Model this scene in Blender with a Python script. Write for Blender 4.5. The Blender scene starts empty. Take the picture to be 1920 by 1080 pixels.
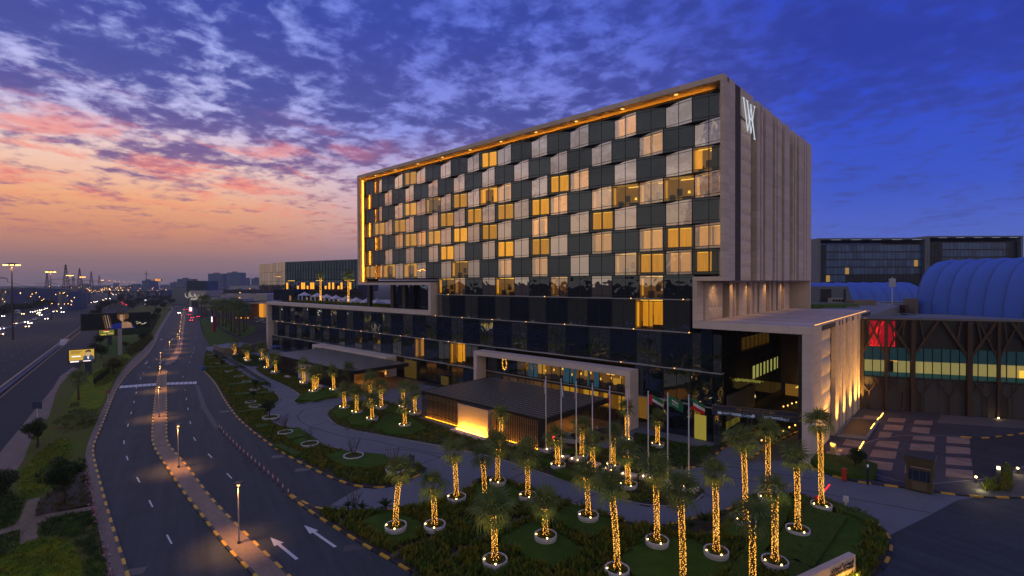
import bpy, math, random
from math import radians as R_, sin, cos, pi, sqrt
from mathutils import Vector, Matrix
random.seed(7)
scene = bpy.context.scene
COL = scene.collection

# ------------------------------------------------------------------ camera
FPX, CX, CY, HCAM = 939.26, 960.0, 540.0, 23.0        # fitted from the photograph's vanishing points
_yaw, _pit, _rol = R_(42.6745), R_(-0.6344), R_(-0.2224)
_f = Vector((-sin(_yaw)*cos(_pit), cos(_yaw)*cos(_pit), sin(_pit)))
_r = Vector((cos(_yaw), sin(_yaw), 0.0))
_u = _r.cross(_f)
CR, CU, CF = cos(_rol)*_r + sin(_rol)*_u, -sin(_rol)*_r + cos(_rol)*_u, _f
cam_d = bpy.data.cameras.new("camera")
cam = bpy.data.objects.new("camera", cam_d)
COL.objects.link(cam)
cam.matrix_world = Matrix(((CR.x, CU.x, -CF.x, 0), (CR.y, CU.y, -CF.y, 0), (CR.z, CU.z, -CF.z, HCAM), (0, 0, 0, 1)))
cam_d.sensor_width = 36.0
cam_d.lens = FPX * 36.0 / 1920.0
cam_d.clip_start, cam_d.clip_end = 0.5, 20000.0
scene.camera = cam

# ------------------------------------------------------------------ colour management, sampling
scene.view_settings.view_transform = 'Standard'
scene.view_settings.look = 'None'
scene.view_settings.gamma = 1.0
scene.view_settings.exposure = 0.0
scene.view_settings.use_curve_mapping = False
scene.render.engine = 'CYCLES'
scene.cycles.use_denoising = True
scene.cycles.max_bounces = 6
scene.cycles.glossy_bounces = 4
scene.cycles.diffuse_bounces = 3
scene.cycles.transparent_max_bounces = 12
scene.cycles.sample_clamp_indirect = 4.0
scene.cycles.caustics_reflective = False
scene.cycles.caustics_refractive = False

# ------------------------------------------------------------------ world: dusk sky with broken cloud
world = bpy.data.worlds.new("World")
scene.world = world
world.use_nodes = True
wt = world.node_tree
wt.nodes.clear()
class NT:
    """terse node-tree builder"""
    def __init__(s, t): s.t = t
    def n(s, ty, **kw):
        nd = s.t.nodes.new(ty)
        for k, v in kw.items(): setattr(nd, k, v)
        return nd
    def put(s, nd, key, v):
        if v is None: return
        sock = nd.inputs[key]
        if hasattr(v, 'is_output'): s.t.links.new(v, sock)
        else: sock.default_value = v
    def m(s, op, a, b=None, c=None, clamp=False):
        nd = s.n('ShaderNodeMath', operation=op, use_clamp=clamp)
        for i, v in enumerate((a, b, c)): s.put(nd, i, v)
        return nd.outputs[0]
    def vm(s, op, a, b=None):
        nd = s.n('ShaderNodeVectorMath', operation=op)
        s.put(nd, 0, a); s.put(nd, 1, b)
        return nd.outputs['Value'] if op in ('DOT_PRODUCT', 'LENGTH') else nd.outputs[0]
    def sep(s, v):
        nd = s.n('ShaderNodeSeparateXYZ'); s.put(nd, 0, v); return nd.outputs
    def comb(s, x, y, z):
        nd = s.n('ShaderNodeCombineXYZ'); s.put(nd, 0, x); s.put(nd, 1, y); s.put(nd, 2, z); return nd.outputs[0]
    def noise(s, v, scale, detail=6, rough=.55, dist=0.0, col=False):
        nd = s.n('ShaderNodeTexNoise'); s.put(nd, 'Vector', v)
        nd.inputs['Scale'].default_value = scale; nd.inputs['Detail'].default_value = detail
        nd.inputs['Roughness'].default_value = rough; nd.inputs['Distortion'].default_value = dist
        return nd.outputs['Color' if col else 'Fac']
    def ramp(s, f, stops, interp='LINEAR'):
        nd = s.n('ShaderNodeValToRGB'); s.put(nd, 0, f)
        cr = nd.color_ramp; cr.interpolation = interp
        while len(cr.elements) < len(stops): cr.elements.new(0.5)
        for e, (p, c) in zip(cr.elements, stops):
            e.position = p
            e.color = (*c, 1) if isinstance(c, tuple) else (c, c, c, 1)
        return nd.outputs[0]
    def mix(s, f, a, b, blend='MIX'):
        nd = s.n('ShaderNodeMix', data_type='RGBA', blend_type=blend)
        s.put(nd, 0, f)
        for i, v in ((6, a), (7, b)):
            if isinstance(v, tuple) and len(v) == 3: v = (*v, 1)
            s.put(nd, i, v)
        return nd.outputs[2]
    def sm(s, x, a, b):
        nd = s.n('ShaderNodeMapRange', interpolation_type='SMOOTHSTEP')
        s.put(nd, 0, x); s.put(nd, 1, a); s.put(nd, 2, b)
        return nd.outputs[0]
def srgb(r, g, b):
    f = lambda c: (c/255/12.92) if c/255 <= .04045 else ((c/255+.055)/1.055)**2.4
    return (f(r), f(g), f(b))
W_ = NT(wt)
SUN_AZ = R_(176.4)                                     # where the afterglow is, measured from +X
dirv = W_.vm('NORMALIZE', W_.n('ShaderNodeTexCoord').outputs['Generated'])
dx, dy, dz = W_.sep(dirv)
zz = W_.m('MAXIMUM', dz, 0.0)
hl = W_.m('MAXIMUM', W_.m('SQRT', W_.m('ADD', W_.m('MULTIPLY', dx, dx), W_.m('MULTIPLY', dy, dy))), 1e-4)
ca = W_.m('DIVIDE', W_.m('ADD', W_.m('MULTIPLY', dx, cos(SUN_AZ)), W_.m('MULTIPLY', dy, sin(SUN_AZ))), hl)
# clear sky by elevation: in the afterglow, beside it, to the far side and opposite it
sky_w = W_.ramp(zz, [(0.0, srgb(124, 108, 122)), (.04, srgb(150, 118, 124)), (.085, srgb(212, 142, 116)), (.135, srgb(248, 176, 130)),
                     (.20, srgb(252, 214, 198)), (.27, srgb(204, 198, 242)), (.40, srgb(166, 180, 250)), (.7, srgb(136, 152, 232)), (1.0, srgb(120, 136, 215))])
sky_m = W_.ramp(zz, [(0.0, srgb(122, 114, 142)), (.05, srgb(152, 128, 148)), (.11, srgb(206, 164, 164)), (.18, srgb(212, 190, 212)), (.28, srgb(146, 154, 234)), (.45, srgb(104, 122, 228)), (1.0, srgb(92, 110, 210))])
sky_n = W_.ramp(zz, [(0.0, srgb(98, 112, 180)), (.05, srgb(88, 110, 200)), (.15, srgb(62, 90, 204)), (.3, srgb(48, 76, 206)), (.5, srgb(42, 66, 190)), (1.0, srgb(60, 80, 185))])
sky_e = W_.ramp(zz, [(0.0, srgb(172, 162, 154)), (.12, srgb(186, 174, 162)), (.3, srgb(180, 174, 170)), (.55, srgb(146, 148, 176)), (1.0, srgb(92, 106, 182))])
# 'back' runs from the picture's right edge round behind the camera, where the sky is paler
saz = W_.m('DIVIDE', W_.m('ADD', W_.m('MULTIPLY', dx, -sin(SUN_AZ)), W_.m('MULTIPLY', dy, cos(SUN_AZ))), hl)   # >0 = south of the glow
back = W_.sm(W_.m('SUBTRACT', saz, W_.m('MULTIPLY', ca, 0.55)), -0.55, 0.45)
sky_e = W_.mix(W_.sm(ca, -.05, -.8), sky_e, W_.mix(1.0, sky_e, (1.75, 1.6, 1.5), 'MULTIPLY'))     # brightness added to the unseen eastern sky, to light the stone side wall
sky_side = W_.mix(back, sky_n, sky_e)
south = W_.m('MULTIPLY', W_.sm(saz, .05, .65), .5)
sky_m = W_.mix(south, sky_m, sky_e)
sky0 = W_.mix(W_.sm(ca, .86, 1.0), W_.mix(W_.sm(ca, .22, .78), sky_side, sky_m), sky_w)
# cloud sheet: noise laid on a plane overhead, so it foreshortens to the horizon
pl = W_.m('DIVIDE', 1.0, W_.m('ADD', zz, 0.13))
pv = W_.comb(W_.m('MULTIPLY', dx, pl), W_.m('MULTIPLY', dy, pl), 0.37)
nA = W_.noise(pv, 4.6, 8, .55, .25)
nB = W_.noise(W_.vm('ADD', pv, (7.3, 2.2, 0)), 14.0, 6, .55, .2)
nC = W_.noise(W_.vm('ADD', pv, (3.1, 9.7, 0)), .75, 3, .5)
dens = W_.m('ADD', W_.m('MULTIPLY', nA, .54), W_.m('ADD', W_.m('MULTIPLY', nB, .32), W_.m('MULTIPLY', nC, .22)))
hi = W_.sm(zz, .12, .36)                               # thicker cover overhead than near the horizon
thr = W_.m('SUBTRACT', .565, W_.m('MULTIPLY', hi, .092))
cloud = W_.sm(dens, W_.m('SUBTRACT', thr, .055), W_.m('ADD', thr, .095))
amount = W_.m('MULTIPLY', W_.m('ADD', .66, W_.m('MULTIPLY', W_.sm(ca, .15, .72), .32)), W_.sm(zz, .035, .12))
fac = W_.m('MULTIPLY', cloud, amount)
c_w = W_.ramp(zz, [(0.0, srgb(150, 112, 126)), (.10, srgb(190, 124, 128)), (.20, srgb(140, 108, 156)), (.30, srgb(88, 92, 170)), (.45, srgb(64, 80, 176)), (1.0, srgb(84, 98, 180))])
c_n = W_.ramp(zz, [(0.0, srgb(84, 92, 160)), (.15, srgb(66, 80, 166)), (.35, srgb(52, 64, 154)), (1.0, srgb(60, 72, 150))])
c_e = W_.ramp(zz, [(0.0, srgb(164, 154, 146)), (.3, srgb(158, 150, 148)), (1.0, srgb(96, 102, 160))])
c_side = W_.mix(back, c_n, c_e)
c_col = W_.mix(W_.sm(ca, .2, .85), c_side, W_.mix(south, c_w, c_e))
dense = W_.sm(dens, thr, W_.m('ADD', thr, .16))
c_col = W_.mix(W_.m('MULTIPLY', dense, .6), c_col, W_.mix(1.0, c_col, (.62, .66, .76), 'MULTIPLY'))
sky1 = W_.mix(fac, sky0, c_col)
# under-lit red streaks low in the afterglow
nR = W_.noise(W_.vm('MULTIPLY', pv, (1.7, 1.0, 1)), 2.4, 7, .6, .5)
band = W_.m('MULTIPLY', W_.sm(zz, .085, .15), W_.m('SUBTRACT', 1.0, W_.sm(zz, .22, .31)))
red = W_.m('MULTIPLY', W_.m('MULTIPLY', band, W_.sm(nR, .48, .68)), W_.sm(ca, .80, .98))
sky2 = W_.mix(W_.m('MULTIPLY', red, .68), sky1, srgb(250, 136, 120))
sky3 = W_.mix(W_.sm(dz, -.01, -.12), sky2, srgb(46, 46, 60))
bg = W_.n('ShaderNodeBackground'); W_.put(bg, 0, sky3); bg.inputs[1].default_value = 0.94
nishita = W_.n('ShaderNodeTexSky', sky_type='NISHITA', sun_disc=False)
nishita.sun_elevation = R_(-3.0)
nishita.sun_rotation = R_(90) - SUN_AZ
bg2 = W_.n('ShaderNodeBackground'); W_.put(bg2, 0, nishita.outputs[0]); bg2.inputs[1].default_value = 0.05
add = W_.n('ShaderNodeAddShader'); W_.put(add, 0, bg.outputs[0]); W_.put(add, 1, bg2.outputs[0])
wo = W_.n('ShaderNodeOutputWorld'); W_.put(wo, 0, add.outputs[0])
# what is left of the sun: a faint, very soft glow from the west
sun_d = bpy.data.lights.new("sun", 'SUN')
sun_d.energy, sun_d.angle, sun_d.color = 0.42, R_(100), (1.0, .88, .62)
sun = bpy.data.objects.new("sun", sun_d); COL.objects.link(sun)
sun.rotation_euler = Vector((-cos(SUN_AZ)*cos(R_(18)), -sin(SUN_AZ)*cos(R_(18)), -sin(R_(18)))).to_track_quat('-Z', 'Y').to_euler()
# ------------------------------------------------------------------ photograph geometry -> world points
def ray(px, py): return (px-CX)/FPX*CR - (py-CY)/FPX*CU + CF
def G(px, py, z=0.0):
    d = ray(px, py); t = (z-HCAM)/d.z
    return (d.x*t, d.y*t)
def onY(px, py, y):
    d = ray(px, py); t = y/d.y
    return (d.x*t, HCAM + d.z*t)
def onX(px, py, x):
    d = ray(px, py); t = x/d.x
    return (d.y*t, HCAM + d.z*t)
def AD(px, py, dep):
    d = ray(px, py)*dep
    return Vector((d.x, d.y, HCAM+d.z))
def depth(x, y, z=0.0): return Vector((x, y, z-HCAM)).dot(CF)
def ztop(x, y, py):
    """height of the point above (x, y) seen at picture row py"""
    dep = depth(x, y)
    return HCAM + dep*(-(py-CY)/FPX*CU.z + CF.z)

# ------------------------------------------------------------------ materials
MATS = {}
def mat(name, col, rough=.7, var=.18, scale=1.5, metal=0.0, bump=0.0, bscale=None, objvar=0.0, emit=None, estr=0.0, spec=.5, sample=True, detail=6, stretch=None, col2=None):
    if name in MATS: return MATS[name]
    m = bpy.data.materials.new(name); m.use_nodes = True
    t = NT(m.node_tree); b = m.node_tree.nodes['Principled BSDF']
    pos = t.n('ShaderNodeNewGeometry').outputs['Position']
    if stretch: pos = t.vm('MULTIPLY', pos, stretch)
    c = (*col, 1)
    if var > 0 or col2:
        n = t.noise(pos, scale, detail, .6)
        if col2: c = t.mix(t.sm(n, .40, .60), col, col2)
        else:
            v = t.m('ADD', 1-var, t.m('MULTIPLY', n, 2*var))
            c = t.mix(1.0, col, t.comb(v, v, v), 'MULTIPLY')
    if objvar > 0:
        rnd = t.n('ShaderNodeObjectInfo').outputs['Random']
        v = t.m('ADD', 1-objvar, t.m('MULTIPLY', rnd, 2*objvar))
        c = t.mix(1.0, c, t.comb(v, v, v), 'MULTIPLY')
    t.put(b, 'Base Color', c)
    b.inputs['Roughness'].default_value = rough
    b.inputs['Metallic'].default_value = metal
    b.inputs['Specular IOR Level'].default_value = spec
    if bump > 0:
        bn = t.n('ShaderNodeBump'); bn.inputs['Strength'].default_value = bump
        t.put(bn, 'Height', t.noise(pos, bscale or scale*6, 5, .6)); t.put(b, 'Normal', bn.outputs[0])
    if emit:
        b.inputs['Emission Color'].default_value = (*emit, 1)
        b.inputs['Emission Strength'].default_value = estr
        if not sample: m.cycles.emission_sampling = 'NONE'
    MATS[name] = m
    return m
def emis(name, col, s, sample=True):
    return mat(name, (.02, .02, .02), .5, 0, emit=col, estr=s, sample=sample)

# ------------------------------------------------------------------ mesh building
class MB:
    """collects faces (several materials allowed) and links them as ONE mesh object"""
    def __init__(s): s.v, s.f, s.mi, s.ms = [], [], [], []
    def midx(s, m):
        if m not in s.ms: s.ms.append(m)
        return s.ms.index(m)
    def face(s, pts, m=None):
        o = len(s.v); s.v += [tuple(p) for p in pts]
        s.f.append(tuple(range(o, o+len(pts)))); s.mi.append(s.midx(m) if m else 0)
    def add(s, vs, fs, m=None):
        o = len(s.v); s.v += [tuple(p) for p in vs]; i = s.midx(m) if m else 0
        for f in fs: s.f.append(tuple(o+k for k in f)); s.mi.append(i)
    def box(s, x0, y0, z0, x1, y1, z1, m=None):
        v = [(x0,y0,z0),(x1,y0,z0),(x1,y1,z0),(x0,y1,z0),(x0,y0,z1),(x1,y0,z1),(x1,y1,z1),(x0,y1,z1)]
        s.add(v, [(0,3,2,1),(4,5,6,7),(0,1,5,4),(1,2,6,5),(2,3,7,6),(3,0,4,7)], m)
    def bar(s, a, b, w, h=None, m=None, up=Vector((0, 0, 1))):
        a, b = Vector(a), Vector(b); h = h or w
        d = (b-a).normalized(); x = d.cross(up)
        if x.length < 1e-4: x = d.cross(Vector((0, 1, 0)))
        x.normalize(); y = x.cross(d)
        v = [p + x*sx*w/2 + y*sy*h/2 for p in (a, b) for sx, sy in ((-1,-1),(1,-1),(1,1),(-1,1))]
        s.add(v, [(0,1,2,3),(7,6,5,4),(0,4,5,1),(1,5,6,2),(2,6,7,3),(3,7,4,0)], m)
    def prism(s, poly, z0, z1, m=None, mtop=None, bottom=False):
        a = sum(p[0]*q[1]-q[0]*p[1] for p, q in zip(poly, poly[1:]+poly[:1]))
        if a < 0: poly = poly[::-1]
        n = len(poly)
        s.face([(x, y, z1) for x, y in poly], mtop or m)
        if bottom: s.face([(x, y, z0) for x, y in poly[::-1]], m)
        for i in range(n):
            (x, y), (u, w) = poly[i], poly[(i+1) % n]
            s.face([(x,y,z0),(u,w,z0),(u,w,z1),(x,y,z1)], m)
    def lathe(s, prof, n=16, c=(0,0,0), m=None, cap=False):
        v = []; k = len(prof)
        for i in range(n):
            a = 2*pi*i/n
            v += [(c[0]+r*cos(a), c[1]+r*sin(a), c[2]+z) for r, z in prof]
        f = [(i*k+j, ((i+1) % n)*k+j, ((i+1) % n)*k+j+1, i*k+j+1) for i in range(n) for j in range(k-1)]
        s.add(v, f, m)
        if cap: s.face([(c[0]+prof[-1][0]*cos(2*pi*i/n), c[1]+prof[-1][0]*sin(2*pi*i/n), c[2]+prof[-1][1]) for i in range(n)], m)
    def tube(s, pts, rads, n=8, m=None, cap=True):
        pts = [Vector(p) for p in pts]; v = []
        if not isinstance(rads, (list, tuple)): rads = [rads]*len(pts)
        for i, p in enumerate(pts):
            d = (pts[min(i+1, len(pts)-1)] - pts[max(i-1, 0)]).normalized()
            x = d.cross(Vector((0.13, .97, .2))).normalized(); y = d.cross(x)
            v += [p + (x*cos(2*pi*k/n) + y*sin(2*pi*k/n))*rads[i] for k in range(n)]
        f = [(i*n+k, i*n+(k+1) % n, (i+1)*n+(k+1) % n, (i+1)*n+k) for i in range(len(pts)-1) for k in range(n)]
        if cap: f += [tuple(range(n))[::-1], tuple((len(pts)-1)*n+k for k in range(n))]
        s.add(v, f, m)
    def mesh(s, name, m=None, smooth=False):
        me = bpy.data.meshes.new(name); me.from_pydata(s.v, [], s.f)
        for q in (s.ms if s.ms else [m]): me.materials.append(q)
        if s.ms and len(s.ms) > 1: me.polygons.foreach_set('material_index', s.mi)
        if smooth: me.polygons.foreach_set('use_smooth', [True]*len(me.polygons))
        me.update(); return me
    def obj(s, name, m=None, parent=None, smooth=False, **kw):
        return link(bpy.data.objects.new(name, s.mesh(name, m, smooth)), parent, **kw)
def link(o, parent=None, **kw):
    COL.objects.link(o)
    if parent is not None:
        o.parent = parent
        o.matrix_parent_inverse = parent.matrix_basis.inverted()
    for k, v in kw.items(): o[k] = v
    return o
def thing(name, label, cat, loc=(0, 0, 0), group=None, rotz=0.0):
    o = bpy.data.objects.new(name, None); o.location = loc; o.rotation_euler = (0, 0, rotz)
    o.empty_display_size = .3
    COL.objects.link(o); o['label'] = label; o['category'] = cat
    if group: o['group'] = group
    return o
def tag(o, label=None, cat=None, group=None, kind=None):
    for k, v in (('label', label), ('category', cat), ('group', group), ('kind', kind)):
        if v: o[k] = v
    return o
def inst(name, me, parent=None, loc=(0,0,0), rot=(0,0,0), sc=(1,1,1), **kw):
    o = bpy.data.objects.new(name, me); o.location = loc; o.rotation_euler = rot; o.scale = sc
    return link(o, parent, **kw)
_cube = {}
def block(name, lo, hi, m, parent=None, rotz=0.0, **kw):
    """one box-shaped piece; alike pieces share one cube mesh"""
    if m.name not in _cube:
        b = MB(); b.box(-.5,-.5,-.5,.5,.5,.5); _cube[m.name] = b.mesh('block', m)
    c = [(a+b)/2 for a, b in zip(lo, hi)]; s = [b-a for a, b in zip(lo, hi)]
    return inst(name, _cube[m.name], parent, c, (0, 0, rotz), s, **kw)
def seg_block(name, a, b, w, z0, z1, m, parent=None, **kw):
    """box piece along the ground segment a-b"""
    if m.name not in _cube:
        q = MB(); q.box(-.5,-.5,-.5,.5,.5,.5); _cube[m.name] = q.mesh('block', m)
    dx_, dy_ = b[0]-a[0], b[1]-a[1]
    return inst(name, _cube[m.name], parent, ((a[0]+b[0])/2, (a[1]+b[1])/2, (z0+z1)/2), (0, 0, math.atan2(dy_, dx_)), (math.hypot(dx_, dy_), w, z1-z0), **kw)
KIDS = {}
def copy_tree(o, parent=None):
    """a thing with copies of its parts and sub-parts (mesh data shared)"""
    c = o.copy(); COL.objects.link(c)
    if parent is not None: c.parent = parent
    for ch in o.children: copy_tree(ch, c)
    return c
def place(o, x, y, z=0.0, rz=0.0, s=1.0, label=None, group=None):
    o.location = (x, y, z); o.rotation_euler = (0, 0, rz); o.scale = (s, s, s)
    if label: o['label'] = label
    if group: o['group'] = group
    return o
_dg = None
def text_mesh(name, s, size, m, ext=.02, align='CENTER', shear=0):
    cu = bpy.data.curves.new(name, 'FONT'); cu.body = s; cu.size = size; cu.extrude = ext
    cu.align_x = align; cu.align_y = 'CENTER'; cu.shear = shear; cu.resolution_u = 3
    o = bpy.data.objects.new(name, cu); COL.objects.link(o)
    dg = bpy.context.evaluated_depsgraph_get()
    me = bpy.data.meshes.new_from_object(o.evaluated_get(dg))
    bpy.data.objects.remove(o); me.materials.clear(); me.materials.append(m); me.name = name
    return me
def lamp(name, kind, loc, energy, col, parent=None, size=.2, target=None, spot=60, blend=.5):
    d = bpy.data.lights.new(name, kind); d.energy = energy; d.color = col
    if kind == 'AREA': d.size = size
    else: d.shadow_soft_size = size
    if kind == 'SPOT': d.spot_size = R_(spot); d.spot_blend = blend
    o = bpy.data.objects.new(name, d); o.location = loc
    if target is not None: o.rotation_euler = (Vector(target)-Vector(loc)).to_track_quat('-Z', 'Y').to_euler()
    return link(o, parent)
def poly_px(pts, z=0.0): return [G(x, y, z) for x, y in pts]
def pip(x, y, poly):
    r = False; n = len(poly); j = n-1
    for i in range(n):
        xi, yi = poly[i]; xj, yj = poly[j]
        if (yi > y) != (yj > y) and x < (xj-xi)*(y-yi)/(yj-yi)+xi: r = not r
        j = i
    return r
def resample(pts, step):
    out = [Vector(pts[0][:2])]; acc = 0.0
    for a, b in zip(pts, pts[1:]):
        a, b = Vector(a[:2]), Vector(b[:2]); L = (b-a).length
        while acc + L >= step:
            t = (step-acc)/L; a = a + (b-a)*t; L = (b-a).length; out.append(a.copy()); acc = 0.0
        acc += L
    return out
def smooth_poly(pts, it=2, closed=False):
    """Chaikin corner cutting"""
    pts = [Vector(p[:2]) for p in pts]
    for _ in range(it):
        q = []; n = len(pts); rng = range(n) if closed else range(n-1)
        for i in rng:
            a, b = pts[i], pts[(i+1) % n]
            q += [a*.75+b*.25, a*.25+b*.75]
        pts = q if closed else [pts[0]] + q + [pts[-1]]
    return [(p.x, p.y) for p in pts]
# ------------------------------------------------------------------ shared materials
def stone_mat(name, col, objvar=.10):
    return mat(name, col, .75, .16, .55, objvar=objvar, bump=.25, bscale=9, stretch=(1, 1, 2.2))
M_STONE = stone_mat('limestone_cladding', (.64, .51, .40))
M_STONE_L = stone_mat('pale_limestone', (.64, .54, .49), .05)
M_JOINT = mat('stone_joint_shadow_gap', (.075, .058, .046), .9, .1)
M_BRONZE = mat('dark_bronze_metal', (.022, .021, .022), .42, .2, metal=.3)
M_DARK = mat('dark_cladding', (.012, .013, .016), .6, .1)
M_MULL = mat('mullion_metal', (.016, .016, .018), .4, 0, metal=.4)
M_CONC = mat('pale_concrete', (.34, .33, .32), .8, .2, .8, bump=.15, objvar=.04)
M_AMBER = emis('amber_led_strip', (1.0, .36, .02), 19)
M_BULB = emis('warm_spot_bulb', (1.0, .62, .18), 18, sample=False)

def glass_mat(name, tint, fac, base, wave=.035, transp=0.0, wscale=.45, rough=.015, fr=.8):
    m = bpy.data.materials.new(name); m.use_nodes = True
    t = NT(m.node_tree); m.node_tree.nodes.clear()
    pos = t.n('ShaderNodeNewGeometry').outputs['Position']
    rnd = t.n('ShaderNodeObjectInfo').outputs['Random']
    h = t.noise(t.vm('ADD', t.vm('MULTIPLY', pos, (1, 1, .8)), t.comb(t.m('MULTIPLY', rnd, 40.0), 0, 0)), wscale, 2, .5)
    bp = t.n('ShaderNodeBump'); bp.inputs['Strength'].default_value = wave; bp.inputs['Distance'].default_value = 1.0
    t.put(bp, 'Height', h)
    g = t.n('ShaderNodeBsdfGlossy'); g.inputs['Roughness'].default_value = rough
    vv = t.m('ADD', .86, t.m('MULTIPLY', rnd, .28))
    t.put(g, 'Color', t.mix(1.0, tint, t.comb(vv, vv, vv), 'MULTIPLY')); t.put(g, 'Normal', bp.outputs[0])
    if transp:
        b = t.n('ShaderNodeBsdfTransparent'); b.inputs[0].default_value = (transp, transp*.97, transp*.88, 1)
    else:
        b = t.n('ShaderNodeBsdfDiffuse'); b.inputs[0].default_value = (*base, 1)
    lw = t.n('ShaderNodeFresnel'); lw.inputs[0].default_value = 1.5
    f = t.m('ADD', fac, t.m('MULTIPLY', t.m('MULTIPLY', lw.outputs[0], 1-fac), fr), clamp=True)
    mx = t.n('ShaderNodeMixShader'); t.put(mx, 0, f); t.put(mx, 1, b.outputs[0]); t.put(mx, 2, g.outputs[0])
    o = t.n('ShaderNodeOutputMaterial'); t.put(o, 0, mx.outputs[0])
    MATS[name] = m
    return m
G_L = glass_mat('bronze_mirror_glass', (1.0, .88, .74), .50, (.05, .045, .04), .022)
G_D = glass_mat('smoked_glass', (.58, .66, .74), .12, (.015, .018, .023))
G_LT = glass_mat('bronze_mirror_glass_lit_room', (1.0, .86, .70), .26, None, transp=.97, fr=.5)
G_DT = glass_mat('smoked_glass_lit_room', (.62, .70, .74), .05, None, transp=.95, fr=.35)
G_PL = glass_mat('grey_podium_glass', (.80, .88, .76), .34, (.018, .022, .018), .05, wscale=.4)
G_PD = glass_mat('black_podium_glass', (.56, .74, 1.0), .15, (.005, .008, .014), .05, wscale=.4)
G_CLR = glass_mat('clear_shop_glass', (.9, .95, 1.0), .04, None, transp=.88, wave=.02)

def curtain_mat():
    m = bpy.data.materials.new('backlit_curtain'); m.use_nodes = True
    t = NT(m.node_tree); b = m.node_tree.nodes['Principled BSDF']
    rnd = t.n('ShaderNodeObjectInfo').outputs['Random']
    pos = t.n('ShaderNodeNewGeometry').outputs['Position']
    n = t.noise(t.vm('MULTIPLY', pos, (5.0, 5.0, .25)), 1.3, 4, .6)
    s = t.m('MULTIPLY', t.m('ADD', .16, t.m('MULTIPLY', n, 1.0)), t.m('ADD', .55, t.m('MULTIPLY', rnd, .75)))
    t.put(b, 'Base Color', (.5, .36, .12, 1))
    t.put(b, 'Emission Color', (1.0, .44, .018, 1)); t.put(b, 'Emission Strength', s)
    b.inputs['Roughness'].default_value = .9
    m.cycles.emission_sampling = 'NONE'
    return m
M_CURT = curtain_mat()
M_ROOM = mat('lit_room_wall', (.3, .19, .06), .9, .35, 1.2, emit=(1.0, .48, .05), estr=.11, sample=False)
M_COVE = emis('ceiling_cove_light', (1.0, .58, .08), 1.7, sample=False)
M_FURN = mat('room_furniture', (.05, .03, .02), .7, .3)

# ------------------------------------------------------------------ the hotel
hotel = thing('hotel_building', 'long stone-framed hotel block with a checkerboard of dark and mirrored windows, many lit', 'hotel', (-75, 90, 0))
X0, BAY, YP, YR = -121.2, 4.533, 72.4, 73.2           # first bay, bay width, proud and recessed glass lines
ZR = [50.2 - 3.733*i for i in range(8)] + [20.35]      # floor levels of the eight checkerboard storeys
LIT = {(0,4):'c',(0,10):'c',(0,17):'c',(1,18):'c',(2,4):'c',(2,6):'r',(2,8):'c',(2,10):'c',(2,11):'c',(2,14):'c',(2,15):'c',(2,20):'c',
 (3,1):'c',(3,3):'c',(3,7):'c',(3,9):'c',(3,11):'c',(3,13):'c',(3,14):'c',(3,16):'r',(3,17):'r',(3,18):'r',(3,19):'r',(3,20):'r',
 (4,1):'c',(4,3):'c',(4,4):'c',(4,5):'c',(4,6):'c',(4,8):'c',(4,10):'c',(4,13):'c',(4,16):'c',(5,7):'c',(5,11):'c',(5,13):'c',(5,16):'c',(5,18):'c',(5,19):'c',(5,20):'c',
 (6,0):'c',(6,1):'c',(6,2):'c',(6,4):'c',(6,8):'r',(6,11):'c',(6,13):'c',(6,17):'r',(6,18):'c',(6,19):'c',(6,20):'c',
 (7,7):'r',(7,8):'r',(7,11):'r',(7,14):'r',(7,18):'r',(8,18):'p',(10,5):'p',(10,8):'p',(10,13):'p'}
WB = sqrt(BAY**2 + (YR-YP)**2)
_pm = {}
def pane_mesh(h, w, m, gap=.05, sp=(.42, .40)):
    k = (round(h, 3), round(w, 3), m.name)
    if k in _pm: return _pm[k]
    b = MB(); g = gap/2
    zs = [.05, sp[0], h-sp[1], h-.05]
    for u0, u1 in ((.03, w/2-g), (w/2+g, w-.03)):
        for z0, z1 in zip(zs, zs[1:]): b.box(u0, -.02, z0+g*.6, u1, .02, z1-g*.6)
    _pm[k] = b.mesh('window_panes', m); return _pm[k]
def mull_mesh(h, w, sp=(.42, .40)):
    k = ('m', round(h, 3), round(w, 3))
    if k in _pm: return _pm[k]
    b = MB()
    for u in (0.0, w/2-.03, w-.06): b.box(u-.012, -.05, 0, u+.072, .06, h)
    for z in (0, sp[0]-.02, h-sp[1]-.02, h-.06): b.box(0, -.045, z-.01, w, .055, z+.06)
    _pm[k] = b.mesh('mullions', M_MULL); return _pm[k]
def curtain_mesh(h, w, open_=False):
    k = ('c', round(h, 3), open_)
    if k in _pm: return _pm[k]
    b = MB(); n = 44; u0, u1 = .62, w-.5
    for a, e in (((.30, 1.35), (w-1.25, w-.25)) if open_ else ((u0, w/2-.10), (w/2+.10, u1))):
        pts = [(a+(e-a)*i/n, .34+.05*sin(i*1.9)+.03*sin(i*.7)) for i in range(n+1)]
        for p, q in zip(pts, pts[1:]): b.face([(p[0],p[1],.45),(q[0],q[1],.45),(q[0],q[1],h-.42),(p[0],p[1],h-.42)])
    b.box(u0+.1, .30, h-.52, w/2-.2, .33, h-.46, M_COVE); b.box(w/2+.2, .30, h-.52, u1-.1, .33, h-.46, M_COVE); b.mi[:2*n] = [b.midx(M_CURT)]*(2*n)
    _pm[k] = b.mesh('curtains', M_CURT); return _pm[k]
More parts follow.
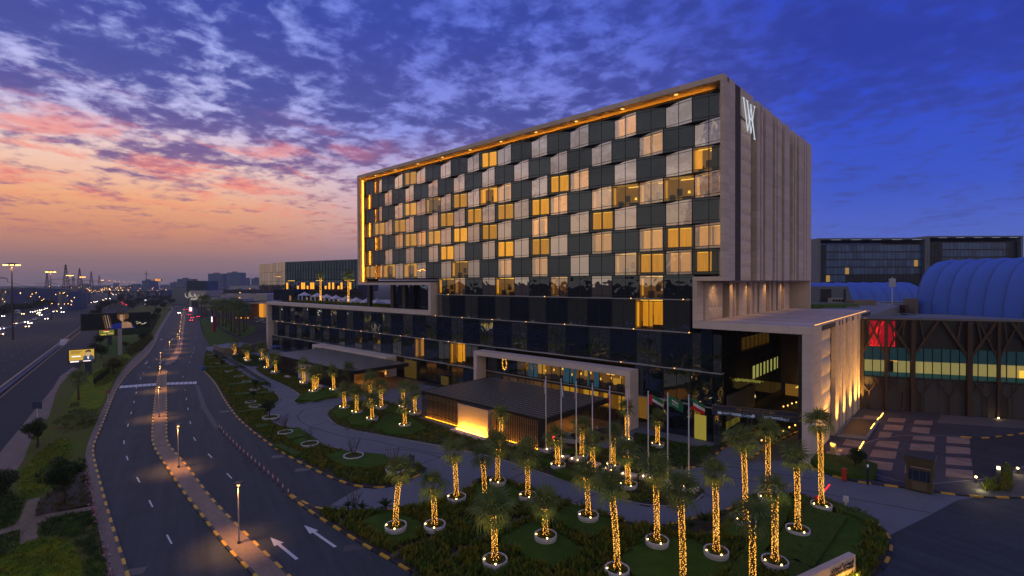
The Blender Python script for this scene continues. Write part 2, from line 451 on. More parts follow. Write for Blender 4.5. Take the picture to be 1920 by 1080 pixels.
def room_mesh(h, w, full):
    k = ('r', round(h, 3), full)
    if k in _pm: return _pm[k]
    b = MB(); D = 2.6 if full else .9
    x0, x1, z0, z1 = .10, w-.10, .10, h-.12
    mw = M_ROOM if full else M_DARK
    b.face([(x0,D,z0),(x1,D,z0),(x1,D,z1),(x0,D,z1)], mw)
    b.face([(x0,.07,z0),(x0,D,z0),(x0,D,z1),(x0,.07,z1)], mw); b.face([(x1,D,z0),(x1,.07,z0),(x1,.07,z1),(x1,D,z1)], mw)
    b.face([(x0,D,z1),(x1,D,z1),(x1,.07,z1),(x0,.07,z1)], mw); b.face([(x0,.07,z0),(x1,.07,z0),(x1,D,z0),(x0,D,z0)], M_FURN)
    if full:
        b.box(.7, .7, z1-.16, w-.6, .9, z1-.08, M_COVE); b.box(w*.45, D-.5, z1-.2, w-.5, D-.3, z1-.1, M_COVE)
        b.box(w*.55, 1.2, z0, w-.6, 2.3, z0+.65, M_FURN); b.box(.5, 1.6, z0, 1.2, 2.3, z0+1.1, M_FURN)
        b.box(w*.30, D-.08, 1.1, w*.48, D-.02, 2.2, M_FURN); b.box(.25, .3, .4, .55, .45, h-.5, M_CURT)
        b.lathe([(.22, 1.35), (.14, 1.7)], 10, (w*.72, 2.2, 0), M_COVE)
    _pm[k] = b.mesh('lit_room', M_ROOM); return _pm[k]
def window(r, x, y0, y1, z0, h, light, mats, w=None, parent=None):
    """one storey-high window in a folded bay: y0 at its left edge, y1 at its right edge"""
    w_ = w or BAY
    L = sqrt(w_**2+(y1-y0)**2); rz = math.atan2(y1-y0, w_)
    lit = r
    m = mats[(2 if lit else 0) + (1 if light else 0)]
    o = inst('window', pane_mesh(h, L, m), parent or hotel, (x, y0, z0), (0, 0, rz))
    inst('mullion', mull_mesh(h, L), o, (x, y0, z0), (0, 0, rz))
    o2 = o
    if lit == 'c':
        op = int(x*1.7+z0*3.1) % 4 == 0
        inst('curtain', curtain_mesh(h, L, op), o, (x, y0, z0), (0, 0, rz)); inst('room', room_mesh(h, L, op), o, (x, y0, z0), (0, 0, rz))
    elif lit:
        inst('room', room_mesh(h, L, True), o, (x, y0, z0), (0, 0, rz))
        if lit == 'p': inst('curtain', curtain_mesh(h, L), o, (x, y0+1.2, z0), (0, 0, rz))
    return o
TOW = (G_D, G_L, G_DT, G_LT); POD = (G_PD, G_PL, G_DT, G_DT)
for r in range(8):
    h = ZR[r]-ZR[r+1]
    for c in range(21) if r < 7 else range(7, 20):
        dark = (r+c) % 2 == 0
        x = X0+BAY*c
        window(LIT.get((r, c)), x, YP if dark else YR, YR if dark else YP, ZR[r+1], h, not dark, TOW)
# floor plates between storeys follow both folds, so small dark soffits show under the proud panes
def plate(z, c0, c1, yp, th=.10):
    b = MB(); poly = []
    for c in range(c0, c1+1):
        poly.append((X0+BAY*c, yp-.05))
        if c < c1: poly.append((X0+BAY*(c+.5), yp+.37))
    poly += [(X0+BAY*c1, yp+3.4), (X0+BAY*c0, yp+3.4)]
    b.prism(poly, z-th/2, z+th/2, None, bottom=True)
    return b.obj('floor_plate', M_MULL, hotel)
for i, z in enumerate(ZR[:8]): plate(z, 0, 21, YP)
plate(ZR[8], 7, 20, YP)
# podium storeys below: taller folded bays, almost flush
YA, YAR = 71.75, 72.35
def podium_row(r, z0, z1, c0, c1, skip=()):
    for c in range(c0, c1):
        if c in skip: continue
        dark = (r+c) % 2 == 0
        x = X0+BAY*c
        window(LIT.get((r, c)), x, YA if dark else YAR, YAR if dark else YA, z0, z1-z0, not dark, POD)
podium_row(8, 15.5, 20.35, 7, 20)
podium_row(9, 10.0, 15.5, -13, 21)
podium_row(10, 5.0, 10.0, -13, 21, skip=[-5,-4,-3,-2,-1,0,1,2]+list(range(11, 18)))
podium_row(11, 0.05, 5.0, -13, 21, skip=list(range(-5, 4))+list(range(10, 19)))
podium_row(10, 5.0, 10.0, -5, 4)
for z, c0, c1 in ((20.35, 7, 20), (15.5, -13, 20), (10.0, -13, 21), (5.0, -13, 21)):
    b = MB(); b.box(X0+BAY*c0, YA-.16, z-.09, X0+BAY*c1, YA+.9, z+.05); b.obj('floor_ledge', M_CONC, hotel)
# small spots on the ledges
sp = MB(); sp.lathe([(.0, -.07), (.07, -.04), (.07, .04), (.0, .07)], 8); SPM = sp.mesh('spot_lens', M_BULB); LSM = sp.mesh('ledge_spot', emis('ledge_spot_bulb', (1, .45, .08), 4, False)) if True else None
for z, cs in ((20.35, (8, 14, 17.9, 19.8)), (15.5, (7, 9, 11, 13, 15, 18, 20)), (10.0, (-12, -11, -9, -7, -6, -4, -2, 0, 2, 4, 6, 8, 17.5, 19.5))):
    for c in cs: inst('ledge_spot', LSM, hotel, (X0+BAY*c-.1, YA-.26, z+.06))
# cores behind the glass
b = MB()
b.box(-121.4, 77.4, 23.9, -27.3, 121.0, 51.2); b.box(X0+BAY*7, 77.4, 15.0, -31.2, 119.0, 23.9)
b.box(-180.0, 77.4, 0, -90.0, 118.0, 15.0); b.box(-90.0, 80.0, 0, -28.4, 119.0, 15.0)
b.box(-121.4, 73.6, 50.35, -26.0, 77.4, 50.95)
b.box(-29.0, 72.3, 0, -28.2, 77.4, 16.2); b.box(X0+BAY*20-.4, 73.3, 15.5, -30.2, 77.4, 23.4)
b.obj('inner_wall', M_DARK, hotel)
# stone ribbon that frames the facade (front faces at y = 71)
def slabs(parent, name, x0, y0, z0, x1, y1, z1, axis, step, m, gap=.02, count=None):
    """a run of stone slabs with open joints"""
    lo, hi = (x0, y0, z0), (x1, y1, z1)
    n = max(1, round((hi[axis]-lo[axis])/step)); L = (hi[axis]-lo[axis])/n
    for i in range(n):
        a, c = list(lo), list(hi)
        a[axis] = lo[axis]+L*i+gap/2; c[axis] = lo[axis]+L*(i+1)-gap/2
        block(name, a, c, m, parent)
YF = 71.0
rb = MB()
rb.box(-121.85, YF+.04, 51.04, -25.52, 72.9, 51.72); rb.box(-121.85, 72.9, 51.04, -27.6, 121.8, 51.70); rb.box(-121.85, YF+.04, 22.54, -121.32, 77, 51.7)
rb.box(-26.0, YF+.04, 23.15, -25.56, 78, 51.7)
ribbon = rb.obj('stone_ribbon', M_JOINT, hotel)
slabs(ribbon, 'stone_slab', -121.9, YF, 51.0, -25.45, YF+1.2, 51.78, 0, 3.2, M_STONE)
slabs(ribbon, 'stone_slab', -121.9, YF, 23.1, -121.25, YF+2.6, 51.0, 2, 2.4, M_STONE)
slabs(ribbon, 'stone_slab', -26.0, YF, 23.75, -25.45, YF+2.0, 51.0, 2, 1.2, M_STONE)
slabs(ribbon, 'stone_slab', -121.9, YF, 22.5, -90.55, YF+2.6, 23.1, 0, 3.2, M_STONE_L)
slabs(ribbon, 'stone_slab', -91.45, YF, 16.62, -90.55, YF+2.4, 22.48, 2, 1.2, M_STONE_L)
slabs(ribbon, 'stone_slab', -183.3, YF, 15.62, -90.55, YF+2.4, 16.6, 0, 3.0, M_STONE_L)
slabs(ribbon, 'stone_slab', -183.3, YF, 0.0, -182.2, YF+2.6, 15.6, 2, 1.4, M_STONE_L)
slabs(ribbon, 'stone_slab', -29.92, YF, 23.12, -25.45, YF+2.4, 23.73, 0, 1.5, M_STONE)
slabs(ribbon, 'stone_slab', -29.92, YF, 17.3, -29.3, YF+2.4, 23.1, 2, 1.2, M_STONE)
slabs(ribbon, 'stone_slab', -29.92, YF, 16.3, -14.92, YF+.8, 17.28, 0, 2.4, M_STONE_L)
slabs(ribbon, 'stone_slab', -15.85, YF, 0.0, -14.92, YF+.8, 16.28, 2, 1.2, M_STONE_L)
b = MB()
b.box(-182.2, YF+.3, 15.55, -91, 77.4, 15.6); b.box(-90.9, YF+2.3, 15.7, X0+BAY*7, 78, 23.5)
b.box(-121.3, YF+2.5, 22.6, -90.5, 121, 23.6)     # slab under the tower's left end
b.box(-29.2, YF+.8, 16.35, -14.95, 120.5, 17.0)
b.obj('floor_slab', M_JOINT, hotel)
# amber light under the roof edge and up the left reveal
b = MB(); b.box(-121.0, 73.28, 50.27, -26.2, 73.40, 50.31); b.box(-121.13, 72.18, 23.4, -121.07, 72.26, 50.6)
for r in range(1, 7, 2): b.box(-26.06, 72.6, ZR[r+1]+.1, -26.02, 72.75, ZR[r]-.1)
b.obj('amber_light_strip', M_AMBER, hotel)
b = MB()
b.box(-121.3, YF+1.2, 50.96, -25.6, 74, 51.03); b.obj('roof_soffit', mat('soffit_panel', (.42, .33, .24), .7, .1), hotel)
sp = MB(); sp.lathe([(.30, 0), (.30, -.06), (.0, -.07)], 10); DLM = sp.mesh('downlight', emis('downlight_lens', (1, .55, .12), 1.4, False))
for c in range(1, 21, 2): inst('downlight', DLM, hotel, (X0+BAY*(c+.5), 71.9, 50.95))
b = MB(); b.box(-121.5, 72.4, 51.72, -27.7, 120.5, 51.9); b.obj('roof', M_CONC, hotel)
# recessed terrace under the tower's left end: dark columns and a glass wall
for px_ in (693, 737, 759):
    x, _ = onY(px_, 560, 74.0); block('column', (x-.75, 73.7, 16.55), (x+.55, 74.6, 22.5), M_BRONZE, hotel)
gx = [-112.5 + 21.2*i/9 for i in range(10)]
for a, c in zip(gx, gx[1:]): block('terrace_glass', (a+.05, 76.0, 16.6), (c-.05, 76.06, 22.5), G_PD, hotel)
b = MB(); b.box(-113, 76.3, 15.6, -91, 77.4, 22.5); b.obj('terrace_wall', M_DARK, hotel)

# side walls of stone fins --------------------------------------------------
def facet_panel(name, x, y0, y1, z0, z1, parent, m, nrow, dep=.26):
    """folded-triangle relief panel on an east-facing wall"""
    b = MB(); cols = 4; w = (y1-y0)/cols; h = (z1-z0)/nrow
    for r in range(nrow):
        for c in range(cols):
            ya, yb, yc = y0+w*c, y0+w*(c+1), y0+w*(c+.5)
            za, zb = z0+h*r, z0+h*(r+1)
            zm = za + h*(.42 if r % 2 else .58)
            pk = (x+dep, yc, zm)
            k = [(x, ya, za), (x, yb, za), (x, yb, zb), (x, ya, zb)]
            for i in range(4): b.face([k[i], k[(i+1) % 4], pk])
    return b.obj(name, m, parent)
budget = [230]
def fin_wall(name, x, segs, z0, z1, course, depth=1.5, pattern=None, m=M_STONE, label=None, top_var=0.0):
    wb = MB(); wb.box(x-depth-1.0, segs[0][0], z0, x-depth, segs[-1][1], z1-(1.2 if z1 > 40 else .3))
    wall = wb.obj(name, M_JOINT, hotel)
    for i, (ya, yb) in enumerate(segs):
        zt = z1 - (top_var*(i % 2))
        if pattern == i:
            pb = MB(); pb.box(x-depth, ya, z0, x-.44, yb, zt); pb.obj('stone_fin', M_JOINT, wall)
            facet_panel('relief_panel', x-.42, ya, yb, z0, zt-4.2 if z1 > 40 else zt, wall, m, max(3, int((zt-z0)/2.3)))
            if z1 > 40: block('stone_slab', (x-.3, ya, zt-4.18), (x-.02, yb, zt), m, wall)
            continue
        n = max(1, round((zt-z0)/course)); h = (zt-z0)/n
        if budget[0] >= n:
            budget[0] -= n
            for k in range(n): block('stone_slab', (x-depth, ya, z0+h*k+.012), (x-(.0 if k % 2 else .006), yb, z0+h*(k+1)-.012), m, wall)
        else:
            fb = MB()
            for k in range(n): fb.box(x-depth, ya, z0+h*k+.012, x-(.0 if k % 2 else .006), yb, z0+h*(k+1)-.012)
            fb.obj('stone_fin', m, wall)
    return wall
fin_wall('side_wall', -25.45, [(73.02,75.3),(77.7,83.5),(85.4,86.9),(87.5,88.4),(89.7,93.7),(95.1,96.0),(96.7,99.2),(101,104.5),(106.8,107.5),(108.4,109.5),(111.2,115.0),(115.7,117.1),(117.7,121.4)],
         23.15, 51.75, 1.25, pattern=1)
fin_wall('lower_side_wall', -29.0, [(73.5,74.6),(75.7,81.4),(83.4,84.7),(86.3,87.7),(91.6,93.2),(94.8,97.4),(102.5,104.8),(106,107.3),(109.2,112.9),(114.9,118.9)][:1]+[(75.7,81.4),(83.3,84.8),(85.6,86.3),(87.8,91.6),(93.3,94.7),(95.8,97.4),(98.6,102.5),(104.9,105.9),(107.3,109.1),(110.5,112.9),(114.9,118.9)],
         17.05, 23.1, 1.25, pattern=1)
fin_wall('wing_wall', -14.92, [(71.85,77.2),(79.0,84.6),(86.5,88.9),(90.3,91.3),(92.3,94.3),(96.1,97.0),(97.7,99.8),(101.8,105.2),(106.1,109.5)], 0, 17.2, 1.25, depth=.55, pattern=1, m=M_STONE)
block('wing_inner_wall', (-16.4, 71.8, 0), (-15.5, 110, 16.3), M_DARK, hotel)
block('tower_soffit', (-29.5, 73.4, 23.0), (-25.6, 121, 23.12), mat('soffit_panel_dark', (.2, .16, .13), .7, .1), hotel)
block('back_wall', (-29.8, 121.3, 17.1), (-25.6, 121.9, 51.4), M_STONE, hotel)
block('back_wall', (-28.4, 107.2, 3.2), (-15.5, 107.8, 16.3), mat('brown_stone_wall', (.11, .075, .06), .8, .3, .5, bump=.2), hotel)
# stone-strip roof of the wing
for i in range(20):
    y = 71.85 + i*2.42
    block('roof_slab', (-29.2, y, 17.0), (-15.0, y+2.36, 17.24 if i % 2 else 17.29), M_STONE_L if i % 3 else M_STONE, hotel)
b = MB(); b.box(-15.12, 74, 17.30, -15.04, 116, 17.34); b.obj('roof_edge_light', emis('roof_edge_led', (1, .45, .08), 2.2, False), hotel)
# glass wall, louvres and lit windows inside the portal
XI = -27.6
for i in range(8):
    y0 = 77.6+i*3.7
    block('portal_glass', (XI-.05, y0+.05, 2.0), (XI, y0+3.65, 11.3), G_PD, hotel)
for i in range(13):
    y0 = 77.6 + i*2.2
    lv = MB()
    for k in range(16): lv.box(XI-.1, y0+.12, 11.5+k*.29, XI+.12, y0+2.05, 11.5+k*.29+.13)
    lv.obj('louvre_panel', M_BRONZE, hotel)
    if 4 <= i <= 10: block('louvre_glow', (XI-.6, y0+.3, 11.6), (XI-.55, y0+1.9, 13.6), emis('louvre_back_light', (1, .5, .06), .28 if i > 6 else .12, False), hotel)
for i, (y0, w) in enumerate(((90.3, 1.1), (92.2, 1.1), (94.3, .7), (96.3, .8), (98.3, .7), (100.4, .8), (102.6, .9), (104.6, .4))):
    block('lit_window', (XI+.01, y0, 6.4), (XI+.05, y0+w, 8.6), emis('greenish_window_light', (.75, .72, .18), .36 if i in (0, 1, 2, 6, 7) else .14, False), hotel)
for i in range(6): block('stone_slab', (XI, 77.7+i*2.1, 1.8), (XI+.35, 77.7+i*2.1+2.05, 5.6), stone_mat('grey_stone', (.20, .19, .19)), hotel)
block('corner_glass', (-29.0, 71.72, .1), (-27.4, 71.78, 16.2), G_PD, hotel)
for i in range(2): block('corner_glass', (-27.45, 71.8+i*2.9, .1), (-27.4, 74.6+i*2.9, 16.2), G_PD, hotel)
# ground-floor shop windows beside the portal, lit yellow-green
for i in range(5):
    block('lobby_glass', (-27.36, 72.4+i*2.6, .15), (-27.33, 74.9+i*2.6, 3.6), G_CLR, hotel)
    block('lobby_wall', (-28.1, 72.4+i*2.6, .15), (-28.0, 74.9+i*2.6, 3.6), emis('lobby_wall_light', (.85, .72, .10), .34 if i < 3 else .2, False), hotel)
block('lobby_wall', (-29.9, 71.6, .15), (-28.2, 71.68, 3.7), emis('lobby_wall_light2', (.95, .74, .10), .26, False), hotel)
# white monogram on the tower's corner
mono = MB()
def stroke(p, q, w, ser=True):
    (y0, z0), (y1, z1) = p, q
    mono.bar((-25.2, y0, z0), (-25.2, y1, z1), w*.8, .07, up=Vector((1, 0, 0)))
ya, yb, zb_, zt_ = 77.95, 83.3, 44.9, 49.9
for p, q, w in (((78.1, 50.2), (80.0, 45.7), .36), ((80.0, 45.7), (81.3, 49.4), .12), ((79.7, 50.2), (81.5, 45.7), .36), ((81.5, 45.7), (83.1, 50.1), .12),
                ((81.3, 50.1), (83.2, 45.2), .36), ((80.75, 48.0), (82.2, 47.7), .26)): stroke(p, q, w)
for y in (78.1, 79.7, 83.1): mono.box(-25.24, y-.38, 50.14, -25.16, y+.38, 50.24)
mono.box(-25.24, 82.8, 45.12, -25.16, 83.6, 45.22)
mono.obj('monogram', emis('white_sign_light', (.80, .90, 1.0), .7, False), hotel)
# uplights washing the wing wall and the relief panel
for y, e in ((76, 420), (81.5, 800), (87.5, 900), (93, 1000), (98.5, 1100), (103.5, 1150), (107, 1200)):
    lamp('wall_washer', 'SPOT', (-13.3, y, .75), e*6.0, (1, .50, .10), hotel, .15, (-14.9, y+.3, 8.5), 75, .9)
for y in (77, 84, 92, 102, 113): lamp('soffit_lamp', 'SPOT', (-27.6, y, 22.9), 260, (1, .55, .22), hotel, .2, (-29.0, y, 19.5), 120, .9)
# ------------------------------------------------------------------ ground and roads
def paver_mat(name, c1, c2, mortar, sx=.22, sy=.11, rough=.75, var=.25, bump=.25, rot=0.75):
    m = bpy.data.materials.new(name); m.use_nodes = True
    t = NT(m.node_tree); b = m.node_tree.nodes['Principled BSDF']
    pos = t.n('ShaderNodeNewGeometry').outputs['Position']
    mp = t.n('ShaderNodeMapping'); mp.inputs['Rotation'].default_value = (0, 0, rot); t.put(mp, 0, pos)
    br = t.n('ShaderNodeTexBrick'); t.put(br, 'Vector', mp.outputs[0])
    for k, v in (('Color1', (*c1, 1)), ('Color2', (*c2, 1)), ('Mortar', (*mortar, 1)), ('Scale', 1.0), ('Mortar Size', .012), ('Brick Width', sx), ('Row Height', sy)): br.inputs[k].default_value = v
    n = t.noise(pos, .35, 7, .62); v = t.m('ADD', 1-var, t.m('MULTIPLY', n, 2*var))
    n2 = t.noise(pos, 2.6, 4, .6); v = t.m('MULTIPLY', v, t.m('ADD', .86, t.m('MULTIPLY', n2, .28)))
    mp2 = t.n('ShaderNodeMapping'); mp2.inputs['Rotation'].default_value = (0, 0, .25); t.put(mp2, 0, pos)
    n3 = t.noise(t.vm('MULTIPLY', mp2.outputs[0], (.05, .9, 1)), 1.0, 4, .55); v = t.m('MULTIPLY', v, t.m('ADD', .58, t.m('MULTIPLY', n3, .84)))
    t.put(b, 'Base Color', t.mix(1.0, br.outputs[0], t.comb(v, v, v), 'MULTIPLY'))
    b.inputs['Roughness'].default_value = rough; b.inputs['Specular IOR Level'].default_value = .12
    bp = t.n('ShaderNodeBump'); bp.inputs['Strength'].default_value = bump; bp.inputs['Distance'].default_value = .01
    t.put(bp, 'Height', br.outputs['Fac']); bp.invert = True; t.put(b, 'Normal', bp.outputs[0])
    MATS[name] = m
    return m
M_SERV = paver_mat('interlocking_road_pavers', (.070, .080, .088), (.056, .066, .074), (.040, .046, .050))
M_ASPH = mat('highway_asphalt', (.046, .052, .058), .9, .22, .25, bump=.1, bscale=12, spec=.1)
M_WALK = paver_mat('brown_pavement_pavers', (.24, .18, .145), (.20, .155, .13), (.12, .10, .085), .3, .15)
M_MED = paver_mat('tan_median_pavers', (.32, .23, .165), (.27, .20, .15), (.16, .125, .10), .3, .15)
M_DRIVE = mat('brushed_concrete_drive', (.165, .178, .20), .8, .2, .22, bump=.12, bscale=14, stretch=(1, 1, 1), spec=.15)
M_PLAZA = paver_mat('dark_plaza_pavers', (.085, .087, .10), (.072, .075, .088), (.05, .05, .06), .4, .2, rot=.38)
M_PANEL = paver_mat('tan_plaza_pavers', (.34, .255, .19), (.30, .23, .175), (.2, .16, .12), .4, .2, rot=.38)
M_LIGHTP = paver_mat('grey_stone_pavers', (.17, .155, .14), (.15, .14, .13), (.1, .1, .1), .6, .3, rot=.38)
M_SOIL = mat('park_soil', (.115, .105, .03), .95, .4, .35, col2=(.09, .13, .016), bump=.4, bscale=3, spec=.05)
M_LAND = mat('open_ground', (.055, .05, .042), .95, .4, .02, col2=(.035, .036, .034), spec=.05)
M_LAWN = mat('mown_lawn', (.062, .118, .016), .95, .35, .6, bump=.6, bscale=18, col2=(.05, .095, .014), spec=.05)
M_LAWNY = mat('yellowing_lawn', (.17, .19, .008), .95, .35, .5, bump=.6, bscale=16, col2=(.10, .16, .01), spec=.05)
M_BEDSOIL = mat('planting_soil', (.045, .034, .022), .95, .35, 1.2, bump=.5)
M_KY = mat('yellow_kerb_paint', (.64, .36, .02), .6, .18, 3.0, objvar=.12)
M_KB = mat('black_kerb_paint', (.020, .021, .025), .6, .2, 3.0, objvar=.2)
M_KC = mat('concrete_kerb', (.23, .23, .24), .8, .15, 2.0, objvar=.08)
M_PAINT = mat('white_road_paint', (.62, .62, .62), .7, .18, 4.0)
M_PAINTY = mat('yellow_road_paint', (.45, .26, .04), .7, .18, 4.0)
M_JOINTD = mat('drive_joint', (.035, .035, .038), .9, .1)

def sheet(name, pts, z, m, px=True, kind='structure', **kw):
    b = MB(); p = poly_px(pts) if px else pts
    a = sum(q[0]*r[1]-r[0]*q[1] for q, r in zip(p, p[1:]+p[:1]))
    if a < 0: p = p[::-1]
    b.face([(x, y, z) for x, y in p])
    o = b.obj(name, m); o['kind'] = kind
    return o
gb = MB(); gb.face([(-9000, -4000, 0), (5000, -4000, 0), (5000, 9000, 0), (-9000, 9000, 0)])
gb.obj('ground', M_LAND, kind='structure')

HD = Vector((-.983, .184))                                # direction the motorway runs away from the camera
HN = Vector((.184, .983))
def hw(s, o):                                             # point s metres along the motorway line, o metres to its right
    p = Vector((-153.0, 4.3)) + HD*s + HN*o
    return (p.x, p.y)
def strip(o0, o1, s0, s1): return [hw(s0, o0), hw(s1, o0), hw(s1, o1), hw(s0, o1)]
# offsets measured from the barrier between motorway and slip road
sheet('highway', strip(-62, -.3, -120, 3000), .010, M_ASPH, px=False)
SLIP_R = [(0, 849), (38, 802), (68, 765), (100, 727), (112, 706), (137, 688), (152, 668), (166, 645), (176, 632), (190, 612)]
slip_r = poly_px(SLIP_R)
sl = [hw(-120, .3), hw(40, .3), hw(95, .4), hw(130, .3), hw(200, .3), hw(420, .3), hw(420, 8)]
sheet('slip_road', [hw(-120, 30)] + [hw(-120, .3), hw(420, .3), hw(420, 9)] + slip_r[::-1], .006, M_ASPH, px=False)
PARK = [(0, 925), (10, 910), (30, 885), (45, 860), (60, 820), (92, 780), (104, 740), (112, 722), (130, 703), (148, 692), (165, 668), (185, 640), (200, 615), (225, 590), (262, 572),
        (338, 571), (318, 588), (300, 612), (285, 638), (270, 656), (250, 673), (225, 701), (205, 741), (180, 796), (165, 831), (158, 860), (165, 901), (185, 1001), (205, 1081), (240, 1250), (-400, 1500), (-500, 1000)]
sheet('park_ground', PARK, .012, M_SOIL)
sheet('pavement', SLIP_R[:6] + [(148, 692), (130, 703), (112, 722), (104, 740), (92, 780), (60, 820), (45, 860), (30, 885), (10, 910), (0, 925), (-60, 1000), (-80, 930)], .016, M_WALK)
LK = [(262, 1180), (240, 1080), (217, 1010), (195, 935), (178, 870), (173, 845), (178, 828), (190, 800), (202, 770), (215, 735), (228, 715), (245, 695), (270, 672), (283, 657), (292, 640), (300, 620), (309, 605), (318, 590), (325, 580), (322, 576)]
LKw = smooth_poly(poly_px(LK), 2)
LKo = smooth_poly(poly_px([(228, 1180), (205, 1080), (185, 1000), (165, 900), (158, 860), (165, 830), (180, 795), (205, 740), (225, 700), (250, 672), (270, 655), (283, 640), (296, 618), (305, 603), (314, 589), (321, 579), (319, 575)]), 2)
b = MB(); b.prism(LKw + LKo[::-1], 0, .14); b.obj('sidewalk', M_WALK, kind='structure')
SERV = LKw + [G(345, 566), G(365, 566), G(378, 620), G(392, 648), G(700, 700), G(1000, 850), G(1400, 900), G(2300, 880), G(2600, 1150), G(1500, 1500), G(400, 1500)]
sheet('service_road', SERV, .018, M_SERV, px=False)
sheet('road_shoulder', [(366, 722), (372, 722), (388, 765), (412, 803), (402, 803), (378, 765)], .0225, mat('worn_paver_band', (.085, .085, .09), .8, .35, 1.5))
DRIVE = [(603, 958), (658, 924), (700, 905), (600, 850), (520, 800), (470, 755), (430, 690), (385, 652), (440, 640), (560, 660), (760, 715), (1180, 790), (1350, 800), (1530, 845), (1600, 893), (1700, 915), (1830, 933), (1795, 938), (1740, 968), (1670, 1003), (1560, 1000), (1300, 1010), (1050, 960), (800, 960)]
sheet('driveway', DRIVE, .022, M_DRIVE)
# slab joints in the drive
def line_strip(name, pts, w, z, m, **kw):
    p = [Vector(G(*q)) if not isinstance(q, Vector) else q for q in pts]; b = MB()
    for a, c in zip(p, p[1:]):
        d = (c-a).normalized(); n = Vector((-d.y, d.x))*w/2
        b.face([(a+n).to_tuple()+(z,), (a-n).to_tuple()+(z,), (c-n).to_tuple()+(z,), (c+n).to_tuple()+(z,)])
    o = b.obj(name, m); o['kind'] = 'structure'; return o
for pts in ([(960, 881), (1010, 862)], [(953, 900), (986, 886)], [(1075, 945), (1097, 935), (1118, 926)], [(700, 845), (745, 842), (790, 848), (825, 858), (785, 871)], [(557, 780), (570, 768), (600, 763), (640, 761)],
            [(557, 780), (562, 790), (580, 800), (620, 790)], [(580, 800), (640, 818), (700, 826), (760, 840), (850, 856)], [(1195, 862), (1300, 884), (1400, 900), (1520, 922), (1640, 943), (1745, 962)],
            [(1300, 868), (1400, 880), (1520, 898)], [(1215, 880), (1280, 905), (1340, 935)], [(620, 948), (690, 958)], [(640, 868), (700, 862)], [(520, 770), (548, 758)], [(505, 735), (560, 735)]):
    line_strip('drive_joint', pts, .14, .027, M_JOINTD)

# ------------------------------------------------------------------ kerbs: painted stones, one object each
def kerb(pts, step=1.25, w=.24, h=.15, cols=None, world=False, smooth=2, limit=300, name='kerb', off=0):
    p = pts if world else poly_px(pts)
    if smooth: p = smooth_poly(p, smooth)
    q = resample(p, step)
    k = bpy.data.objects.new(name, None); k.location = (q[0].x, q[0].y, 0); COL.objects.link(k); k['kind'] = 'structure'
    for i, (a, c) in enumerate(zip(q, q[1:])):
        m = cols[(i+off) % len(cols)] if cols else M_KC
        d = (c-a)*(.012/step)
        seg_block('kerb_stone', a+d, c-d, w, 0, h + .004*((i*7) % 3), m, k)
    return k
YB = (M_KY, M_KB)
kerb(LKw[4:-20], cols=YB, world=True, smooth=0)
kerb(LKw[-21:], world=True, smooth=0, step=3)
# median of the service road
MEDL = [(560, 1180), (480, 1080), (430, 1035), (385, 975), (345, 925), (315, 880), (292, 845), (286, 830), (285, 810), (288, 775), (292, 735), (296, 705), (300, 697), (308, 693), (313, 696)]
MEDR = [(640, 1180), (540, 1080), (478, 1020), (430, 972), (390, 930), (355, 880), (318, 838), (312, 825), (312, 800), (312, 740), (311, 702), (314, 696)]
ML, MR = smooth_poly(poly_px(MEDL), 2), smooth_poly(poly_px(MEDR), 2)
b = MB(); b.prism(ML + MR[::-1][1:], 0, .14); b.obj('median_strip', M_MED, kind='structure')
kerb(ML, cols=YB, world=True, smooth=0); kerb(MR, cols=YB, world=True, smooth=0)
M2L = [(310, 684), (313, 676), (322, 668), (330, 655), (336, 640), (340, 625), (342, 608), (345, 592), (346, 582)]
M2R = [(311, 685), (322, 684), (334, 672), (341, 655), (342, 640), (344, 620), (347, 600), (348, 582)]
m2l, m2r = smooth_poly(poly_px(M2L), 2), smooth_poly(poly_px(M2R), 2)
b = MB(); b.prism(m2l + m2r[::-1], 0, .14); b.obj('median_strip', M_MED, kind='structure')
kerb(m2l, world=True, smooth=0, step=2.5, cols=(M_KC, M_KB)); kerb(m2r, world=True, smooth=0, step=2.5, cols=(M_KC, M_KB))

# planted islands: raised soil inside kerbs
def island(name, pts, h=.13, m=M_BEDSOIL, smooth=1):
    p = smooth_poly(poly_px(pts), smooth, closed=True)
    b = MB(); b.prism(p, 0, h); b.obj(name, m, kind='structure')
    return p
I1L = [(378, 692), (395, 709), (405, 721), (417, 744), (430, 764), (445, 784), (470, 807), (490, 822), (520, 844), (560, 867), (600, 887), (630, 900), (660, 911), (700, 917), (735, 913), (755, 906), (777, 896), (797, 886)]
I1R = [(800, 878), (793, 871), (775, 868), (740, 862), (700, 856), (660, 848), (630, 841), (600, 836), (578, 818), (548, 805), (520, 797), (506, 788), (503, 776), (506, 766), (520, 757), (526, 750), (522, 742), (510, 737), (480, 715), (440, 690), (415, 675), (398, 661), (385, 660), (381, 675)]
I1 = island('planting_bed', I1L + I1R, smooth=0)
I2 = island('planting_bed', [(432, 671), (438, 667), (460, 663), (485, 668), (512, 681), (500, 686), (475, 688), (460, 687), (445, 680)])
I3 = island('planting_bed', [(477, 693), (487, 687), (512, 688), (526, 692), (545, 703), (575, 715), (615, 732), (660, 728), (678, 733), (700, 739), (655, 745), (600, 752), (563, 759), (551, 757), (550, 752), (562, 745), (560, 738), (530, 722), (500, 709)])
I4T = [(793, 787), (770, 772), (740, 757), (715, 752), (680, 752), (650, 755), (628, 762), (616, 772)]
I4B = [(614, 782), (625, 796), (650, 806), (700, 815), (760, 826), (830, 838), (880, 848), (935, 861), (976, 875), (1032, 894), (1092, 914), (1150, 935), (1210, 950), (1255, 952), (1293, 946), (1318, 933), (1321, 922)]
I4K = [(1305, 908), (1265, 890), (1215, 868), (1175, 852), (1130, 842), (1075, 840), (1025, 854), (960, 838), (900, 825)]
